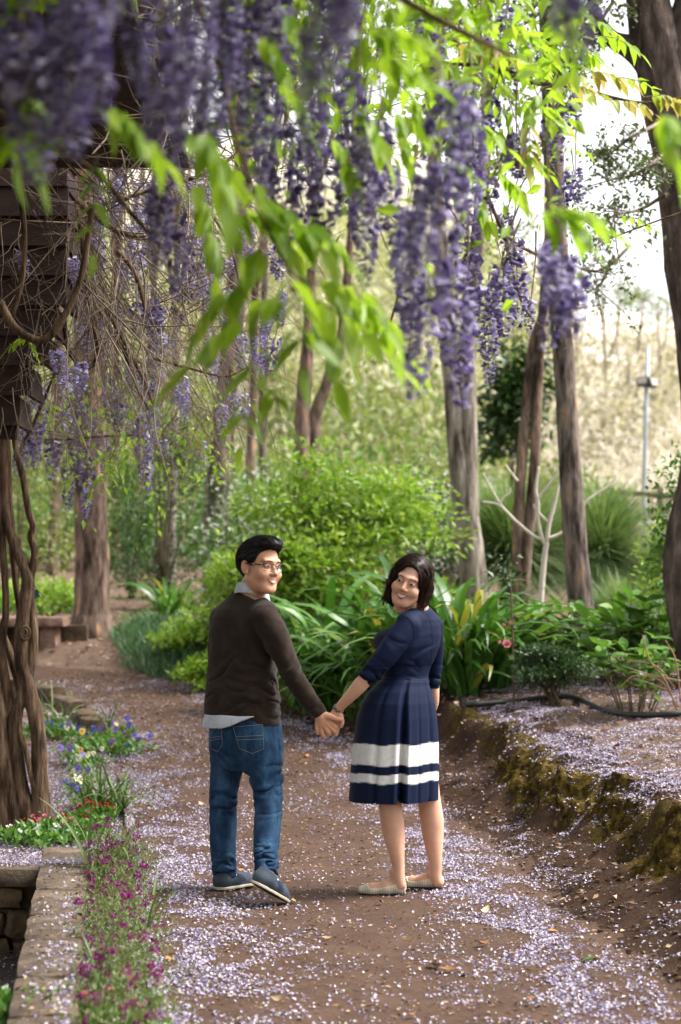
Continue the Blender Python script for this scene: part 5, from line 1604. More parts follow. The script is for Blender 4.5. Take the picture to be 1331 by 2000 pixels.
for k, (lb, Y, tr) in enumerate(hillt):
    tree(lb, Y, tr, M_bark_pale, (3.4, (1.6, 1.4, 1.1), 900, .16, M_gum_y) if k == 5 else None, 8, 120 + k, 'hillside trees', flare=1.1)

# leafy boughs against the bright sky, upper right
gb = on(pxw(1300, 13), 13.0)
def bough(label, base_px, pts, Y, n, spread, lm, size, seed, hang=.4):
    b = P(*base_px, Y); r = empty('leafy_bough', b); tag(r, label, 'branch', 'leafy boughs against the sky')
    mb = MB(); g = np.random.default_rng(seed); tips = []
    for p in pts:
        q = np.array([P(a[0], a[1], Y + g.normal(0, .25)) for a in p]); q = spline(q, 10)
        add_tube(mb, q, np.linspace(.016, .004, 10), 5); tips.append(q[2:])
        for k in range(9):
            s = q[g.integers(2, 10)]; e = s + g.normal(0, spread * .6, 3) + [0, 0, -.05]; m = (s + e) / 2 + g.normal(0, .05, 3)
            w = spline(np.array([s, m, e]), 6); add_tube(mb, w, np.linspace(.006, .002, 6), 4); tips.append(w[2:])
    ob('twig', mb.mesh('twig', [M_twig], True, off=b), r)
    T = np.concatenate(tips); k = g.integers(0, len(T), n)
    pos = T[k] + g.normal(0, spread * .14, (n, 3)); d = nrm(g.normal(0, 1, (n, 3)) + [0, 0, -hang])
    V, F = scatter_leaves(pos, d, nrm(g.normal(0, 1, (n, 3))), g.uniform(.6, 1.2, n) * size)
    tag(ob('foliage', mk('foliage', V - b, F, lm), r), kind='stuff')
bough('fine dark-leaved bough hanging left of the forked trunk', (1300, 300), [[(1310, 290), (1260, 330), (1210, 350), (1160, 340)], [(1300, 380), (1250, 410), (1200, 420), (1170, 450)], [(1290, 240), (1230, 270), (1190, 300), (1150, 290)]], 14, 1500, .32, M_gum, .05, 3)
bough('leafy bough against white sky at the top, left of the fork', (1180, 0), [[(1200, -40), (1150, 30), (1090, 70), (1040, 110)], [(1180, -40), (1120, 0), (1060, 20), (1000, 60)], [(1200, 0), (1140, 90), (1100, 140), (1060, 170)]], 15, 2200, .40, M_gum, .055, 4)
bough('sparse leafy bough below the centre of the sky', (1240, 520), [[(1230, 480), (1190, 520), (1150, 530), (1110, 510)], [(1200, 500), (1170, 560), (1130, 570)]], 16, 420, .30, M_gum, .05, 5)
bough('light green bough at the top centre of the picture', (900, 0), [[(1000, -60), (930, 20), (870, 60), (820, 120)], [(950, -40), (900, 100), (880, 180), (850, 240)], [(1010, -20), (980, 120), (950, 220), (960, 330)]], 16, 2600, .5, M_gum_y, .06, 6)
bough('light bough with small leaves behind the pale double trunk', (800, 300), [[(760, 420), (800, 470), (840, 540), (830, 620)], [(990, 400), (1000, 480), (1010, 560), (1000, 640)], [(1050, 420), (1020, 470), (985, 520), (960, 600)]], 24, 1500, .7, M_gum_y, .08, 7)

# ================================================================== shrubs and clumps of the garden
M_lime = leaf_mat('leaf_lime', [(0, (.13, .25, .022)), (.45, (.22, .37, .04)), (.85, (.32, .46, .07)), (1, (.42, .50, .15))], .42, .42, .45)
M_green = leaf_mat('leaf_green', [(0, (.05, .125, .02)), (.5, (.09, .205, .034)), (1, (.16, .30, .06))], .35, .4, .5)
M_dark = leaf_mat('leaf_dark', [(0, (.018, .048, .014)), (.5, (.035, .080, .022)), (1, (.07, .13, .035))], .25, .35, .5)
M_olive = leaf_mat('leaf_olive', [(0, (.12, .17, .045)), (.5, (.20, .26, .08)), (1, (.34, .36, .15))], .35, .5)
M_grass = leaf_mat('grass_green', [(0, (.035, .10, .02)), (.5, (.06, .16, .03)), (1, (.12, .24, .05))], .3, .45)
M_mondo = leaf_mat('mondo_grass', [(0, (.025, .075, .025)), (.5, (.045, .115, .038)), (1, (.085, .18, .06))], .25, .45)
M_xan = leaf_mat('grass_tree_needle', [(0, (.08, .15, .05)), (.5, (.14, .23, .085)), (1, (.30, .38, .18))], .35, .5)
M_strap = leaf_mat('strap_leaf', [(0, (.035, .10, .014)), (.5, (.068, .18, .028)), (.9, (.125, .27, .05)), (1, (.34, .30, .06))], .34, .34, .45)
M_wht = leaf_mat('white_blossom', [(0, (.62, .62, .55)), (1, (.80, .80, .76))], .3, .6, .2, (1, 1, 1))
M_redf = leaf_mat('red_blossom', [(0, (.45, .012, .012)), (1, (.62, .03, .025))], .2, .5, .3, (1, .6, .6))
M_pinkf = leaf_mat('pink_blossom', [(0, (.62, .16, .20)), (.6, (.72, .30, .34)), (1, (.80, .48, .50))], .25, .5, .3, (1, .8, .8))
M_straw = leaf_mat('dry_straw', [(0, (.44, .39, .33)), (.5, (.60, .55, .48)), (1, (.76, .73, .67))], .3, .7, .2, (1, 1, .8))
M_stem = surf_mat('shrub_stem', [(0.3, (.06, .04, .025)), (.7, (.17, .12, .08))], 12, (1, 1, .4), .9, .3, .01)


def rose(r, petals, seed):
    """a double flower: rings of cupped petals"""
    g = np.random.default_rng(seed); V, F = wide_leaf(.62, 4, -.35, .10)
    mb = MB()
    for ring, (n, tilt, s) in enumerate(((6, .35, 1.0), (5, .8, .8), (4, 1.15, .55))):
        for k in range(n):
            a = k / n * 2 * np.pi + ring * .5 + g.normal(0, .1)
            d = np.array([[math.cos(a) * math.cos(tilt), math.sin(a) * math.cos(tilt), math.sin(tilt)]])
            B = basis(d, np.array([[0, 0, 1.0]])) * s * r
            v, f = inst(V, F, B, np.zeros((1, 3))); mb.add(v, f)
    return mb


def shrub(label, px, py, Y, w, h, n, size, lm, seed, cat='shrub', group=None, flowers=None, tiers=0, name='shrub', depth=.75, low=.12, stems=7, gap=.55, T=LEAF_T, F_=LEAF_F, lie=.0):
    """bush whose foot stands at photograph x px at distance Y; w, h in metres"""
    x = pxw(px, Y); b = on(x, Y); g = np.random.default_rng(seed)
    r = empty(name, b); tag(r, label, cat, group)
    nc = 40
    cc = np.stack([g.uniform(-1, 1, nc), g.uniform(-1, 1, nc), g.uniform(low, 1, nc)], -1)
    rr = np.sqrt(np.clip(1 - ((cc[:, 2] - .45) / .62) ** 2, .08, 1)); cc[:, :2] *= rr[:, None] * .85
    k = g.integers(0, nc, n)
    o = g.normal(0, 1, (n, 3)); o = nrm(o) * g.uniform(0, 1.25, (n, 1)) ** .5
    p = cc[k] * [w / 2, w / 2 * depth, h] + o * np.array([w, w * depth, h * .8]) * .17
    p[:, 2] = np.clip(p[:, 2], .02, None)
    if tiers: p[:, 2] += -.16 * (p[:, 2] - np.round(p[:, 2] / h * tiers) * h / tiers)
    d = nrm(o * [1, 1, .5] + g.normal(0, .5, (n, 3)) + [0, 0, .15 - lie]); up = nrm(g.normal(0, .45, (n, 3)) + [0, 0, 1])
    V, F = scatter_leaves(p, d, up, g.uniform(.6, 1.25, n) * size, T, F_)
    tag(ob('foliage', mk('foliage', V, F, lm), r), kind='stuff')
    mb = MB()
    for q in range(stems):
        e = cc[q] * [w / 2, w / 2 * depth, h] * .9
        add_tube(mb, spline(np.array([[g.normal(0, .03), g.normal(0, .03), -.03], e * [.4, .4, .5] + g.normal(0, .03, 3), e]), 7), np.linspace(.018, .005, 7) * (.5 + h * .5), 5)
    tag(ob('stems', mb.mesh('stems', [M_stem], True), r), kind='stuff')
    if flowers:
        fn, fs, fmat, kind = flowers
        if kind == 'small':
            q = cc[g.integers(0, nc, fn)] * [w / 2, w / 2 * depth, h] + nrm(g.normal(0, 1, (fn, 3)) + [0, -.6, .3]) * np.array([w, w * depth, h * .8]) * .17
            M4 = []
            ff = [scatter_leaves(np.repeat(q, 4, 0), nrm(g.normal(0, 1, (fn * 4, 3)) + [0, -.4, .5]), nrm(g.normal(0, 1, (fn * 4, 3))), g.uniform(.7, 1.2, fn * 4) * fs)]
            tag(ob('blossom', mk('blossom', ff[0][0], ff[0][1], fmat), r), kind='stuff')
    return r


bush = shrub('broad bright green leafy bush behind the couple', 660, 1170, 19.6, 2.35, 1.95, 13500, .095, M_lime, 1, tiers=8, depth=.7, lie=.1, low=.02)
shrub('bright green bush spreading behind the man\'s shoulder', 520, 1180, 18.9, 1.2, 1.15, 5200, .09, M_lime, 2, tiers=5, low=.02)
shrub('white-blossomed bush left of the broad green bush', 490, 1120, 23, 1.25, 1.75, 4200, .06, M_green, 3, flowers=(420, .045, M_wht, 'small'))
cam_b = shrub('white-starred climbing bush right of the broad green bush', 846, 1150, 22.2, .95, 1.75, 4200, .055, M_dark, 4, flowers=(480, .042, M_wht, 'small'), depth=.8)
for k, (px, py, s) in enumerate(((813, 1028, 1.0), (827, 998, .7), (830, 985, .6))):
    mb = rose(.05 * s, 15, k); ob('flower', mb.mesh('flower', [M_redf], True), cam_b, P(px, py, 21.6) - np.array(cam_b.location), (R_(70), 0, k))
shrub('yellow-green airy bush topping the white-starred bush', 800, 1130, 23.5, 1.1, 2.0, 2600, .06, M_olive, 5, flowers=(60, .04, M_wht, 'small'))
shrub('tall dark fine-leaved shrub left of the grey-brown trunk', 320, 1110, 26, 1.35, 2.3, 6500, .06, M_dark, 6, depth=.7)
shrub('dark green shrub beside the large left trunk', 258, 1110, 28, .9, 1.9, 3000, .07, M_green, 7)
shrub('magnolia-like dark green bush between the trunks at right', 1015, 900, 33, 1.35, 3.4, 1500, .24, M_dark, 8, low=.6, T=wide_leaf(.2, 4)[0], F_=wide_leaf(.2, 4)[1])
shrub('yellow-green shrub at the right edge by the pole', 1320, 1080, 17.0, .7, 1.15, 1500, .07, M_lime, 9, low=.3)
shrub('fine green shrub at the right edge under the fork', 1345, 1050, 15.5, .8, 1.75, 1700, .06, M_green, 10, low=.5)
shrub('olive bush behind the stone bench', 40, 1150, 30, 2.2, 2.2, 3000, .09, M_olive, 11)
shrub('pale olive bush far left behind the vine', 120, 1120, 36, 3.0, 3.0, 3200, .11, M_olive, 12)
shrub('light green low plants beyond the stone bench', 85, 1150, 24.5, 1.3, .45, 1800, .08, M_lime, 13)
shrub('light green leafy low plant left of the man', 400, 1190, 20.5, .75, .42, 1500, .09, M_lime, 14, flowers=(50, .03, leaf_mat('lilac_small', [(0, (.35, .33, .6)), (1, (.5, .48, .75))], .2), 'small'))
shrub('low lime ground cover right of the mondo grass', 425, 1270, 18.6, .75, .30, 1400, .075, M_lime, 15)
shrub('pale green leafy mound behind the mondo grass', 380, 1225, 20.4, .8, .25, 1200, .085, M_lime, 16)
shrub('dark green low shrub at the far middle', 560, 950, 30, 2.4, 1.3, 2200, .10, M_olive, 17)
shrub('wide olive scrub behind the broad bush', 740, 930, 34, 4.2, 1.7, 3200, .12, M_olive, 18)
shrub('green scrub behind the grass trees', 1080, 980, 34, 3.0, 1.5, 2600, .12, M_olive, 19)
tip = shrub('small rounded dark shrub beside the black hose', 1082, 1372, 14.7, .60, .42, 5200, .034, M_dark, 20, low=.35, stems=14)
shrub('low green leafy patch around the foot of the white sapling', 1075, 1240, 17.0, .9, .30, 1500, .085, M_green, 21)

# ------------------------------------------------------------------ strap-leaved clumps, each leaf its own piece
STRAPS = [mk('leaf', *blade(L, w, l, d, 8), M_strap, True) for L, w, l, d in ((.62, .040, 1.42, 2.1), (.70, .044, 1.38, 1.8), (.55, .038, 1.48, 2.6), (.66, .042, 1.15, 1.8), (.50, .036, 1.1, 2.2), (.74, .046, 1.5, 2.0))]


def clump(label, px, py, n, spread, s=1.0, seed=0, up=0.0, Yf=None, name='agapanthus', cat='plant', group='agapanthus clumps', variants=STRAPS):
    b = hit(px, py) if Yf is None else on(pxw(px, Yf), Yf)
    g = np.random.default_rng(seed); r = empty(name, b); tag(r, label, cat, group)
    for k in range(n):
        rr = spread * math.sqrt(g.uniform()); a = g.uniform(0, 2 * np.pi)
        x, y = rr * math.cos(a), rr * math.sin(a)
        z = float(G(b[0] + x, b[1] + y)) - b[2]
        aim = math.atan2(-x, y) + g.normal(0, .7) if rr > .08 else g.uniform(0, 6.28)
        o = ob('leaf', variants[g.integers(len(variants))], r, (x, y, z - .01 + (g.uniform(0, .68) * (1 - .8 * rr / spread) if s > 1.25 else 0)), (g.normal(0, .12) + up, g.normal(0, .22), aim), s * g.uniform(.75, 1.15))
    return r


clump('agapanthus clump of arching leaves between the man and the woman', 655, 1372, 240, .42, 1.5, 1)
clump('agapanthus clump directly behind the woman\'s waist', 770, 1355, 140, .36, 1.5, 2)
clump('agapanthus clump spreading right of the woman', 893, 1352, 240, .42, 1.5, 3)
clump('small agapanthus tuft beside the pink camellia', 1000, 1290, 40, .22, 1.1, 4)
clump('strap-leaved tuft behind the mondo grass', 340, 1200, 55, .18, 1.15, 5)
clump('strap-leaved tuft at the right edge below the burl', 1320, 1290, 50, .30, 1.2, 6)
clump('strap-leaved tuft left of the white sapling', 965, 1270, 45, .25, 1.15, 7)

# ------------------------------------------------------------------ grass trees and grasses
def spiky(label, px, py, Y, n, L, w, seed, mat, elev=(-.2, 1.5), name='grass_tree', cat='grass tree', cz=.5, group=None, drop=.7):
    b = on(pxw(px, Y), Y); g = np.random.default_rng(seed); r = empty(name, b); tag(r, label, cat, group)
    T, F = blade(1.0, w / L, .0, drop, 5, .2)
    a = g.uniform(0, 2 * np.pi, n); e = g.uniform(elev[0], elev[1], n)
    d = np.stack([np.cos(a) * np.cos(e), np.sin(a) * np.cos(e), np.sin(e)], -1)
    B = basis(d, np.array([[0, 0, 1.0]]) + 0 * d) * (L * g.uniform(.7, 1.1, n))[:, None, None]
    V, F = inst(T, F, B, g.normal(0, .05, (n, 3)) + [0, 0, cz])
    tag(ob('needles', mk('needles', V, F, mat), r), kind='stuff')
    mb = MB(); add_tube(mb, np.array([[0, 0, -.05], [0, 0, cz * .5], [0, 0, cz]]), [.16, .15, .10], 10)
    ob('trunk', mb.mesh('trunk', [M_bark_dark], True), r)
    return r
spiky('large fountain-like grass tree behind the slim brown stems', 1000, 1100, 22.8, 4200, 1.15, .013, 1, M_xan, cz=.78)
spiky('large grass tree behind the straight trunk at right', 1170, 1100, 23.6, 4000, 1.15, .013, 2, M_xan, cz=.72)
spiky('smaller spiky grass tree right of the straight trunk', 1215, 1190, 19.6, 2000, .68, .009, 3, M_xan, (.1, 1.55), cz=.12, drop=.45)
spiky('grass tree at the right edge behind the burl', 1320, 1160, 22.5, 2000, .95, .012, 4, M_xan, cz=.4)


def tuft_field(label, pts, n, L, w, seed, mat, name, cat, lift=(1.0, 1.5), thing=True):
    """a patch of blades on the ground inside a polygon of photograph pixels"""
    q = np.array([hit(*p)[:2] for p in pts]); b = on(*q.mean(0)); g = np.random.default_rng(seed)
    lo, hi = q.min(0), q.max(0); P2 = []
    while len(P2) < n:
        c = g.uniform(lo, hi, (n, 2)); ins = np.zeros(len(c), bool); j = len(q) - 1
        for i in range(len(q)):
            m = ((q[i, 1] > c[:, 1]) != (q[j, 1] > c[:, 1])) & (c[:, 0] < (q[j, 0] - q[i, 0]) * (c[:, 1] - q[i, 1]) / (q[j, 1] - q[i, 1] + 1e-9) + q[i, 0]); ins ^= m; j = i
        P2 += list(c[ins])
    P2 = np.array(P2[:n]); z = G(P2[:, 0], P2[:, 1])
    T, F = blade(1.0, w / L, .0, 1.2, 4, .2)
    a = g.uniform(0, 2 * np.pi, n); e = g.uniform(*lift, n)
    d = np.stack([np.cos(a) * np.cos(e), np.sin(a) * np.cos(e), np.sin(e)], -1)
    B = basis(d, np.array([[0, 0, 1.0]]) + 0 * d + .001) * (L * g.uniform(.5, 1.1, n))[:, None, None]
    V, F = inst(T, F, B, np.stack([P2[:, 0], P2[:, 1], z], -1) - b)
    o = ob(name, mk(name, V, F, mat), None, b)
    tag(o, label, cat, kind=None if thing else 'stuff'); return o
tuft_field('thick dark mound of mondo grass left of the path', [(215, 1240), (300, 1215), (400, 1255), (405, 1320), (330, 1332), (240, 1300)], 5200, .24, .008, 5, M_mondo, 'mondo_grass', 'grass clump')
tuft_field('strip of dark grass behind the stone bench', [(0, 1200), (140, 1200), (140, 1165), (0, 1165)], 3200, .22, .010, 6, M_grass, 'grass_strip', 'grass')
tuft_field('sparse green weeds on the mulch right of the mondo grass', [(230, 1210), (330, 1180), (420, 1230), (300, 1240)], 700, .18, .009, 7, M_grass, 'weeds', 'grass', thing=False)
for k, (a, b_, n, m) in enumerate(((46, 60, 4200, M_straw), (60, 90, 3600, M_straw))):
    pass
g = np.random.default_rng(77)
n = 26000
yy = 45 + 65 * g.uniform(0, 1, n) ** 1.4; xx = g.uniform(-.21, .21, n) * yy
T, F = blade(1.0, .05, .0, 1.0, 4, .2)
a = g.uniform(0, 2 * np.pi, n); e = g.uniform(.5, 1.5, n); d = np.stack([np.cos(a) * np.cos(e), np.sin(a) * np.cos(e), np.sin(e)], -1)
B = basis(d, np.array([[0, 0, 1.0]]) + 0 * d + .001) * g.uniform(.6, 2.0, n)[:, None, None]
V, F = inst(T, F, B, np.stack([xx, yy, G(xx, yy)], -1))
tag(ob('dry_grass', mk('dry_grass', V, F, M_straw)), 'tall pale dry grass covering the hillside', 'grass', kind='stuff')
def wood_mass(label, n, nb, u0, u1, y0, y1, hgt, rad, size, mat, seed):
    """far scrub that reads as one green mass"""
    g = np.random.default_rng(seed)
    cy = g.uniform(y0, y1, nb); cx = g.uniform(u0, u1, nb) * cy; k = g.integers(0, nb, n); sz = g.uniform(.6, 1.4, nb)[k]
    p = np.stack([cx[k], cy[k], G(cx[k], cy[k])], -1) + nrm(g.normal(0, 1, (n, 3))) * (g.uniform(.2, 1, n) ** .5 * sz)[:, None] * [rad, rad, hgt * .5] + np.stack([0 * sz, 0 * sz, hgt * .45 * sz], -1)
    V, F = scatter_leaves(p, rnd_dirs(n, g), nrm(g.normal(0, .7, (n, 3)) + [0, 0, 1]), g.uniform(.6, 1.3, n) * size)
    tag(ob('hill_scrub', mk('hill_scrub', V, F, mat)), label, 'scrub', kind='stuff')
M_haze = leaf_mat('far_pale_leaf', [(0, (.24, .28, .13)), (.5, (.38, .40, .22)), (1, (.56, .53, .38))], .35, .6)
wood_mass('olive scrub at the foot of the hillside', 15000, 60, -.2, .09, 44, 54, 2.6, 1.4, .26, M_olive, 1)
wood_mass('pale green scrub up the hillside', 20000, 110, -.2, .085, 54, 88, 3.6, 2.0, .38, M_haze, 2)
wood_mass('dim green undergrowth behind the far trunks', 9000, 40, -.2, .05, 36, 43, 1.8, 1.1, .20, M_green, 3)
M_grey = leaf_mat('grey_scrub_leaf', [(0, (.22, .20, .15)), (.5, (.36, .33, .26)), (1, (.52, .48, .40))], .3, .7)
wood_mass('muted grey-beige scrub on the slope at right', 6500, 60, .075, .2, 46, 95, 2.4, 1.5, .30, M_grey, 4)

# ------------------------------------------------------------------ hydrangeas: large leaves, each its own piece
HLEAF = [mk('leaf', *wide_leaf(w, 6, dr, .10, .01), M_green, True) for w, dr in ((.30, .18), (.34, .30), (.28, .10))]


def leafy(label, px, py, w, h, n, size, seed, name='hydrangea', group='broad-leaved plants'):
    b = hit(px, py); g = np.random.default_rng(seed); r = empty(name, b); tag(r, label, 'plant', group)
    mb = MB(); ns = max(6, n // 9); k = 0
    for s in range(ns):
        a = g.uniform(0, 6.28); rr = math.sqrt(g.uniform()) * w / 2
        tip_ = np.array([math.cos(a) * rr, math.sin(a) * rr, h * g.uniform(.55, 1.0) * (1 - .4 * (rr / w * 2) ** 2)])
        q = spline(np.array([[tip_[0] * .4, tip_[1] * .4, -.03], tip_ * [.75, .75, .5], tip_]), 7)
        add_tube(mb, q, np.linspace(.006, .003, 7), 5)
        for j in range(n // ns):
            c = q[6 - (j // 3)]; al = j * 2.1 + g.normal(0, .3); sz = size * g.uniform(.6, 1.1)
            o = ob('leaf', HLEAF[g.integers(3)], r, tuple(c), (g.normal(.25, .25) + (.5 if j < 2 else 0), g.normal(0, .2), al), sz)
    tag(ob('stems', mb.mesh('stems', [M_stem], True), r), kind='stuff')
    return r
leafy('broad-leaved hydrangea behind the small dark shrub', 1140, 1330, 1.15, .72, 240, .19, 1)
leafy('broad-leaved hydrangea at the right in front of the grass tree', 1250, 1330, 1.15, .78, 240, .20, 2)
leafy('bright broad-leaved plant right of the small dark shrub', 1240, 1385, .75, .60, 130, .16, 3)
leafy('small broad-leaved sprig by the hose at right', 1262, 1398, .22, .22, 22, .08, 4)

# pink camellia on a thin stem
cb = hit(1004, 1376); cm = empty('camellia', cb); tag(cm, 'thin camellia with pink blooms and pale buds right of the woman', 'plant')
Yc = cb[1]; mb = MB()
for q in ([(1004, 1376, 2.2), (1003, 1300, 2.2), (1001, 1220, 2), (998, 1150, 1.8), (994, 1110, 1.2)], [(1000, 1160, 1.2), (985, 1130, 1), (972, 1110, .8)], [(999, 1140, 1.2), (1006, 1120, 1), (1008, 1105, .8)], [(1002, 1262, 1.2), (992, 1258, 1)], [(1001, 1225, 1), (994, 1220, .9)]):
    stem(mb, q, Yc, sides=5, knob=.02)
ob('stem', mb.mesh('stem', [M_stem], True, off=cb), cm)
for k, (px, py, s) in enumerate(((990, 1259, 1.05), (995, 1219, .75), (983, 1222, .5), (978, 1256, .55))):
    mb = rose(.042 * s, 15, 20 + k); ob('flower', mb.mesh('flower', [M_pinkf], True), cm, P(px, py, Yc - .05) - cb, (R_(65), 0, k * 1.3))
CL = mk('leaf', *wide_leaf(.3, 5, .15, .1), M_dark, True)
for k in range(46):
    px, py = ((g.normal(988, 16), g.normal(1118, 12)) if k < 30 else (g.normal(1000, 10), g.uniform(1200, 1290)))
    ob('leaf', CL, cm, P(px, py, Yc + g.normal(0, .06)) - cb, (g.normal(0, .6), g.normal(0, .6), g.uniform(0, 6.28)), g.uniform(.05, .085))
for k in range(9):
    mb = rose(.012, 15, 40 + k); ob('bud', mb.mesh('bud', [M_wht], True), cm, P(g.normal(986, 18), g.normal(1112, 12), Yc - .04) - cb)

# bare twiggy shrub at the right edge
tb = hit(1325, 1392); tw = empty('bare_shrub', tb); tag(tw, 'bare reddish twiggy shrub at the right edge by the hose', 'shrub')
mb = MB(); gg = np.random.default_rng(12)
for q in ([(1325, 1392, 2.4), (1300, 1330, 2), (1270, 1290, 1.6), (1255, 1240, 1)], [(1310, 1350, 1.8), (1270, 1335, 1.4), (1235, 1325, 1)], [(1325, 1380, 2), (1290, 1330, 1.6), (1240, 1320, 1.3), (1210, 1345, .9)], [(1330, 1370, 2), (1320, 1290, 1.6), (1300, 1250, 1)], [(1320, 1345, 1.6), (1280, 1300, 1.3), (1225, 1290, .8)], [(1330, 1330, 2), (1270, 1318, 1.3), (1215, 1300, .7)], [(1300, 1325, 1.2), (1275, 1350, 1), (1230, 1360, .7)]):
    stem(mb, q, tb[1], sides=5, knob=.03)
tag(ob('twig', mb.mesh('twig', [surf_mat('reddish_twig', [(.3, (.16, .08, .05)), (.7, (.36, .22, .14))], 9)], True, off=tb), tw), kind='stuff')

# black irrigation hose
mb = MB(); hp = []
for px, py in ((930, 1352), (904, 1366), (906, 1380), (925, 1383), (985, 1378), (1048, 1371), (1100, 1366), (1130, 1372), (1165, 1388), (1205, 1399), (1255, 1404), (1310, 1402), (1380, 1392)):
    hp.append(hit(px, py) + [0, 0, .022])
hq = spline(np.array(hp), 90); hq[:, 2] = np.maximum(hq[:, 2], G(hq[:, 0], hq[:, 1]) + .012)
add_tube(mb, hq, .021, 12)
tag(ob('hose', mb.mesh('hose', [plain('hose_black', (.018, .018, .018), .55)], True)), 'black irrigation hose lying along the top of the bank', 'hose')

# lamp pole with two floodlights, and the rail behind the grass trees
LY = 42.0; lb = on(pxw(1262, LY), LY); lp = empty('floodlight_pole', lb); tag(lp, 'pale steel pole carrying two floodlights on the hillside edge', 'lamp pole')
M_steel = surf_mat('galvanised_steel', [(.3, (.30, .34, .37)), (.7, (.42, .46, .49))], 6, rough=.5, bstr=.1)
mb = MB(); add_tube(mb, np.array([lb, P(1258, 980, LY), P(1261, 850, LY), P(1266, 676, LY)]), [.055, .05, .048, .045], 12); ob('pole', mb.mesh('pole', [M_steel], True, off=lb), lp)
for k, (px, py, yaw) in enumerate(((1256, 745, -.5), (1274, 748, .8))):
    c = P(px, py, LY - .15) - lb; h = ob('floodlight', None, lp, c, (R_(20), 0, yaw)); 
    V, F = rock_box((.13, .06, .10), 5, .2, 0, 3); hd_ = h
    bpy.data.objects.remove(h); h = ob('floodlight', mk('floodlight', V, F, plain('lamp_housing', (.05, .05, .05), .5)), lp, c, (R_(-20), 0, yaw))
    V, F = box((-.10, -.066, -.075), (.10, -.058, .075)); ob('lamp_glass', mk('lamp_glass', V, F, plain('lamp_glass', (.42, .36, .30), .15)), h)
    V, F = box((-.02, .02, -.14), (.02, .06, -.08)); ob('bracket', mk('bracket', V, F, M_steel), h)
ry = 38.0
fr_ = empty('rail_fence', on(pxw(1180, ry), ry)); fo = np.array(fr_.location); tag(fr_, 'low dark rail fence behind the grass trees at right', 'fence')
mb = MB(); add_tube(mb, np.array([P(1080, 952, ry), P(1300, 968, ry), P(1420, 975, ry)]) - fo, .05, 8); ob('rail', mb.mesh('rail', [M_bark_dark], True), fr_)
for px in (1095, 1190, 1290, 1395):
    t_ = P(px, 958, ry); gz = float(G(t_[0], ry)); mb = MB(); add_tube(mb, np.array([[t_[0], ry + .06, gz - .1], [t_[0], ry + .06, t_[2] + .08]]) - fo, .06, 8); ob('post', mb.mesh('post', [M_bark_dark], True), fr_)

# ================================================================== flowers of the bed on the left
M_mag = leaf_mat('magenta_petal', [(0, (.12, .002, .06)), (.5, (.23, .005, .13)), (1, (.32, .02, .26))], .25, .5, .3, (1, .6, 1))
M_fine = leaf_mat('fine_leaf', [(0, (.08, .12, .03)), (.5, (.14, .19, .055)), (1, (.26, .30, .13))], .3, .5)
M_pan_b = leaf_mat('pansy_blue', [(0, (.05, .06, .42)), (1, (.12, .13, .58))], .25, .5, .3, (.8, .8, 1))
M_pan_v = leaf_mat('pansy_violet', [(0, (.10, .05, .36)), (1, (.24, .18, .60))], .25, .5, .3, (.8, .8, 1))
M_pan_y = leaf_mat('pansy_yellow', [(0, (.70, .42, .02)), (1, (.78, .55, .08))], .25, .5)
M_pan_w = leaf_mat('pansy_cream', [(0, (.72, .70, .45)), (1, (.80, .78, .66))], .25, .5, .3, (1, 1, .9))
M_eyec = plain('flower_eye', (.02, .008, .03), .7)
M_gold = plain('flower_heart', (.70, .42, .03), .7)
M_redd = leaf_mat('red_daisy', [(0, (.36, .01, .015)), (1, (.58, .03, .03))], .2, .5, .3, (1, .6, .6))


def floret_cluster(seed, n=9, r=.016, s=.016):
    g = np.random.default_rng(seed); p = nrm(g.normal(0, 1, (n, 3)) + [0, 0, .3]) * r * g.uniform(.4, 1, (n, 1))
    d = nrm(p + g.normal(0, .3, (n, 3)) * r); mb = MB()
    V, F = scatter_leaves(np.repeat(p, 3, 0), nrm(np.repeat(d, 3, 0) + g.normal(0, .6, (n * 3, 3))), rnd_dirs(n * 3, g), g.uniform(.7, 1.2, n * 3) * s); mb.add(V, F)
    return mb
MAGS = [floret_cluster(k).mesh('flower', [M_mag]) for k in range(5)]


def pansy_mesh(m, seed, r=.021):
    g = np.random.default_rng(seed); V, F = wide_leaf(.60, 4, -.10, .02); mb = MB()
    for k, (a, s) in enumerate(((60, .95), (120, .95), (5, .9), (175, .9), (270, 1.15))):
        a = R_(a + g.normal(0, 5)); d = np.array([[math.cos(a), .12 + .03 * k, math.sin(a)]])
        v, f = inst(V * [1.2, 1, 1], F, basis(d, np.array([[0, -1.0, 0]])) * r * s, np.array([[0, -.001 * k, 0]])); mb.add(v, f, 0)
    for a in (20, 160, 270):
        a = R_(a); d = np.array([[math.cos(a), -.05, math.sin(a)]])
        v, f = inst(V * [.7, 1, 1], F, basis(d, np.array([[0, -1.0, 0]])) * r * .42, np.array([[0, -.0065, 0]])); mb.add(v, f, 1)
    a = np.linspace(0, 2 * np.pi, 8, endpoint=False); mb.add(np.stack([.0028 * np.cos(a), np.full(8, -.008), .0028 * np.sin(a)], -1), np.array([[0, 1, 2, 3], [0, 3, 4, 7], [4, 5, 6, 7]]), 2)
    return mb.mesh('flower', [m, M_eyec, M_gold])
PAN = {'blue': [pansy_mesh(M_pan_b, k) for k in range(2)], 'violet': [pansy_mesh(M_pan_v, k) for k in range(2)], 'yellow': [pansy_mesh(M_pan_y, k) for k in range(2)], 'cream': [pansy_mesh(M_pan_w, k) for k in range(2)]}


def bz(x, y):
    return float(G(x, y))


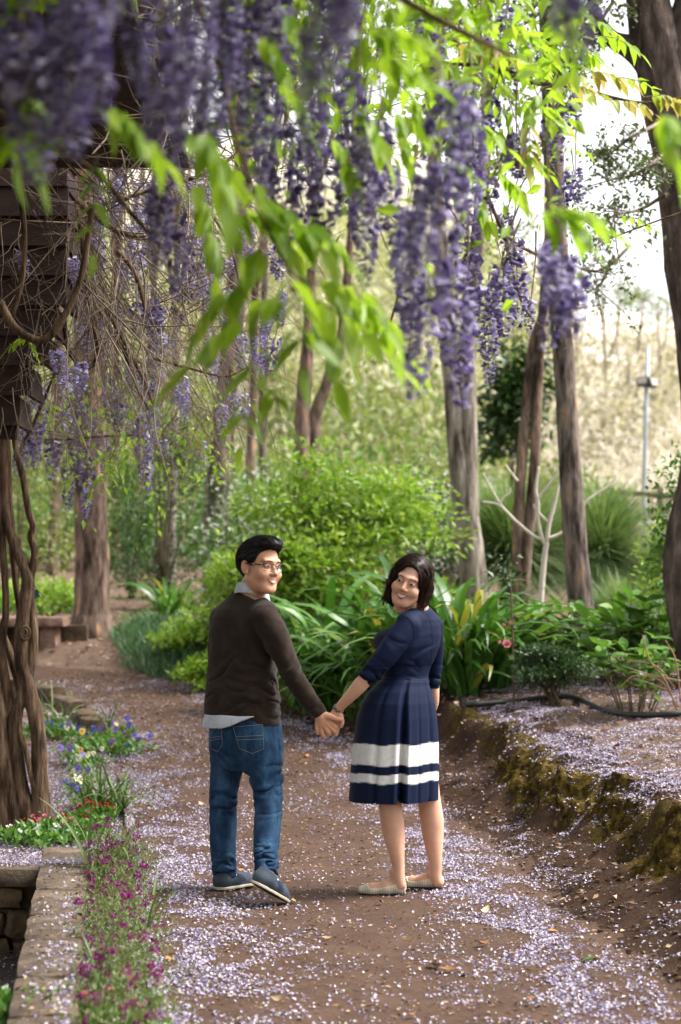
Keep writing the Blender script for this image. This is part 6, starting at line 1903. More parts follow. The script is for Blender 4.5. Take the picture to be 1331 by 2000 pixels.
def mound(root, b, w, h, n, size, mat, g, fine=False):
    p = np.stack([g.normal(0, w * .32, n), g.normal(0, w * .32, n), g.uniform(0.01, h, n)], -1)
    p[:, 2] *= np.clip(1.1 - (np.hypot(p[:, 0], p[:, 1]) / w) ** 2, .2, 1)
    d = nrm(np.stack([g.normal(0, 1, n), g.normal(0, 1, n), g.uniform(.2 if not fine else 1, 1.6, n)], -1))
    V, F = scatter_leaves(p, d, nrm(g.normal(0, .5, (n, 3)) + [0, 0, 1]), g.uniform(.6, 1.2, n) * size, LEAF_T * ([.45, 1, 1] if fine else [1.3, 1, 1]), LEAF_F)
    tag(ob('foliage', mk('foliage', V, F, mat), root), kind='stuff')


g7 = np.random.default_rng(70)
# magenta plants down the strip between coping and edging
lin = [(6.15, .45), (6.55, .6), (6.95, .45), (7.35, .62), (7.75, .42), (8.15, .58), (8.55, .45), (8.95, .65), (9.4, .5), (9.9, .6), (10.35, .75)]
ordn = ['nearest the camera at the bottom', 'second from the bottom edge', 'third from the bottom edge', 'fourth from the bottom edge', 'fifth from the bottom edge', 'sixth from the bottom edge', 'seventh from the bottom edge', 'eighth from the bottom edge', 'ninth from the bottom edge', 'beside the red daisies', 'farthest, at the top of the strip']
for k, (y, t) in enumerate(lin):
    a, b_ = basin_x(y) + .24, xl(y) - .06; x = a + (b_ - a) * t
    b = np.array([x, y, bz(x, y)]); r = empty('toadflax', b); tag(r, 'magenta-flowered plant in the bed strip, ' + ordn[k], 'flower', 'magenta flowers along the edging')
    w = .21; hgt = .17 + .04 * g7.uniform()
    mound(r, b, w * 1.35, hgt * 1.0, 620, .030, M_fine, g7, True); mound(r, b, w * 1.2, hgt * .8, 300, .022, M_fine, g7)
    for q in range(20):
        rr = w * .72 * math.sqrt(g7.uniform()); an = g7.uniform(0, 6.28)
        ob('flower', MAGS[g7.integers(5)], r, (rr * math.cos(an), rr * math.sin(an) * 1.2, hgt * g7.uniform(.55, 1.1)), (0, 0, g7.uniform(0, 6.28)), g7.uniform(.5, 1.0))

# pansies
pans = [(150, 1452, ['blue', 'violet', 'cream'], 'beside the trunk'), (115, 1447, ['blue', 'blue'], 'leftmost, at the trunk'), (185, 1455, ['blue', 'yellow', 'blue'], 'with a yellow bloom'), (215, 1450, ['violet', 'yellow', 'blue'], 'in the middle of the far row'), (245, 1440, ['blue', 'blue', 'blue'], 'all blue near the path'), (262, 1468, ['blue', 'violet'], 'rightmost of the far row'),
        (232, 1480, ['yellow', 'violet', 'blue'], 'at the front of the far row'), (185, 1500, ['yellow', 'cream', 'cream'], 'behind the tall strap leaves'), (158, 1512, ['cream', 'violet', 'cream'], 'cream ones left of the strap leaves'), (170, 1535, ['violet', 'violet', 'cream'], 'pale violet left of the strap leaves'), (152, 1555, ['cream', 'cream', 'blue'], 'cream nearest the daisies'), (160, 1578, ['violet', 'blue'], 'violet nearest the daisies'), (137, 1495, ['violet', 'blue'], 'between trunk and cream pansies')]
for k, (px, py, cols, lb) in enumerate(pans):
    b = hit(px, py); r = empty('pansy', b); tag(r, 'pansy plant, ' + lb, 'flower', 'pansies by the wisteria trunk')
    mound(r, b, .16, .09, 90, .040, M_green, g7)
    for c in cols + [cols[0]]:
        ob('flower', PAN[c][g7.integers(2)], r, (g7.normal(0, .055), g7.normal(-.03, .04), g7.uniform(.09, .15)), (g7.normal(-.35, .25), g7.normal(0, .2), g7.normal(0, .5)), g7.uniform(.95, 1.45))

# daisies with round heads
PIN = [rose(.017, 15, 90 + k).mesh('flower', [M_pinkf], True) for k in range(3)]; RED = [rose(.014, 15, 95 + k).mesh('flower', [M_redd], True) for k in range(3)]; WHI = [rose(.016, 15, 99 + k).mesh('flower', [M_wht], True) for k in range(2)]
dais = [(95, 1632, PIN, 9, 'pink', 'in front of the trunk'), (122, 1628, PIN, 7, 'pink', 'right of the trunk foot'), (50, 1640, RED, 5, 'orange-red', 'at the foot of the trunk'), (20, 1652, WHI, 4, 'white', 'at the left edge by the trunk'), (140, 1648, PIN, 4, 'pale pink', 'right above the basin corner'), (165, 1610, RED, 9, 'red', 'by the strap leaves'), (195, 1605, RED, 9, 'red', 'beside the path edging'), (175, 1632, RED, 7, 'red', 'in front of the other red ones'), (75, 1655, WHI, 5, 'white', 'along the basin rim'),
        (150, 1996, PIN, 3, 'pink', 'at the bottom edge'), (215, 1990, RED, 3, 'dark red', 'at the bottom edge'), (60, 1990, WHI, 4, 'white', 'at the bottom left corner'), (110, 1425, WHI, 8, 'tiny white', 'behind the trunk'), (90, 1360, WHI, 8, 'tiny white', 'by the far kerb')]
for k, (px, py, var, n, c, lb) in enumerate(dais):
    b = hit(px, py); r = empty('daisy', b); tag(r, f'{c} pompom daisies {lb}', 'flower', 'pompom daisies')
    mound(r, b, .20, .07, 110, .055, M_green, g7)
    for q in range(n):
        ob('flower', var[g7.integers(len(var))], r, (g7.normal(0, .07), g7.normal(-.02, .05), g7.uniform(.08, .13)), (g7.normal(.5, .3), g7.normal(0, .3), g7.uniform(0, 6.28)), g7.uniform(.8, 1.25))
for k, (px, py, n, lb) in enumerate(((205, 1470, 160, 'around the far pansies'), (110, 1645, 160, 'around the pink daisies'), (150, 2010, 220, 'at the bottom edge of the picture'), (30, 2010, 200, 'in the bottom left corner'), (100, 1440, 140, 'behind the wisteria trunk'))):
    b = hit(px, py); r = empty('leafy_edging_plant', b); tag(r, 'low green leaves ' + lb, 'plant', 'low green bedding leaves'); mound(r, b, .42, .08, n * 2, .06, M_green, g7)

# narrow strap leaves
NARROW = [mk('leaf', *blade(L, w, l, d, 8), leaf_mat('narrow_leaf', [(0, (.05, .10, .022)), (.6, (.10, .17, .04)), (1, (.20, .26, .10))], .3, .4), True) for L, w, l, d in ((.34, .013, 1.4, 1.3), (.42, .015, 1.3, 2.1), (.30, .012, 1.2, 2.4), (.46, .014, 1.45, 1.0))]
clump('tall narrow-leaved clump among the pansies', 195, 1590, 60, .07, 1.15, 31, name='bulb_leaves', group='narrow-leaved bulb clumps', variants=NARROW)
clump('narrow-leaved clump leaning at the path edge', 230, 1590, 46, .08, .9, 32, name='bulb_leaves', group='narrow-leaved bulb clumps', variants=NARROW)
clump('flopping narrow leaves over the basin coping', 195, 1735, 24, .06, 1.1, 33, name='bulb_leaves', group='narrow-leaved bulb clumps', variants=NARROW)
clump('few narrow leaves at the edging in front', 285, 1850, 7, .03, .8, 34, name='bulb_leaves', group='narrow-leaved bulb clumps', variants=NARROW)
clump('pale narrow leaves at the bottom of the bed', 185, 1985, 12, .05, .8, 35, name='bulb_leaves', group='narrow-leaved bulb clumps', variants=NARROW)
clump('thin grassy tuft at the far end of the pansies', 215, 1440, 22, .07, .9, 36, name='bulb_leaves', group='narrow-leaved bulb clumps', variants=NARROW)
clump('thin grassy tuft by the kerb behind the trunk', 110, 1420, 24, .08, .9, 37, name='bulb_leaves', group='narrow-leaved bulb clumps', variants=NARROW)

# ================================================================== wisteria blossom and leaves hanging overhead
M_wis = leaf_mat('wisteria_petal', [(0, (.065, .045, .135)), (.3, (.155, .120, .27)), (.6, (.33, .285, .47)), (.85, (.54, .51, .68)), (1, (.72, .70, .80))], .35, .5, .3, (.85, .8, 1))
M_wis_p = leaf_mat('wisteria_petal_pale', [(0, (.22, .19, .40)), (.5, (.42, .39, .60)), (1, (.68, .66, .80))], .35, .5, .3, (.9, .85, 1))
M_wleaf = leaf_mat('wisteria_leaf', [(0, (.18, .32, .03)), (.5, (.28, .44, .045)), (1, (.40, .56, .08))], .58, .4, .4, (1, 1, .45))
M_wleaf_y = leaf_mat('wisteria_leaf_young', [(0, (.26, .32, .05)), (.5, (.40, .38, .10)), (1, (.46, .32, .14))], .45, .45, .35, (1, 1, .6))
M_shoot = surf_mat('wisteria_shoot', [(.3, (.07, .05, .03)), (.7, (.18, .15, .08))], 6, rough=.8, bstr=.2)
PETAL = np.concatenate([LEAF_T * [2.9, .95, 1.8], LEAF_T * [1.5, .8, 1] + [0, 0, -.12]]); PETAL_F = np.concatenate([LEAF_F, LEAF_F + 5])


def raceme(n, L, r, seed, mats, gappy=0.0):
    g = np.random.default_rng(seed); i = np.arange(n); t = (i + g.uniform(0, .8, n)) / n
    prof = np.interp(t, [0, .12, .35, .7, 1], [.55, .9, 1.0, .72, .18]) * g.uniform(.72, 1.18, n)
    a = i * 2.399 + g.normal(0, .35, n)
    bend = .10 * L * np.sin(t * 2.2 + seed)
    o = np.stack([np.cos(a), np.sin(a), -.15 + 0 * a], -1)
    p = np.stack([bend * math.cos(seed), bend * math.sin(seed), -t * L], -1) + o * (prof * r * .62)[:, None]
    s = .035 * np.interp(t, [0, .6, 1], [1.05, .95, .55]) * g.uniform(.8, 1.2, n)
    d = nrm(o + g.normal(0, .35, (n, 3)) + [0, 0, .25]); up = nrm(np.array([[0, 0, 1.0]]) + g.normal(0, .5, (n, 3)))
    B = basis(d, up) * s[:, None, None]
    V, F = inst(PETAL, PETAL_F, B, p)
    mb = MB(); mb.add(V, F, 0)
    q = np.linspace(0, 1, 9); ax = np.stack([.10 * L * np.sin(q * 2.2 + seed) * math.cos(seed), .10 * L * np.sin(q * 2.2 + seed) * math.sin(seed), .06 - q * (L + .03)], -1)
    add_tube(mb, ax, np.linspace(.003, .0012, 9), 4, 1)
    return mb.mesh('flower_cluster', mats)


RL = {}
for key, (n, L, r) in {'long': (150, .50, .060), 'mid': (95, .30, .052), 'short': (60, .18, .046), 'thin': (60, .26, .032)}.items():
    RL[key] = [(raceme(n, L, r, k + 3, [M_wis, M_shoot]), L) for k in range(4)]
RL['pale'] = [(raceme(70, .24, .048, k + 20, [M_wis_p, M_shoot]), .24) for k in range(3)]

vc = np.array([0.2, 4.5, 3.6])
curt = empty('wisteria_vine', vc); tag(curt, 'wisteria curtain hanging close overhead with blurred purple clusters and green leaves', 'wisteria')
vr = np.array([1.4, 7.5, 3.9])
side = empty('wisteria_vine', vr); tag(side, 'wisteria spray reaching to the right in front of the pale sky', 'wisteria')
g8 = np.random.default_rng(88)


def hang(root, px, top, bot, Y, kind, tilt=.06, shoot=True):
    me, L = RL[kind][g8.integers(len(RL[kind]))]
    a = P(px, top, Y); b = P(px, bot, Y); s = (a[2] - b[2]) / L
    o = ob('flower_cluster', me, root, a - np.array(root.location), (g8.normal(0, tilt), g8.normal(0, tilt), g8.uniform(0, 6.28)), (float(np.clip(s, .65, .98)), float(np.clip(s, .65, .98)), s))
    return a


SHOOTS = MB()
def hang_s(root, px, top, bot, Y, kind):
    a = hang(root, px, top, bot, Y, kind)
    u = a + [g8.normal(0, .08), g8.normal(.05, .08), g8.uniform(.15, .4)]
    add_tube(SHOOTS, spline(np.array([a - [0, 0, .02], (a + u) / 2 + g8.normal(0, .02, 3), u]), 6), np.linspace(.0022, .004, 6), 4, cap=False)


big = [  # px, top, bottom, distance, kind -- the large blurred ones
    (640, -60, 255, 3.3, 'long'), (668, -90, 190, 3.4, 'long'), (1118, -120, 120, 3.2, 'long'), (1105, -160, 70, 3.3, 'mid'),
    (850, 170, 560, 4.5, 'long'), (868, 330, 780, 4.6, 'long'), (882, 190, 470, 4.4, 'long'), (820, 420, 700, 5.0, 'long'), (890, 520, 800, 5.4, 'mid'), (905, 560, 740, 6.2, 'thin'), 
    (690, 270, 555, 5.6, 'long'), (715, 250, 480, 5.4, 'long'), (745, 240, 430, 5.2, 'mid'), (770, 320, 500, 5.8, 'mid'), (795, 400, 560, 5.6, 'mid'), (800, 540, 700, 6.4, 'mid'), 
    (560, 250, 470, 5.6, 'mid'), (590, 290, 450, 5.8, 'mid'), (618, 270, 480, 5.6, 'mid'), (530, 60, 350, 4.8, 'long'), (520, 160, 420, 4.9, 'long'), (480, 20, 260, 4.6, 'long'),
    (450, -20, 280, 4.5, 'long'), (420, 20, 330, 4.4, 'long'), (385, -40, 240, 4.2, 'long'), (350, 0, 300, 4.1, 'long'), (365, 120, 330, 4.6, 'mid'), (330, 300, 520, 5.0, 'long'), (345, 420, 570, 5.6, 'mid'), (315, 380, 500, 5.4, 'mid'),
    (620, 200, 350, 4.8, 'mid'), (700, 140, 330, 4.9, 'mid'),
]
for b in big: hang_s(curt, *b)
for k in range(14):                                      # dark mass at the upper left
    px = g8.uniform(-20, 330); top = g8.uniform(-170, 90) ; hang_s(curt, px, top, top + g8.uniform(170, 330) * (1 if px < 260 else .8), g8.uniform(3.3, 4.6), ['long', 'mid'][g8.integers(2)])
for k in range(10):
    px = g8.uniform(300, 700); top = g8.uniform(-150, 40); hang_s(curt, px, top, top + g8.uniform(120, 240), g8.uniform(4.2, 6.2), ['long', 'mid'][g8.integers(2)])
rightc = [(970, 545, 750, 7.6, 'long'), (955, 560, 700, 7.8, 'mid'), (985, 520, 660, 7.5, 'mid'), (1004, 500, 640, 8.0, 'mid'), (1036, 590, 655, 8.2, 'thin'), (1000, 450, 520, 8.0, 'short'), (985, 415, 480, 8.1, 'short'), (918, 500, 640, 8.0, 'thin'),
          (1098, 500, 690, 5.0, 'mid'), (1120, 540, 660, 5.1, 'short'), (1085, 480, 600, 5.2, 'short'), (1090, 210, 330, 7.2, 'mid'), (1075, 240, 310, 7.4, 'short'), (1110, 170, 260, 7.6, 'short'), (1020, 260, 330, 7.0, 'short'), (1125, 330, 400, 8.2, 'short'), (1105, 360, 420, 8.4, 'short'),
          (880, 165, 240, 6.0, 'short'), (900, 200, 250, 6.2, 'short'), (940, 80, 180, 6.8, 'mid'), (960, 190, 260, 7.2, 'short'), (1010, 270, 350, 7.4, 'short'), (930, 330, 430, 6.4, 'mid'), (835, 20, 120, 6.4, 'mid'), (850, 60, 170, 6.6, 'thin'), (915, 430, 560, 7.0, 'mid'), (955, 350, 420, 7.4, 'short'), (990, 20, 90, 7.2, 'short'), (930, 240, 330, 6.6, 'short')]
for b in rightc: hang_s(side, *b)
leftc = [(115, 682, 756, 10.5, 'pale'), (162, 705, 768, 10.8, 'pale'), (150, 715, 760, 10.7, 'pale'), (46, 490, 540, 10.4, 'pale'), (140, 500, 560, 10.6, 'pale'), (290, 585, 690, 11.6, 'mid'), (270, 595, 660, 11.8, 'short'), (310, 600, 660, 11.5, 'short'), (275, 410, 470, 11.2, 'pale'), (250, 440, 490, 11.4, 'pale'), (230, 395, 440, 11.2, 'pale'),
         (370, 440, 560, 11.6, 'mid'), (395, 450, 540, 11.8, 'mid'), (420, 470, 560, 12, 'short'), (380, 520, 600, 12, 'short'), (350, 560, 640, 12.2, 'short'), (410, 540, 610, 12.2, 'short'), (445, 560, 640, 12.4, 'pale'), (470, 650, 725, 12.2, 'pale'), (455, 770, 830, 12.4, 'pale'), (435, 790, 845, 12.3, 'pale'), (480, 770, 820, 12.5, 'pale'), (360, 770, 830, 12.6, 'pale'), (500, 690, 730, 12.4, 'pale'), (420, 690, 750, 12.6, 'pale'), (395, 860, 900, 12.8, 'pale'), (320, 860, 895, 12.9, 'pale'),
         (140, 900, 1000, 14, 'mid'), (170, 880, 1015, 14.2, 'mid'), (155, 850, 930, 14, 'mid'), (112, 860, 940, 13.6, 'mid'), (95, 850, 910, 13.8, 'short'), (60, 840, 920, 13.4, 'mid'), (200, 850, 930, 14.2, 'short'), (80, 800, 880, 13.6, 'short'), (130, 810, 880, 13.8, 'short'), (180, 800, 860, 14, 'short'), (45, 800, 870, 13.2, 'mid'), (70, 740, 800, 13.0, 'pale')]
for b in leftc: hang(vine, *b)
for k in range(26):
    px = g8.uniform(40, 300); py = g8.uniform(690, 880)
    hang(vine, px, py, py + g8.uniform(40, 90), g8.uniform(12.5, 15), ['pale', 'short', 'mid'][g8.integers(3)])
for k in range(60):
    px = g8.uniform(150, 560); py = g8.uniform(330, 760) - max(0, px - 330) * .4
    hang(vine, px, py, py + g8.uniform(35, 80), g8.uniform(11, 13.5), ['pale', 'pale', 'short'][g8.integers(3)])

# ------------------------------------------------------------------ feathered leaves
LEAFLET = [mk('leaflet', *wide_leaf(w, 6, d, .07, .012), M_wleaf, True) for w, d in ((.21, .16), (.23, .26), (.195, .10))]
LEAFLET_Y = [mk('leaflet', *wide_leaf(w, 6, d, .07, .012), M_wleaf_y, True) for w, d in ((.20, .30), (.23, .45))]


def compound(root, a, b, Y, n, ll, sag=.03, young=False, dY=.0, hangd=.28):
    """feathered leaf from pixel a to pixel b; n leaflet pairs of length ll metres and one at the tip"""
    p0, p1 = P(*a, Y), P(*b, Y + dY); mid = (p0 + p1) / 2 + [0, 0, sag]
    q = spline(np.array([p0, mid, p1]), 12)
    mb = MB(); add_tube(mb, q - p0, np.linspace(.0026, .0011, 12), 5)
    r = ob('compound_leaf', mb.mesh('compound_leaf', [M_shoot]), root, p0 - np.array(root.location))
    var = LEAFLET_Y if young else LEAFLET
    fw = nrm(p1 - p0); sd = nrm(np.cross(fw, [0, 0, 1.0]))
    if np.linalg.norm(np.cross(fw, [0, 0, 1.0])) < .2: sd = np.array([1.0, 0, 0])
    for k in range(n + 1):
        t = .22 + .74 * k / n; c = q[min(11, int(t * 11))] - p0
        for s in ((-1, 1) if k < n else (0,)):
            d = nrm(s * sd * .85 + fw * (.55 if s else 1) + np.array([0, 0, -hangd]) + g8.normal(0, .14, 3))
            up = nrm(np.array([0, 0, 1.0]) + s * sd * -.3 + g8.normal(0, .25, 3))
            B = basis(d[None], up[None])[0]
            ob('leaflet', var[g8.integers(len(var))], r, tuple(c), Matrix(B.tolist()).to_euler(), ll * 1.3 * g8.uniform(.8, 1.1) * (1 - .25 * abs(t - .55)))
    return r


near = [((590, 555), (318, 770), 4.4, 6, .085), ((560, 560), (800, 740), 4.4, 6, .085), ((470, 330), (600, 560), 4.5, 5, .085), ((560, 520), (600, 740), 4.3, 5, .085), ((420, 300), (470, 520), 4.4, 5, .08), ((640, 520), (700, 720), 4.6, 5, .085), ((600, 540), (770, 640), 4.7, 5, .08), ((480, 380), (640, 500), 4.5, 5, .08), ((500, 640), (470, 900), 4.3, 5, .06), ((520, 700), (560, 920), 4.6, 5, .06),
        ((330, 240), (480, 380), 4.2, 5, .09), ((400, 240), (440, 420), 4.0, 4, .09), ((170, 200), (330, 330), 3.7, 5, .085), ((60, 180), (40, 330), 3.7, 4, .085), ((10, 250), (70, 350), 3.8, 4, .08), ((190, 300), (180, 520), 4.6, 4, .06), ((1030, 420), (1190, 455), 4.1, 5, .085), ((1060, 400), (1150, 480), 4.2, 4, .08),
        ((1290, 220), (1325, 320), 3.9, 3, .085), ((700, 60), (830, 105), 4.2, 4, .085), ((720, 110), (850, 180), 4.4, 5, .085), ((690, 200), (760, 330), 4.9, 5, .075), ((560, 20), (600, 150), 4.6, 4, .075), ((500, 60), (570, 190), 4.7, 5, .075), ((470, 140), (540, 280), 5.0, 4, .07), ((780, 160), (850, 300), 5.2, 5, .07), ((380, 330), (430, 560), 4.6, 5, .085), ((520, 470), (440, 640), 4.5, 5, .085), ((540, 430), (690, 520), 4.6, 5, .085), ((620, 600), (660, 760), 4.5, 5, .085), ((660, 560), (810, 720), 4.8, 6, .085), ((480, 560), (380, 660), 4.6, 5, .08), ((440, 420), (560, 470), 4.7, 5, .085), ((640, 260), (700, 380), 5.2, 5, .07), ((560, 180), (610, 280), 5.2, 5, .07), ((720, 60), (690, 170), 5.0, 5, .07), ((770, 210), (800, 330), 5.6, 5, .07)]
for a, b, Y, n, ll in near: compound(curt, a, b, Y, n, ll)
rightl = [((1130, 30), (1235, 95), 8.2, 5, .075, 0), ((1150, 70), (1260, 110), 8.0, 4, .075, 0), ((1210, 150), (1310, 205), 8.0, 5, .065, 0), ((1060, 170), (1180, 190), 7.2, 5, .07, 1), ((1110, 150), (1240, 165), 7.4, 5, .07, 1), ((1180, 195), (1290, 230), 7.6, 5, .06, 1), ((1260, 190), (1345, 215), 7.4, 5, .06, 1), ((960, 110), (1060, 150), 7.0, 5, .07, 0), ((880, 90), (990, 110), 6.6, 5, .075, 1), ((1000, 150), (1110, 130), 7.2, 5, .07, 0),
          ((1060, 170), (1010, 290), 7.4, 5, .07, 0), ((900, 240), (1000, 300), 6.2, 5, .07, 0), ((960, 330), (1040, 420), 6.8, 5, .075, 0), ((1000, 300), (1080, 350), 7.0, 5, .07, 0), ((1200, 425), (1285, 455), 8.4, 4, .045, 0), ((930, 380), (960, 470), 6.6, 5, .07, 0), ((860, 120), (920, 200), 6.4, 5, .07, 0), ((1040, 210), (1110, 250), 7.0, 5, .07, 0), ((980, 60), (1060, 90), 7.2, 5, .07, 0), ((1100, 90), (1180, 130), 7.6, 5, .07, 0), ((1035, 240), (1035, 330), 6.6, 4, .07, 1), ((800, 40), (890, 30), 6.0, 5, .07, 0), ((905, 20), (960, 60), 6.8, 5, .07, 0), ((850, 330), (930, 350), 6.0, 5, .065, 0)]
for a, b, Y, n, ll, y in rightl: compound(side, a, b, Y, n, ll, young=bool(y))
leftl = [((60, 660), (10, 690), 10.4, 4, .055, 0), ((50, 655), (75, 705), 10.4, 4, .055, 0), ((250, 880), (190, 900), 13.8, 4, .08, 0), ((180, 870), (240, 930), 14, 4, .08, 0), ((200, 920), (170, 985), 14, 4, .07, 0), ((150, 930), (120, 960), 13.8, 4, .06, 0), ((230, 850), (280, 880), 13.6, 4, .08, 0), ((215, 880), (215, 960), 13.9, 4, .075, 0), ((400, 810), (460, 850), 12.4, 5, .05, 1), ((380, 840), (400, 900), 12.5, 5, .05, 1), ((420, 800), (500, 780), 12.4, 5, .05, 1), ((320, 590), (380, 620), 11.6, 4, .05, 1), ((400, 620), (350, 680), 11.8, 4, .05, 1), ((300, 900), (270, 960), 12.8, 4, .05, 1), ((350, 760), (300, 800), 12.2, 4, .05, 1)]
for a, b, Y, n, ll, y in leftl: compound(vine, a, b, Y, n, ll, young=bool(y))

# branches carrying the curtain, and its leaf roof extended out of view for shade
for root, pts, Y in ((curt, [(-200, -60, 12), (150, -90, 11), (420, -40, 10), (640, -70, 9), (860, 40, 7), (1000, 110, 5)], 4.4), (curt, [(300, -200, 10), (420, 100, 6), (470, 300, 4.5), (560, 520, 3.5), (640, 560, 2.5)], 4.45), (curt, [(-100, 150, 9), (60, 260, 7), (180, 330, 6), (260, 420, 5), (330, 500, 3)], 5.4),
                     (side, [(700, -80, 8), (860, 60, 6.5), (1000, 150, 5), (1120, 170, 4), (1260, 200, 2.5), (1400, 175, 1.5)], 7.6), (side, [(840, 120, 4), (950, 130, 4.5), (1040, 150, 4)], 7.2), (side, [(880, 200, 5), (960, 400, 4), (1000, 470, 3.5), (1100, 515, 3), (1190, 535, 1.5)], 8.0), (side, [(980, 430, 3), (1010, 560, 2.6), (1030, 610, 2.2), (1060, 640, 1.6)], 8.4), (side, [(1180, 470, 1.6), (1260, 440, 1.8), (1345, 410, 2)], 8.4), (side, [(760, 640, 2), (790, 540, 2.5), (830, 430, 3)], 7.2)):
    mb = MB(); stem(mb, pts, Y, sides=7, knob=.05); ob('branch', mb.mesh('branch', [M_vine], True, off=np.array(root.location)), root)
tag(ob('shoot', SHOOTS.mesh('shoot', [M_shoot], True, off=vc), curt), kind='stuff')
n = 26000
yy = g8.uniform(-4.5, 9.5, n); xx = -4.8 + 5.8 * g8.uniform(0, 1, n) ** 1.15; xx = np.where(xx > .2, xx * g8.uniform(.2, 1, n), xx)
ft = 1.5 + 1150 / FPX * np.maximum(yy, 2.6 - .1 * yy)
zz_ = ft + .10 + np.abs(g8.normal(0, .22, n)) - .38 * np.clip((-xx - .25 * yy * .3) / 1.2, 0, 1) * g8.uniform(0, 1, n)
p = np.stack([xx, yy, zz_], -1); d = nrm(g8.normal(0, 1, (n, 3)) + [0, 0, -.5])
V, F = scatter_leaves(p, d, nrm(g8.normal(0, .6, (n, 3)) + [0, 0, 1]), g8.uniform(.07, .12, n))
tag(ob('foliage', mk('foliage', V - vc, F, M_wleaf), curt), 'roof of wisteria leaves overhead, extended to shade the blossom', kind='stuff')
n = 14000                                                 # unseen leaf walls added left of and behind the camera to shade the blossom
k = g8.uniform(0, 1, n) < .62
p = np.where(k[:, None], np.stack([g8.uniform(-3.3, -2.3, n), g8.uniform(-4.5, 6.0, n), g8.uniform(.8, 4.0, n)], -1), np.stack([g8.uniform(-3.3, .6, n), g8.uniform(-4.8, -3.6, n), g8.uniform(.8, 4.0, n)], -1))
V, F = scatter_leaves(p, nrm(g8.normal(0, 1, (n, 3)) + [0, 0, -.6]), nrm(g8.normal(0, .6, (n, 3)) + [0, 0, 1]), g8.uniform(.09, .15, n))
tag(ob('foliage', mk('foliage', V - vc, F, M_wleaf), curt), 'wisteria leaves added out of view to shade the blossom', kind='stuff')
n = 700                                                   # young leaves in the fine twigs at left
p = np.array([P(a, b, c) for a, b, c in zip(g8.uniform(60, 460, n), g8.normal(840, 75, n), g8.uniform(12, 15, n))]); d = nrm(g8.normal(0, 1, (n, 3)) + [0, 0, -.7])
V, F = scatter_leaves(p, d, nrm(g8.normal(0, .6, (n, 3)) + [0, 0, 1]), g8.uniform(.04, .075, n))
tag(ob('foliage', mk('foliage', V - vb, F, M_wleaf), vine), 'young lime leaves among the fine twigs', kind='stuff')
n = 1500                                                  # loose leaves among the blossom, too small to tell apart
px = g8.uniform(430, 1150, n); py = np.abs(g8.normal(0, 190, n)) - 20; Yv = g8.uniform(5.5, 9.5, n)
p = np.array([P(a, b, c) for a, b, c in zip(px, py, Yv)]); d = nrm(g8.normal(0, 1, (n, 3)) + [0, 0, -.7])
V, F = scatter_leaves(p, d, nrm(g8.normal(0, .6, (n, 3)) + [0, 0, 1]), g8.uniform(.05, .085, n))
tag(ob('foliage', mk('foliage', V - vr, F, M_wleaf), side), 'small fresh leaves behind the blossom', kind='stuff')

# ================================================================== petals, litter, moss and fallen leaves
M_petal = leaf_mat('fallen_petal', [(0, (.23, .185, .35)), (.25, (.36, .31, .46)), (.55, (.48, .435, .55)), (.85, (.60, .57, .64)), (1, (.38, .29, .22))], .15, .7, .2, (1, 1, 1))
M_bit = leaf_mat('leaf_litter', [(0, (.05, .028, .016)), (.4, (.14, .082, .045)), (.75, (.30, .20, .12)), (1, (.42, .31, .20))], .1, .85, .15, (1, .9, .7))
M_moss = surf_mat('golden_moss', [(0.34, (.028, .017, .009)), (.48, (.075, .049, .014)), (.60, (.15, .104, .022)), (.75, (.24, .175, .042))], 26, rough=1.0, bstr=1.0, bdist=.03, bscale=70, spec=.05)
g9 = np.random.default_rng(99)


def top_z(x, y):
    z = G(x, y)
    cop = (y < BASIN_Y + .2) & (x > basin_x(y) + .02) & (x < basin_x(y) + .20)
    z = np.where(cop, .158, z)
    far_c = (y > BASIN_Y + .0) & (y < BASIN_Y + .20) & (x < -1.42)
    z = np.where(far_c, .150, z)
    z = np.where((y < BASIN_Y) & (x < basin_x(y)), -.256, z)
    ed = (np.abs(x - (xl(y) - .02)) < .026) & (y < 13.3)
    return np.where(ed, .014 + G(xl(y) + .05, y) + .058, z)


def dens(x, y):
    u = x - xl(y); v = xr(y) - x
    nz = .5 + .5 * np.clip(fbm(np.stack([x * 1.6, y * 1.1, 0 * x], -1), 3, 4) * 1.1, -1, 1)
    fine = .5 + .5 * np.clip(fbm(np.stack([x * 7, y * 5, 0 * x], -1), 2, 9) * 1.4, -1, 1)
    left = np.exp(-(np.clip(u, 0, 9) / .50) ** 2) * np.interp(y, [5, 14, 18], [1, .85, .5])
    right = np.exp(-((v - .30) / .24) ** 2) * np.interp(y, [5, 16, 19], [.95, .9, .4])
    mid = .03 + .15 * sstep((nz - .52) / .25)
    pth = np.maximum(np.maximum(left, right), mid) * (.12 + 1.1 * sstep((fine - .2) / .5))
    t = -v
    bank = np.where(t < .62, .04 + .30 * sstep((fine - .55) / .2) * sstep((nz - .3) / .3), .14 + .85 * sstep((nz - .2) / .35) * (.3 + .9 * fine)) * np.interp(y, [4, 16, 20], [1, 1, .35]) * np.interp(t, [0, 2.6, 4.5], [1, 1, .15])
    s = -u
    bed = np.where((y < BASIN_Y) & (x < basin_x(y)), .07 * fine, np.where(s < .12, .95, np.where((x < basin_x(y) + .22) & (y < BASIN_Y), .03 + .40 * sstep((fine - .4) / .3) * sstep((x - basin_x(y)) / .2), .75))) * np.interp(y, [12.5, 16], [1, .35])
    d = np.where(u < 0, bed, np.where(v < 0, bank, pth))
    return np.clip(d, 0, 1)


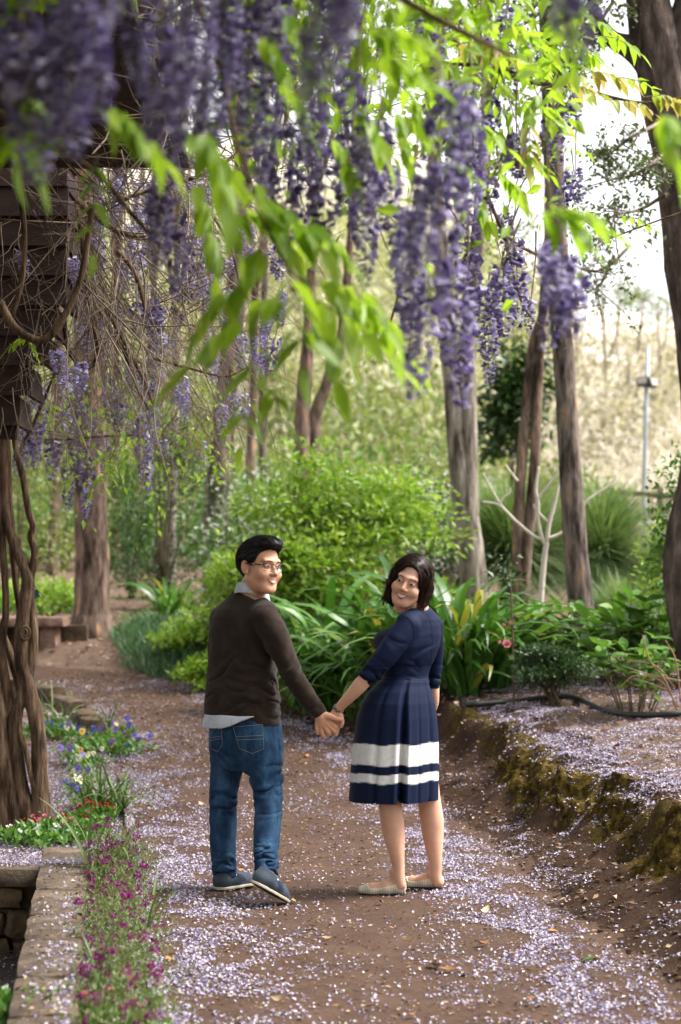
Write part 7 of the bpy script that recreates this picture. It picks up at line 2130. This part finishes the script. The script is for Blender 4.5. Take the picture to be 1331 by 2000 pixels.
# craggy moss along the lip of the bank
ny_, nt_ = 900, 58
yy_ = np.linspace(6.3, 15.6, ny_)[:, None] + np.zeros((1, nt_)); tt_ = np.linspace(.12, 1.05, nt_)[None] + np.zeros((ny_, 1))
wbb = .58 + .14 * vn(np.stack([(xr(yy_) + .5) * 2.3, yy_ * 2.3, 0 * yy_], -1), 3)
xx_ = xr(yy_) + tt_; Z_ = G(xx_, yy_)
base_ = np.stack([xx_, yy_, Z_], -1)
nrm_ = nrm(np.array([-.62, -.42, .55]))
q_ = base_ * [1, 1, 1.6]
crag = 1 - np.abs(vn(q_ * 6.5, 41)) * 1.7; crag = crag + .55 * (1 - 2 * np.abs(vn(q_ * 15, 42))) + .28 * vn(q_ * 36, 43) + .14 * vn(q_ * 90, 44)
wbb = .58 + 1.4 * .16 * vn(np.stack([(xr(yy_) + .5) * 1.6, yy_ * 1.6, 0 * yy_], -1), 3)
zone = np.exp(-((tt_ - wbb * .88) / .14) ** 2) * sstep((vn(np.stack([yy_ * 1.3, tt_ * 2.5, 0 * yy_], -1), 45) + .30) / .5) * np.interp(yy_, [6.3, 8.2, 9.4, 15, 15.6], [.25, .55, 1, 1, .3])
disp = .072 * zone * (.12 + crag * .62) - .016 * (1 - zone) - .014
Vm = (base_ + disp[..., None] * nrm_).reshape(-1, 3)
i_, j_ = np.meshgrid(np.arange(ny_ - 1), np.arange(nt_ - 1), indexing='ij'); i_, j_ = i_.ravel(), j_.ravel()
Fm = np.stack([i_ * nt_ + j_, i_ * nt_ + j_ + 1, (i_ + 1) * nt_ + j_ + 1, (i_ + 1) * nt_ + j_], -1)
Fm = Fm[(disp.reshape(-1)[Fm] > -.012).any(1)]
u_, inv_ = np.unique(Fm, return_inverse=True)
tag(ob('moss', mk('moss', Vm[u_], inv_.reshape(-1, 4), M_moss, True)), 'craggy golden-brown moss along the lip of the bank', 'moss', kind='stuff')

N = 760000
x = g9.uniform(-2.9, 4.2, N); y = 5.2 + 14.3 * g9.uniform(0, 1, N)
vis = np.abs(x / y) < .19
x, y = x[vis], y[vis]
keep = g9.uniform(0, 1, len(x)) < dens(x, y) * np.interp(y, [5, 12, 19], [1.0, .85, .55])
x, y = x[keep], y[keep]; n = len(x)
PT = np.array([[0, -.5, 0], [-.42, 0, .16], [0, .05, -.02], [.42, 0, .16], [0, .55, .12]]); PF = np.array([[0, 2, 1], [0, 3, 2], [1, 2, 4], [2, 3, 4]])
up = nrm(g9.normal(0, .55, (n, 3)) + [0, 0, 1]); a = g9.uniform(0, 6.28, n)
d = nrm(np.stack([np.cos(a), np.sin(a), 0 * a], -1) + up * -(np.cos(a) * up[:, 0] + np.sin(a) * up[:, 1])[:, None])
s = g9.uniform(.007, .0175, n)
zt_ = top_z(x, y) + .003 + g9.uniform(0, .007, n)
on_bank = (x - xr(y) > .3) & (x - xr(y) < .9) & (y > 6.3) & (y < 15.6)
from mathutils.bvhtree import BVHTree
mo_ = BVHTree.FromPolygons([tuple(v) for v in Vm[u_]], [tuple(f) for f in inv_.reshape(-1, 4)])
for k in np.nonzero(on_bank)[0]:                          # petals lie on the moss too
    h_ = mo_.ray_cast(Vector((x[k], y[k], 2.0)), Vector((0, 0, -1)))
    if h_[0] is not None and h_[0].z > zt_[k]: zt_[k] = h_[0].z + .004
V, F = inst(PT, PF, basis(d, up) * s[:, None, None], np.stack([x, y, zt_], -1))
xx = np.repeat(x, 4); yy = np.repeat(y, 4)
for nm, lb, m in (('petal_litter', 'fallen lilac wisteria petals strewn over the path', (xx >= xl(yy)) & (xx <= xr(yy))), ('petal_litter', 'fallen pale petals scattered over the earth bank', xx > xr(yy)), ('petal_litter', 'fallen petals in the flower bed and on the basin coping', xx < xl(yy))):
    f = F[m]; u, inv = np.unique(f, return_inverse=True)
    tag(ob(nm, mk(nm, V[u], inv.reshape(-1, 3), M_petal)), lb, 'petals', kind='stuff')
n = 42000
x = g9.uniform(-2.9, 4.4, n); y = 5.2 + 15 * g9.uniform(0, 1, n); ok = (np.abs(x / y) < .19); x, y = x[ok], y[ok]
far = (y > 13.5) | (x > xr(y) + .4); ok = far | (g9.uniform(0, 1, len(x)) < .75); x, y = x[ok], y[ok]; n = len(x)
up = nrm(g9.normal(0, .4, (n, 3)) + [0, 0, 1]); a = g9.uniform(0, 6.28, n); d = nrm(np.stack([np.cos(a), np.sin(a), g9.normal(0, .2, n)], -1))
V, F = scatter_leaves(np.stack([x, y, top_z(x, y) + .004], -1), d, up, g9.uniform(.008, .03, n) * np.where((y > 14) | (x > xr(y)), 1.5, 1.0), LEAF_T * [1.0, 1, 1.5], LEAF_F)
tag(ob('leaf_litter', mk('leaf_litter', V, F, M_bit)), 'tiny brown bits of leaf litter on path and mulch', 'leaf litter', kind='stuff')

# mulch leaves on the garden floor behind
n = 9000; y = g9.uniform(15, 27, n); x = g9.uniform(-.19, .19, n) * y; ok = (x > xr(y)) | (x < xl(y)); x, y = x[ok], y[ok]; n = len(x)
d = nrm(np.stack([g9.normal(0, 1, n), g9.normal(0, 1, n), g9.normal(0, .2, n)], -1))
V, F = scatter_leaves(np.stack([x, y, G(x, y) + .008], -1), d, nrm(g9.normal(0, .4, (n, 3)) + [0, 0, 1]), g9.uniform(.03, .09, n), LEAF_T * [1.2, 1, 1.5], LEAF_F)
tag(ob('leaf_litter', mk('leaf_litter', V, F, leaf_mat('pale_litter', [(0, (.16, .09, .05)), (.5, (.34, .22, .15)), (1, (.50, .38, .30))], .1, .85, .15, (1, .9, .7)))), 'pale dry leaves covering the garden floor', 'leaf litter', kind='stuff')

# clods of earth below the lip
mb = MB()
for k in range(420):
    y_ = g9.uniform(6.6, 15); x_ = xr(y_) + g9.uniform(.02, .75); r = g9.uniform(.004, .013)
    V, F = rock_box((r, r * .9, r * .7), k, .8, .35, 3); mb.add(V + [x_, y_, float(G(x_, y_)) + r * .2], F)
tag(ob('earth_clods', mb.mesh('earth_clods', [M_path], True)), 'small crumbs of earth on the bank face', 'soil', kind='stuff')

# fallen leaves one can pick out
def curl_leaf(w, c, tw, mat):
    V, F = wide_leaf(w, 7, .0, .05); t = V[:, 1]
    V = np.stack([V[:, 0] * np.cos(t * tw), t - .5, V[:, 2] + c * (t - .5) ** 2 * 2 + V[:, 0] * np.sin(t * tw) + .5 * c * (V[:, 0] / w) ** 2 * w], -1)
    return mk('dry_leaf', V, F, mat, True)
M_dl = [plain('dry_leaf_tan', (.42, .26, .13), .8, .2), plain('dry_leaf_brown', (.20, .10, .05), .8, .2), plain('dry_leaf_orange', (.45, .19, .05), .75, .2), plain('dry_leaf_pale', (.52, .38, .25), .8, .2)]
DL = [curl_leaf(w, c, tw, M_dl[k % 4]) for k, (w, c, tw) in enumerate(((.24, .35, .8), (.20, .5, -.6), (.28, .25, .5), (.22, .6, 1.1), (.18, .3, -1.0), (.30, .4, .3), (.16, .2, .6), (.25, .55, -.8)))]
names8 = ['tan', 'brown', 'orange', 'pale', 'tan', 'brown', 'orange', 'pale']
spots = [(575, 1767, 0, .05, 'just right of the man\'s rear shoe'), (745, 1768, 1, .05, 'in front of the woman\'s near shoe'), (948, 1786, 3, .075, 'on the right-hand petals beside the bank'), (1082, 1826, 2, .075, 'large one on the right-hand petals'), (1165, 1880, 4, .06, 'near the green fallen leaf'), (968, 1722, 5, .06, 'at the foot of the bank right of the woman'), (690, 1740, 6, .05, 'between the couple'), (610, 1815, 7, .055, 'below the man\'s rear shoe'), (880, 1900, 1, .09, 'long curled one at the lower middle'), (850, 1895, 0, .08, 'beside the long curled one'), (945, 1850, 1, .075, 'curled at the edge of the right petals'),
         (545, 1960, 3, .06, 'at the bottom centre'), (720, 1975, 0, .055, 'at the bottom right of centre'), (640, 1838, 4, .05, 'in the middle of the bare path'), (470, 1705, 2, .045, 'behind the man\'s left shoe'), (600, 1480, 2, .06, 'orange cluster behind the man'), (590, 1492, 2, .06, 'second orange one behind the man'), (395, 1575, 7, .06, 'left of the man\'s knee'), (1185, 1430, 5, .10, 'on top of the bank in front of the hose'), (1205, 1462, 1, .10, 'on top of the bank right of centre'), (1120, 1530, 3, .08, 'pale one on the bank top'), (1240, 1530, 3, .09, 'pale one high on the bank at right'), (1280, 1745, 4, .07, 'on the bank at the right edge'), (1200, 1760, 7, .06, 'on the bank slope'), (1000, 1870, 0, .06, 'on the petals near the bottom right'), (700, 1690, 5, .05, 'behind and between the couple'), (655, 1655, 4, .05, 'behind the clasped hands'), (770, 1820, 6, .05, 'in front of the woman'), (420, 1890, 7, .05, 'on the left petals near the bottom'), (500, 1850, 3, .05, 'left of the bottom centre'), (330, 1880, 2, .05, 'by the edging at the bottom left'), (560, 1640, 0, .05, 'behind the man\'s right leg'), (805, 1990, 1, .05, 'at the bottom edge right of centre'), (1040, 1960, 5, .05, 'in the lower right petals')]
for k, (px, py, v, sz, lb) in enumerate(spots):
    c = hit(px, py); o = ob('dry_leaf', DL[v], None, c + [0, 0, .012], (g9.normal(0, .12), g9.normal(0, .12), g9.uniform(0, 6.28)), sz)
    tag(o, f'{names8[v]} dry leaf {lb}', 'leaf', 'dry leaves fallen on the ground')
c = hit(1170, 1878); tag(ob('green_leaf', HLEAF[0], None, c + [0, 0, .012], (.1, .1, 1.9), .075), 'single green fallen leaf at the foot of the bank', 'leaf')
# tufts of tiny weeds on the bank
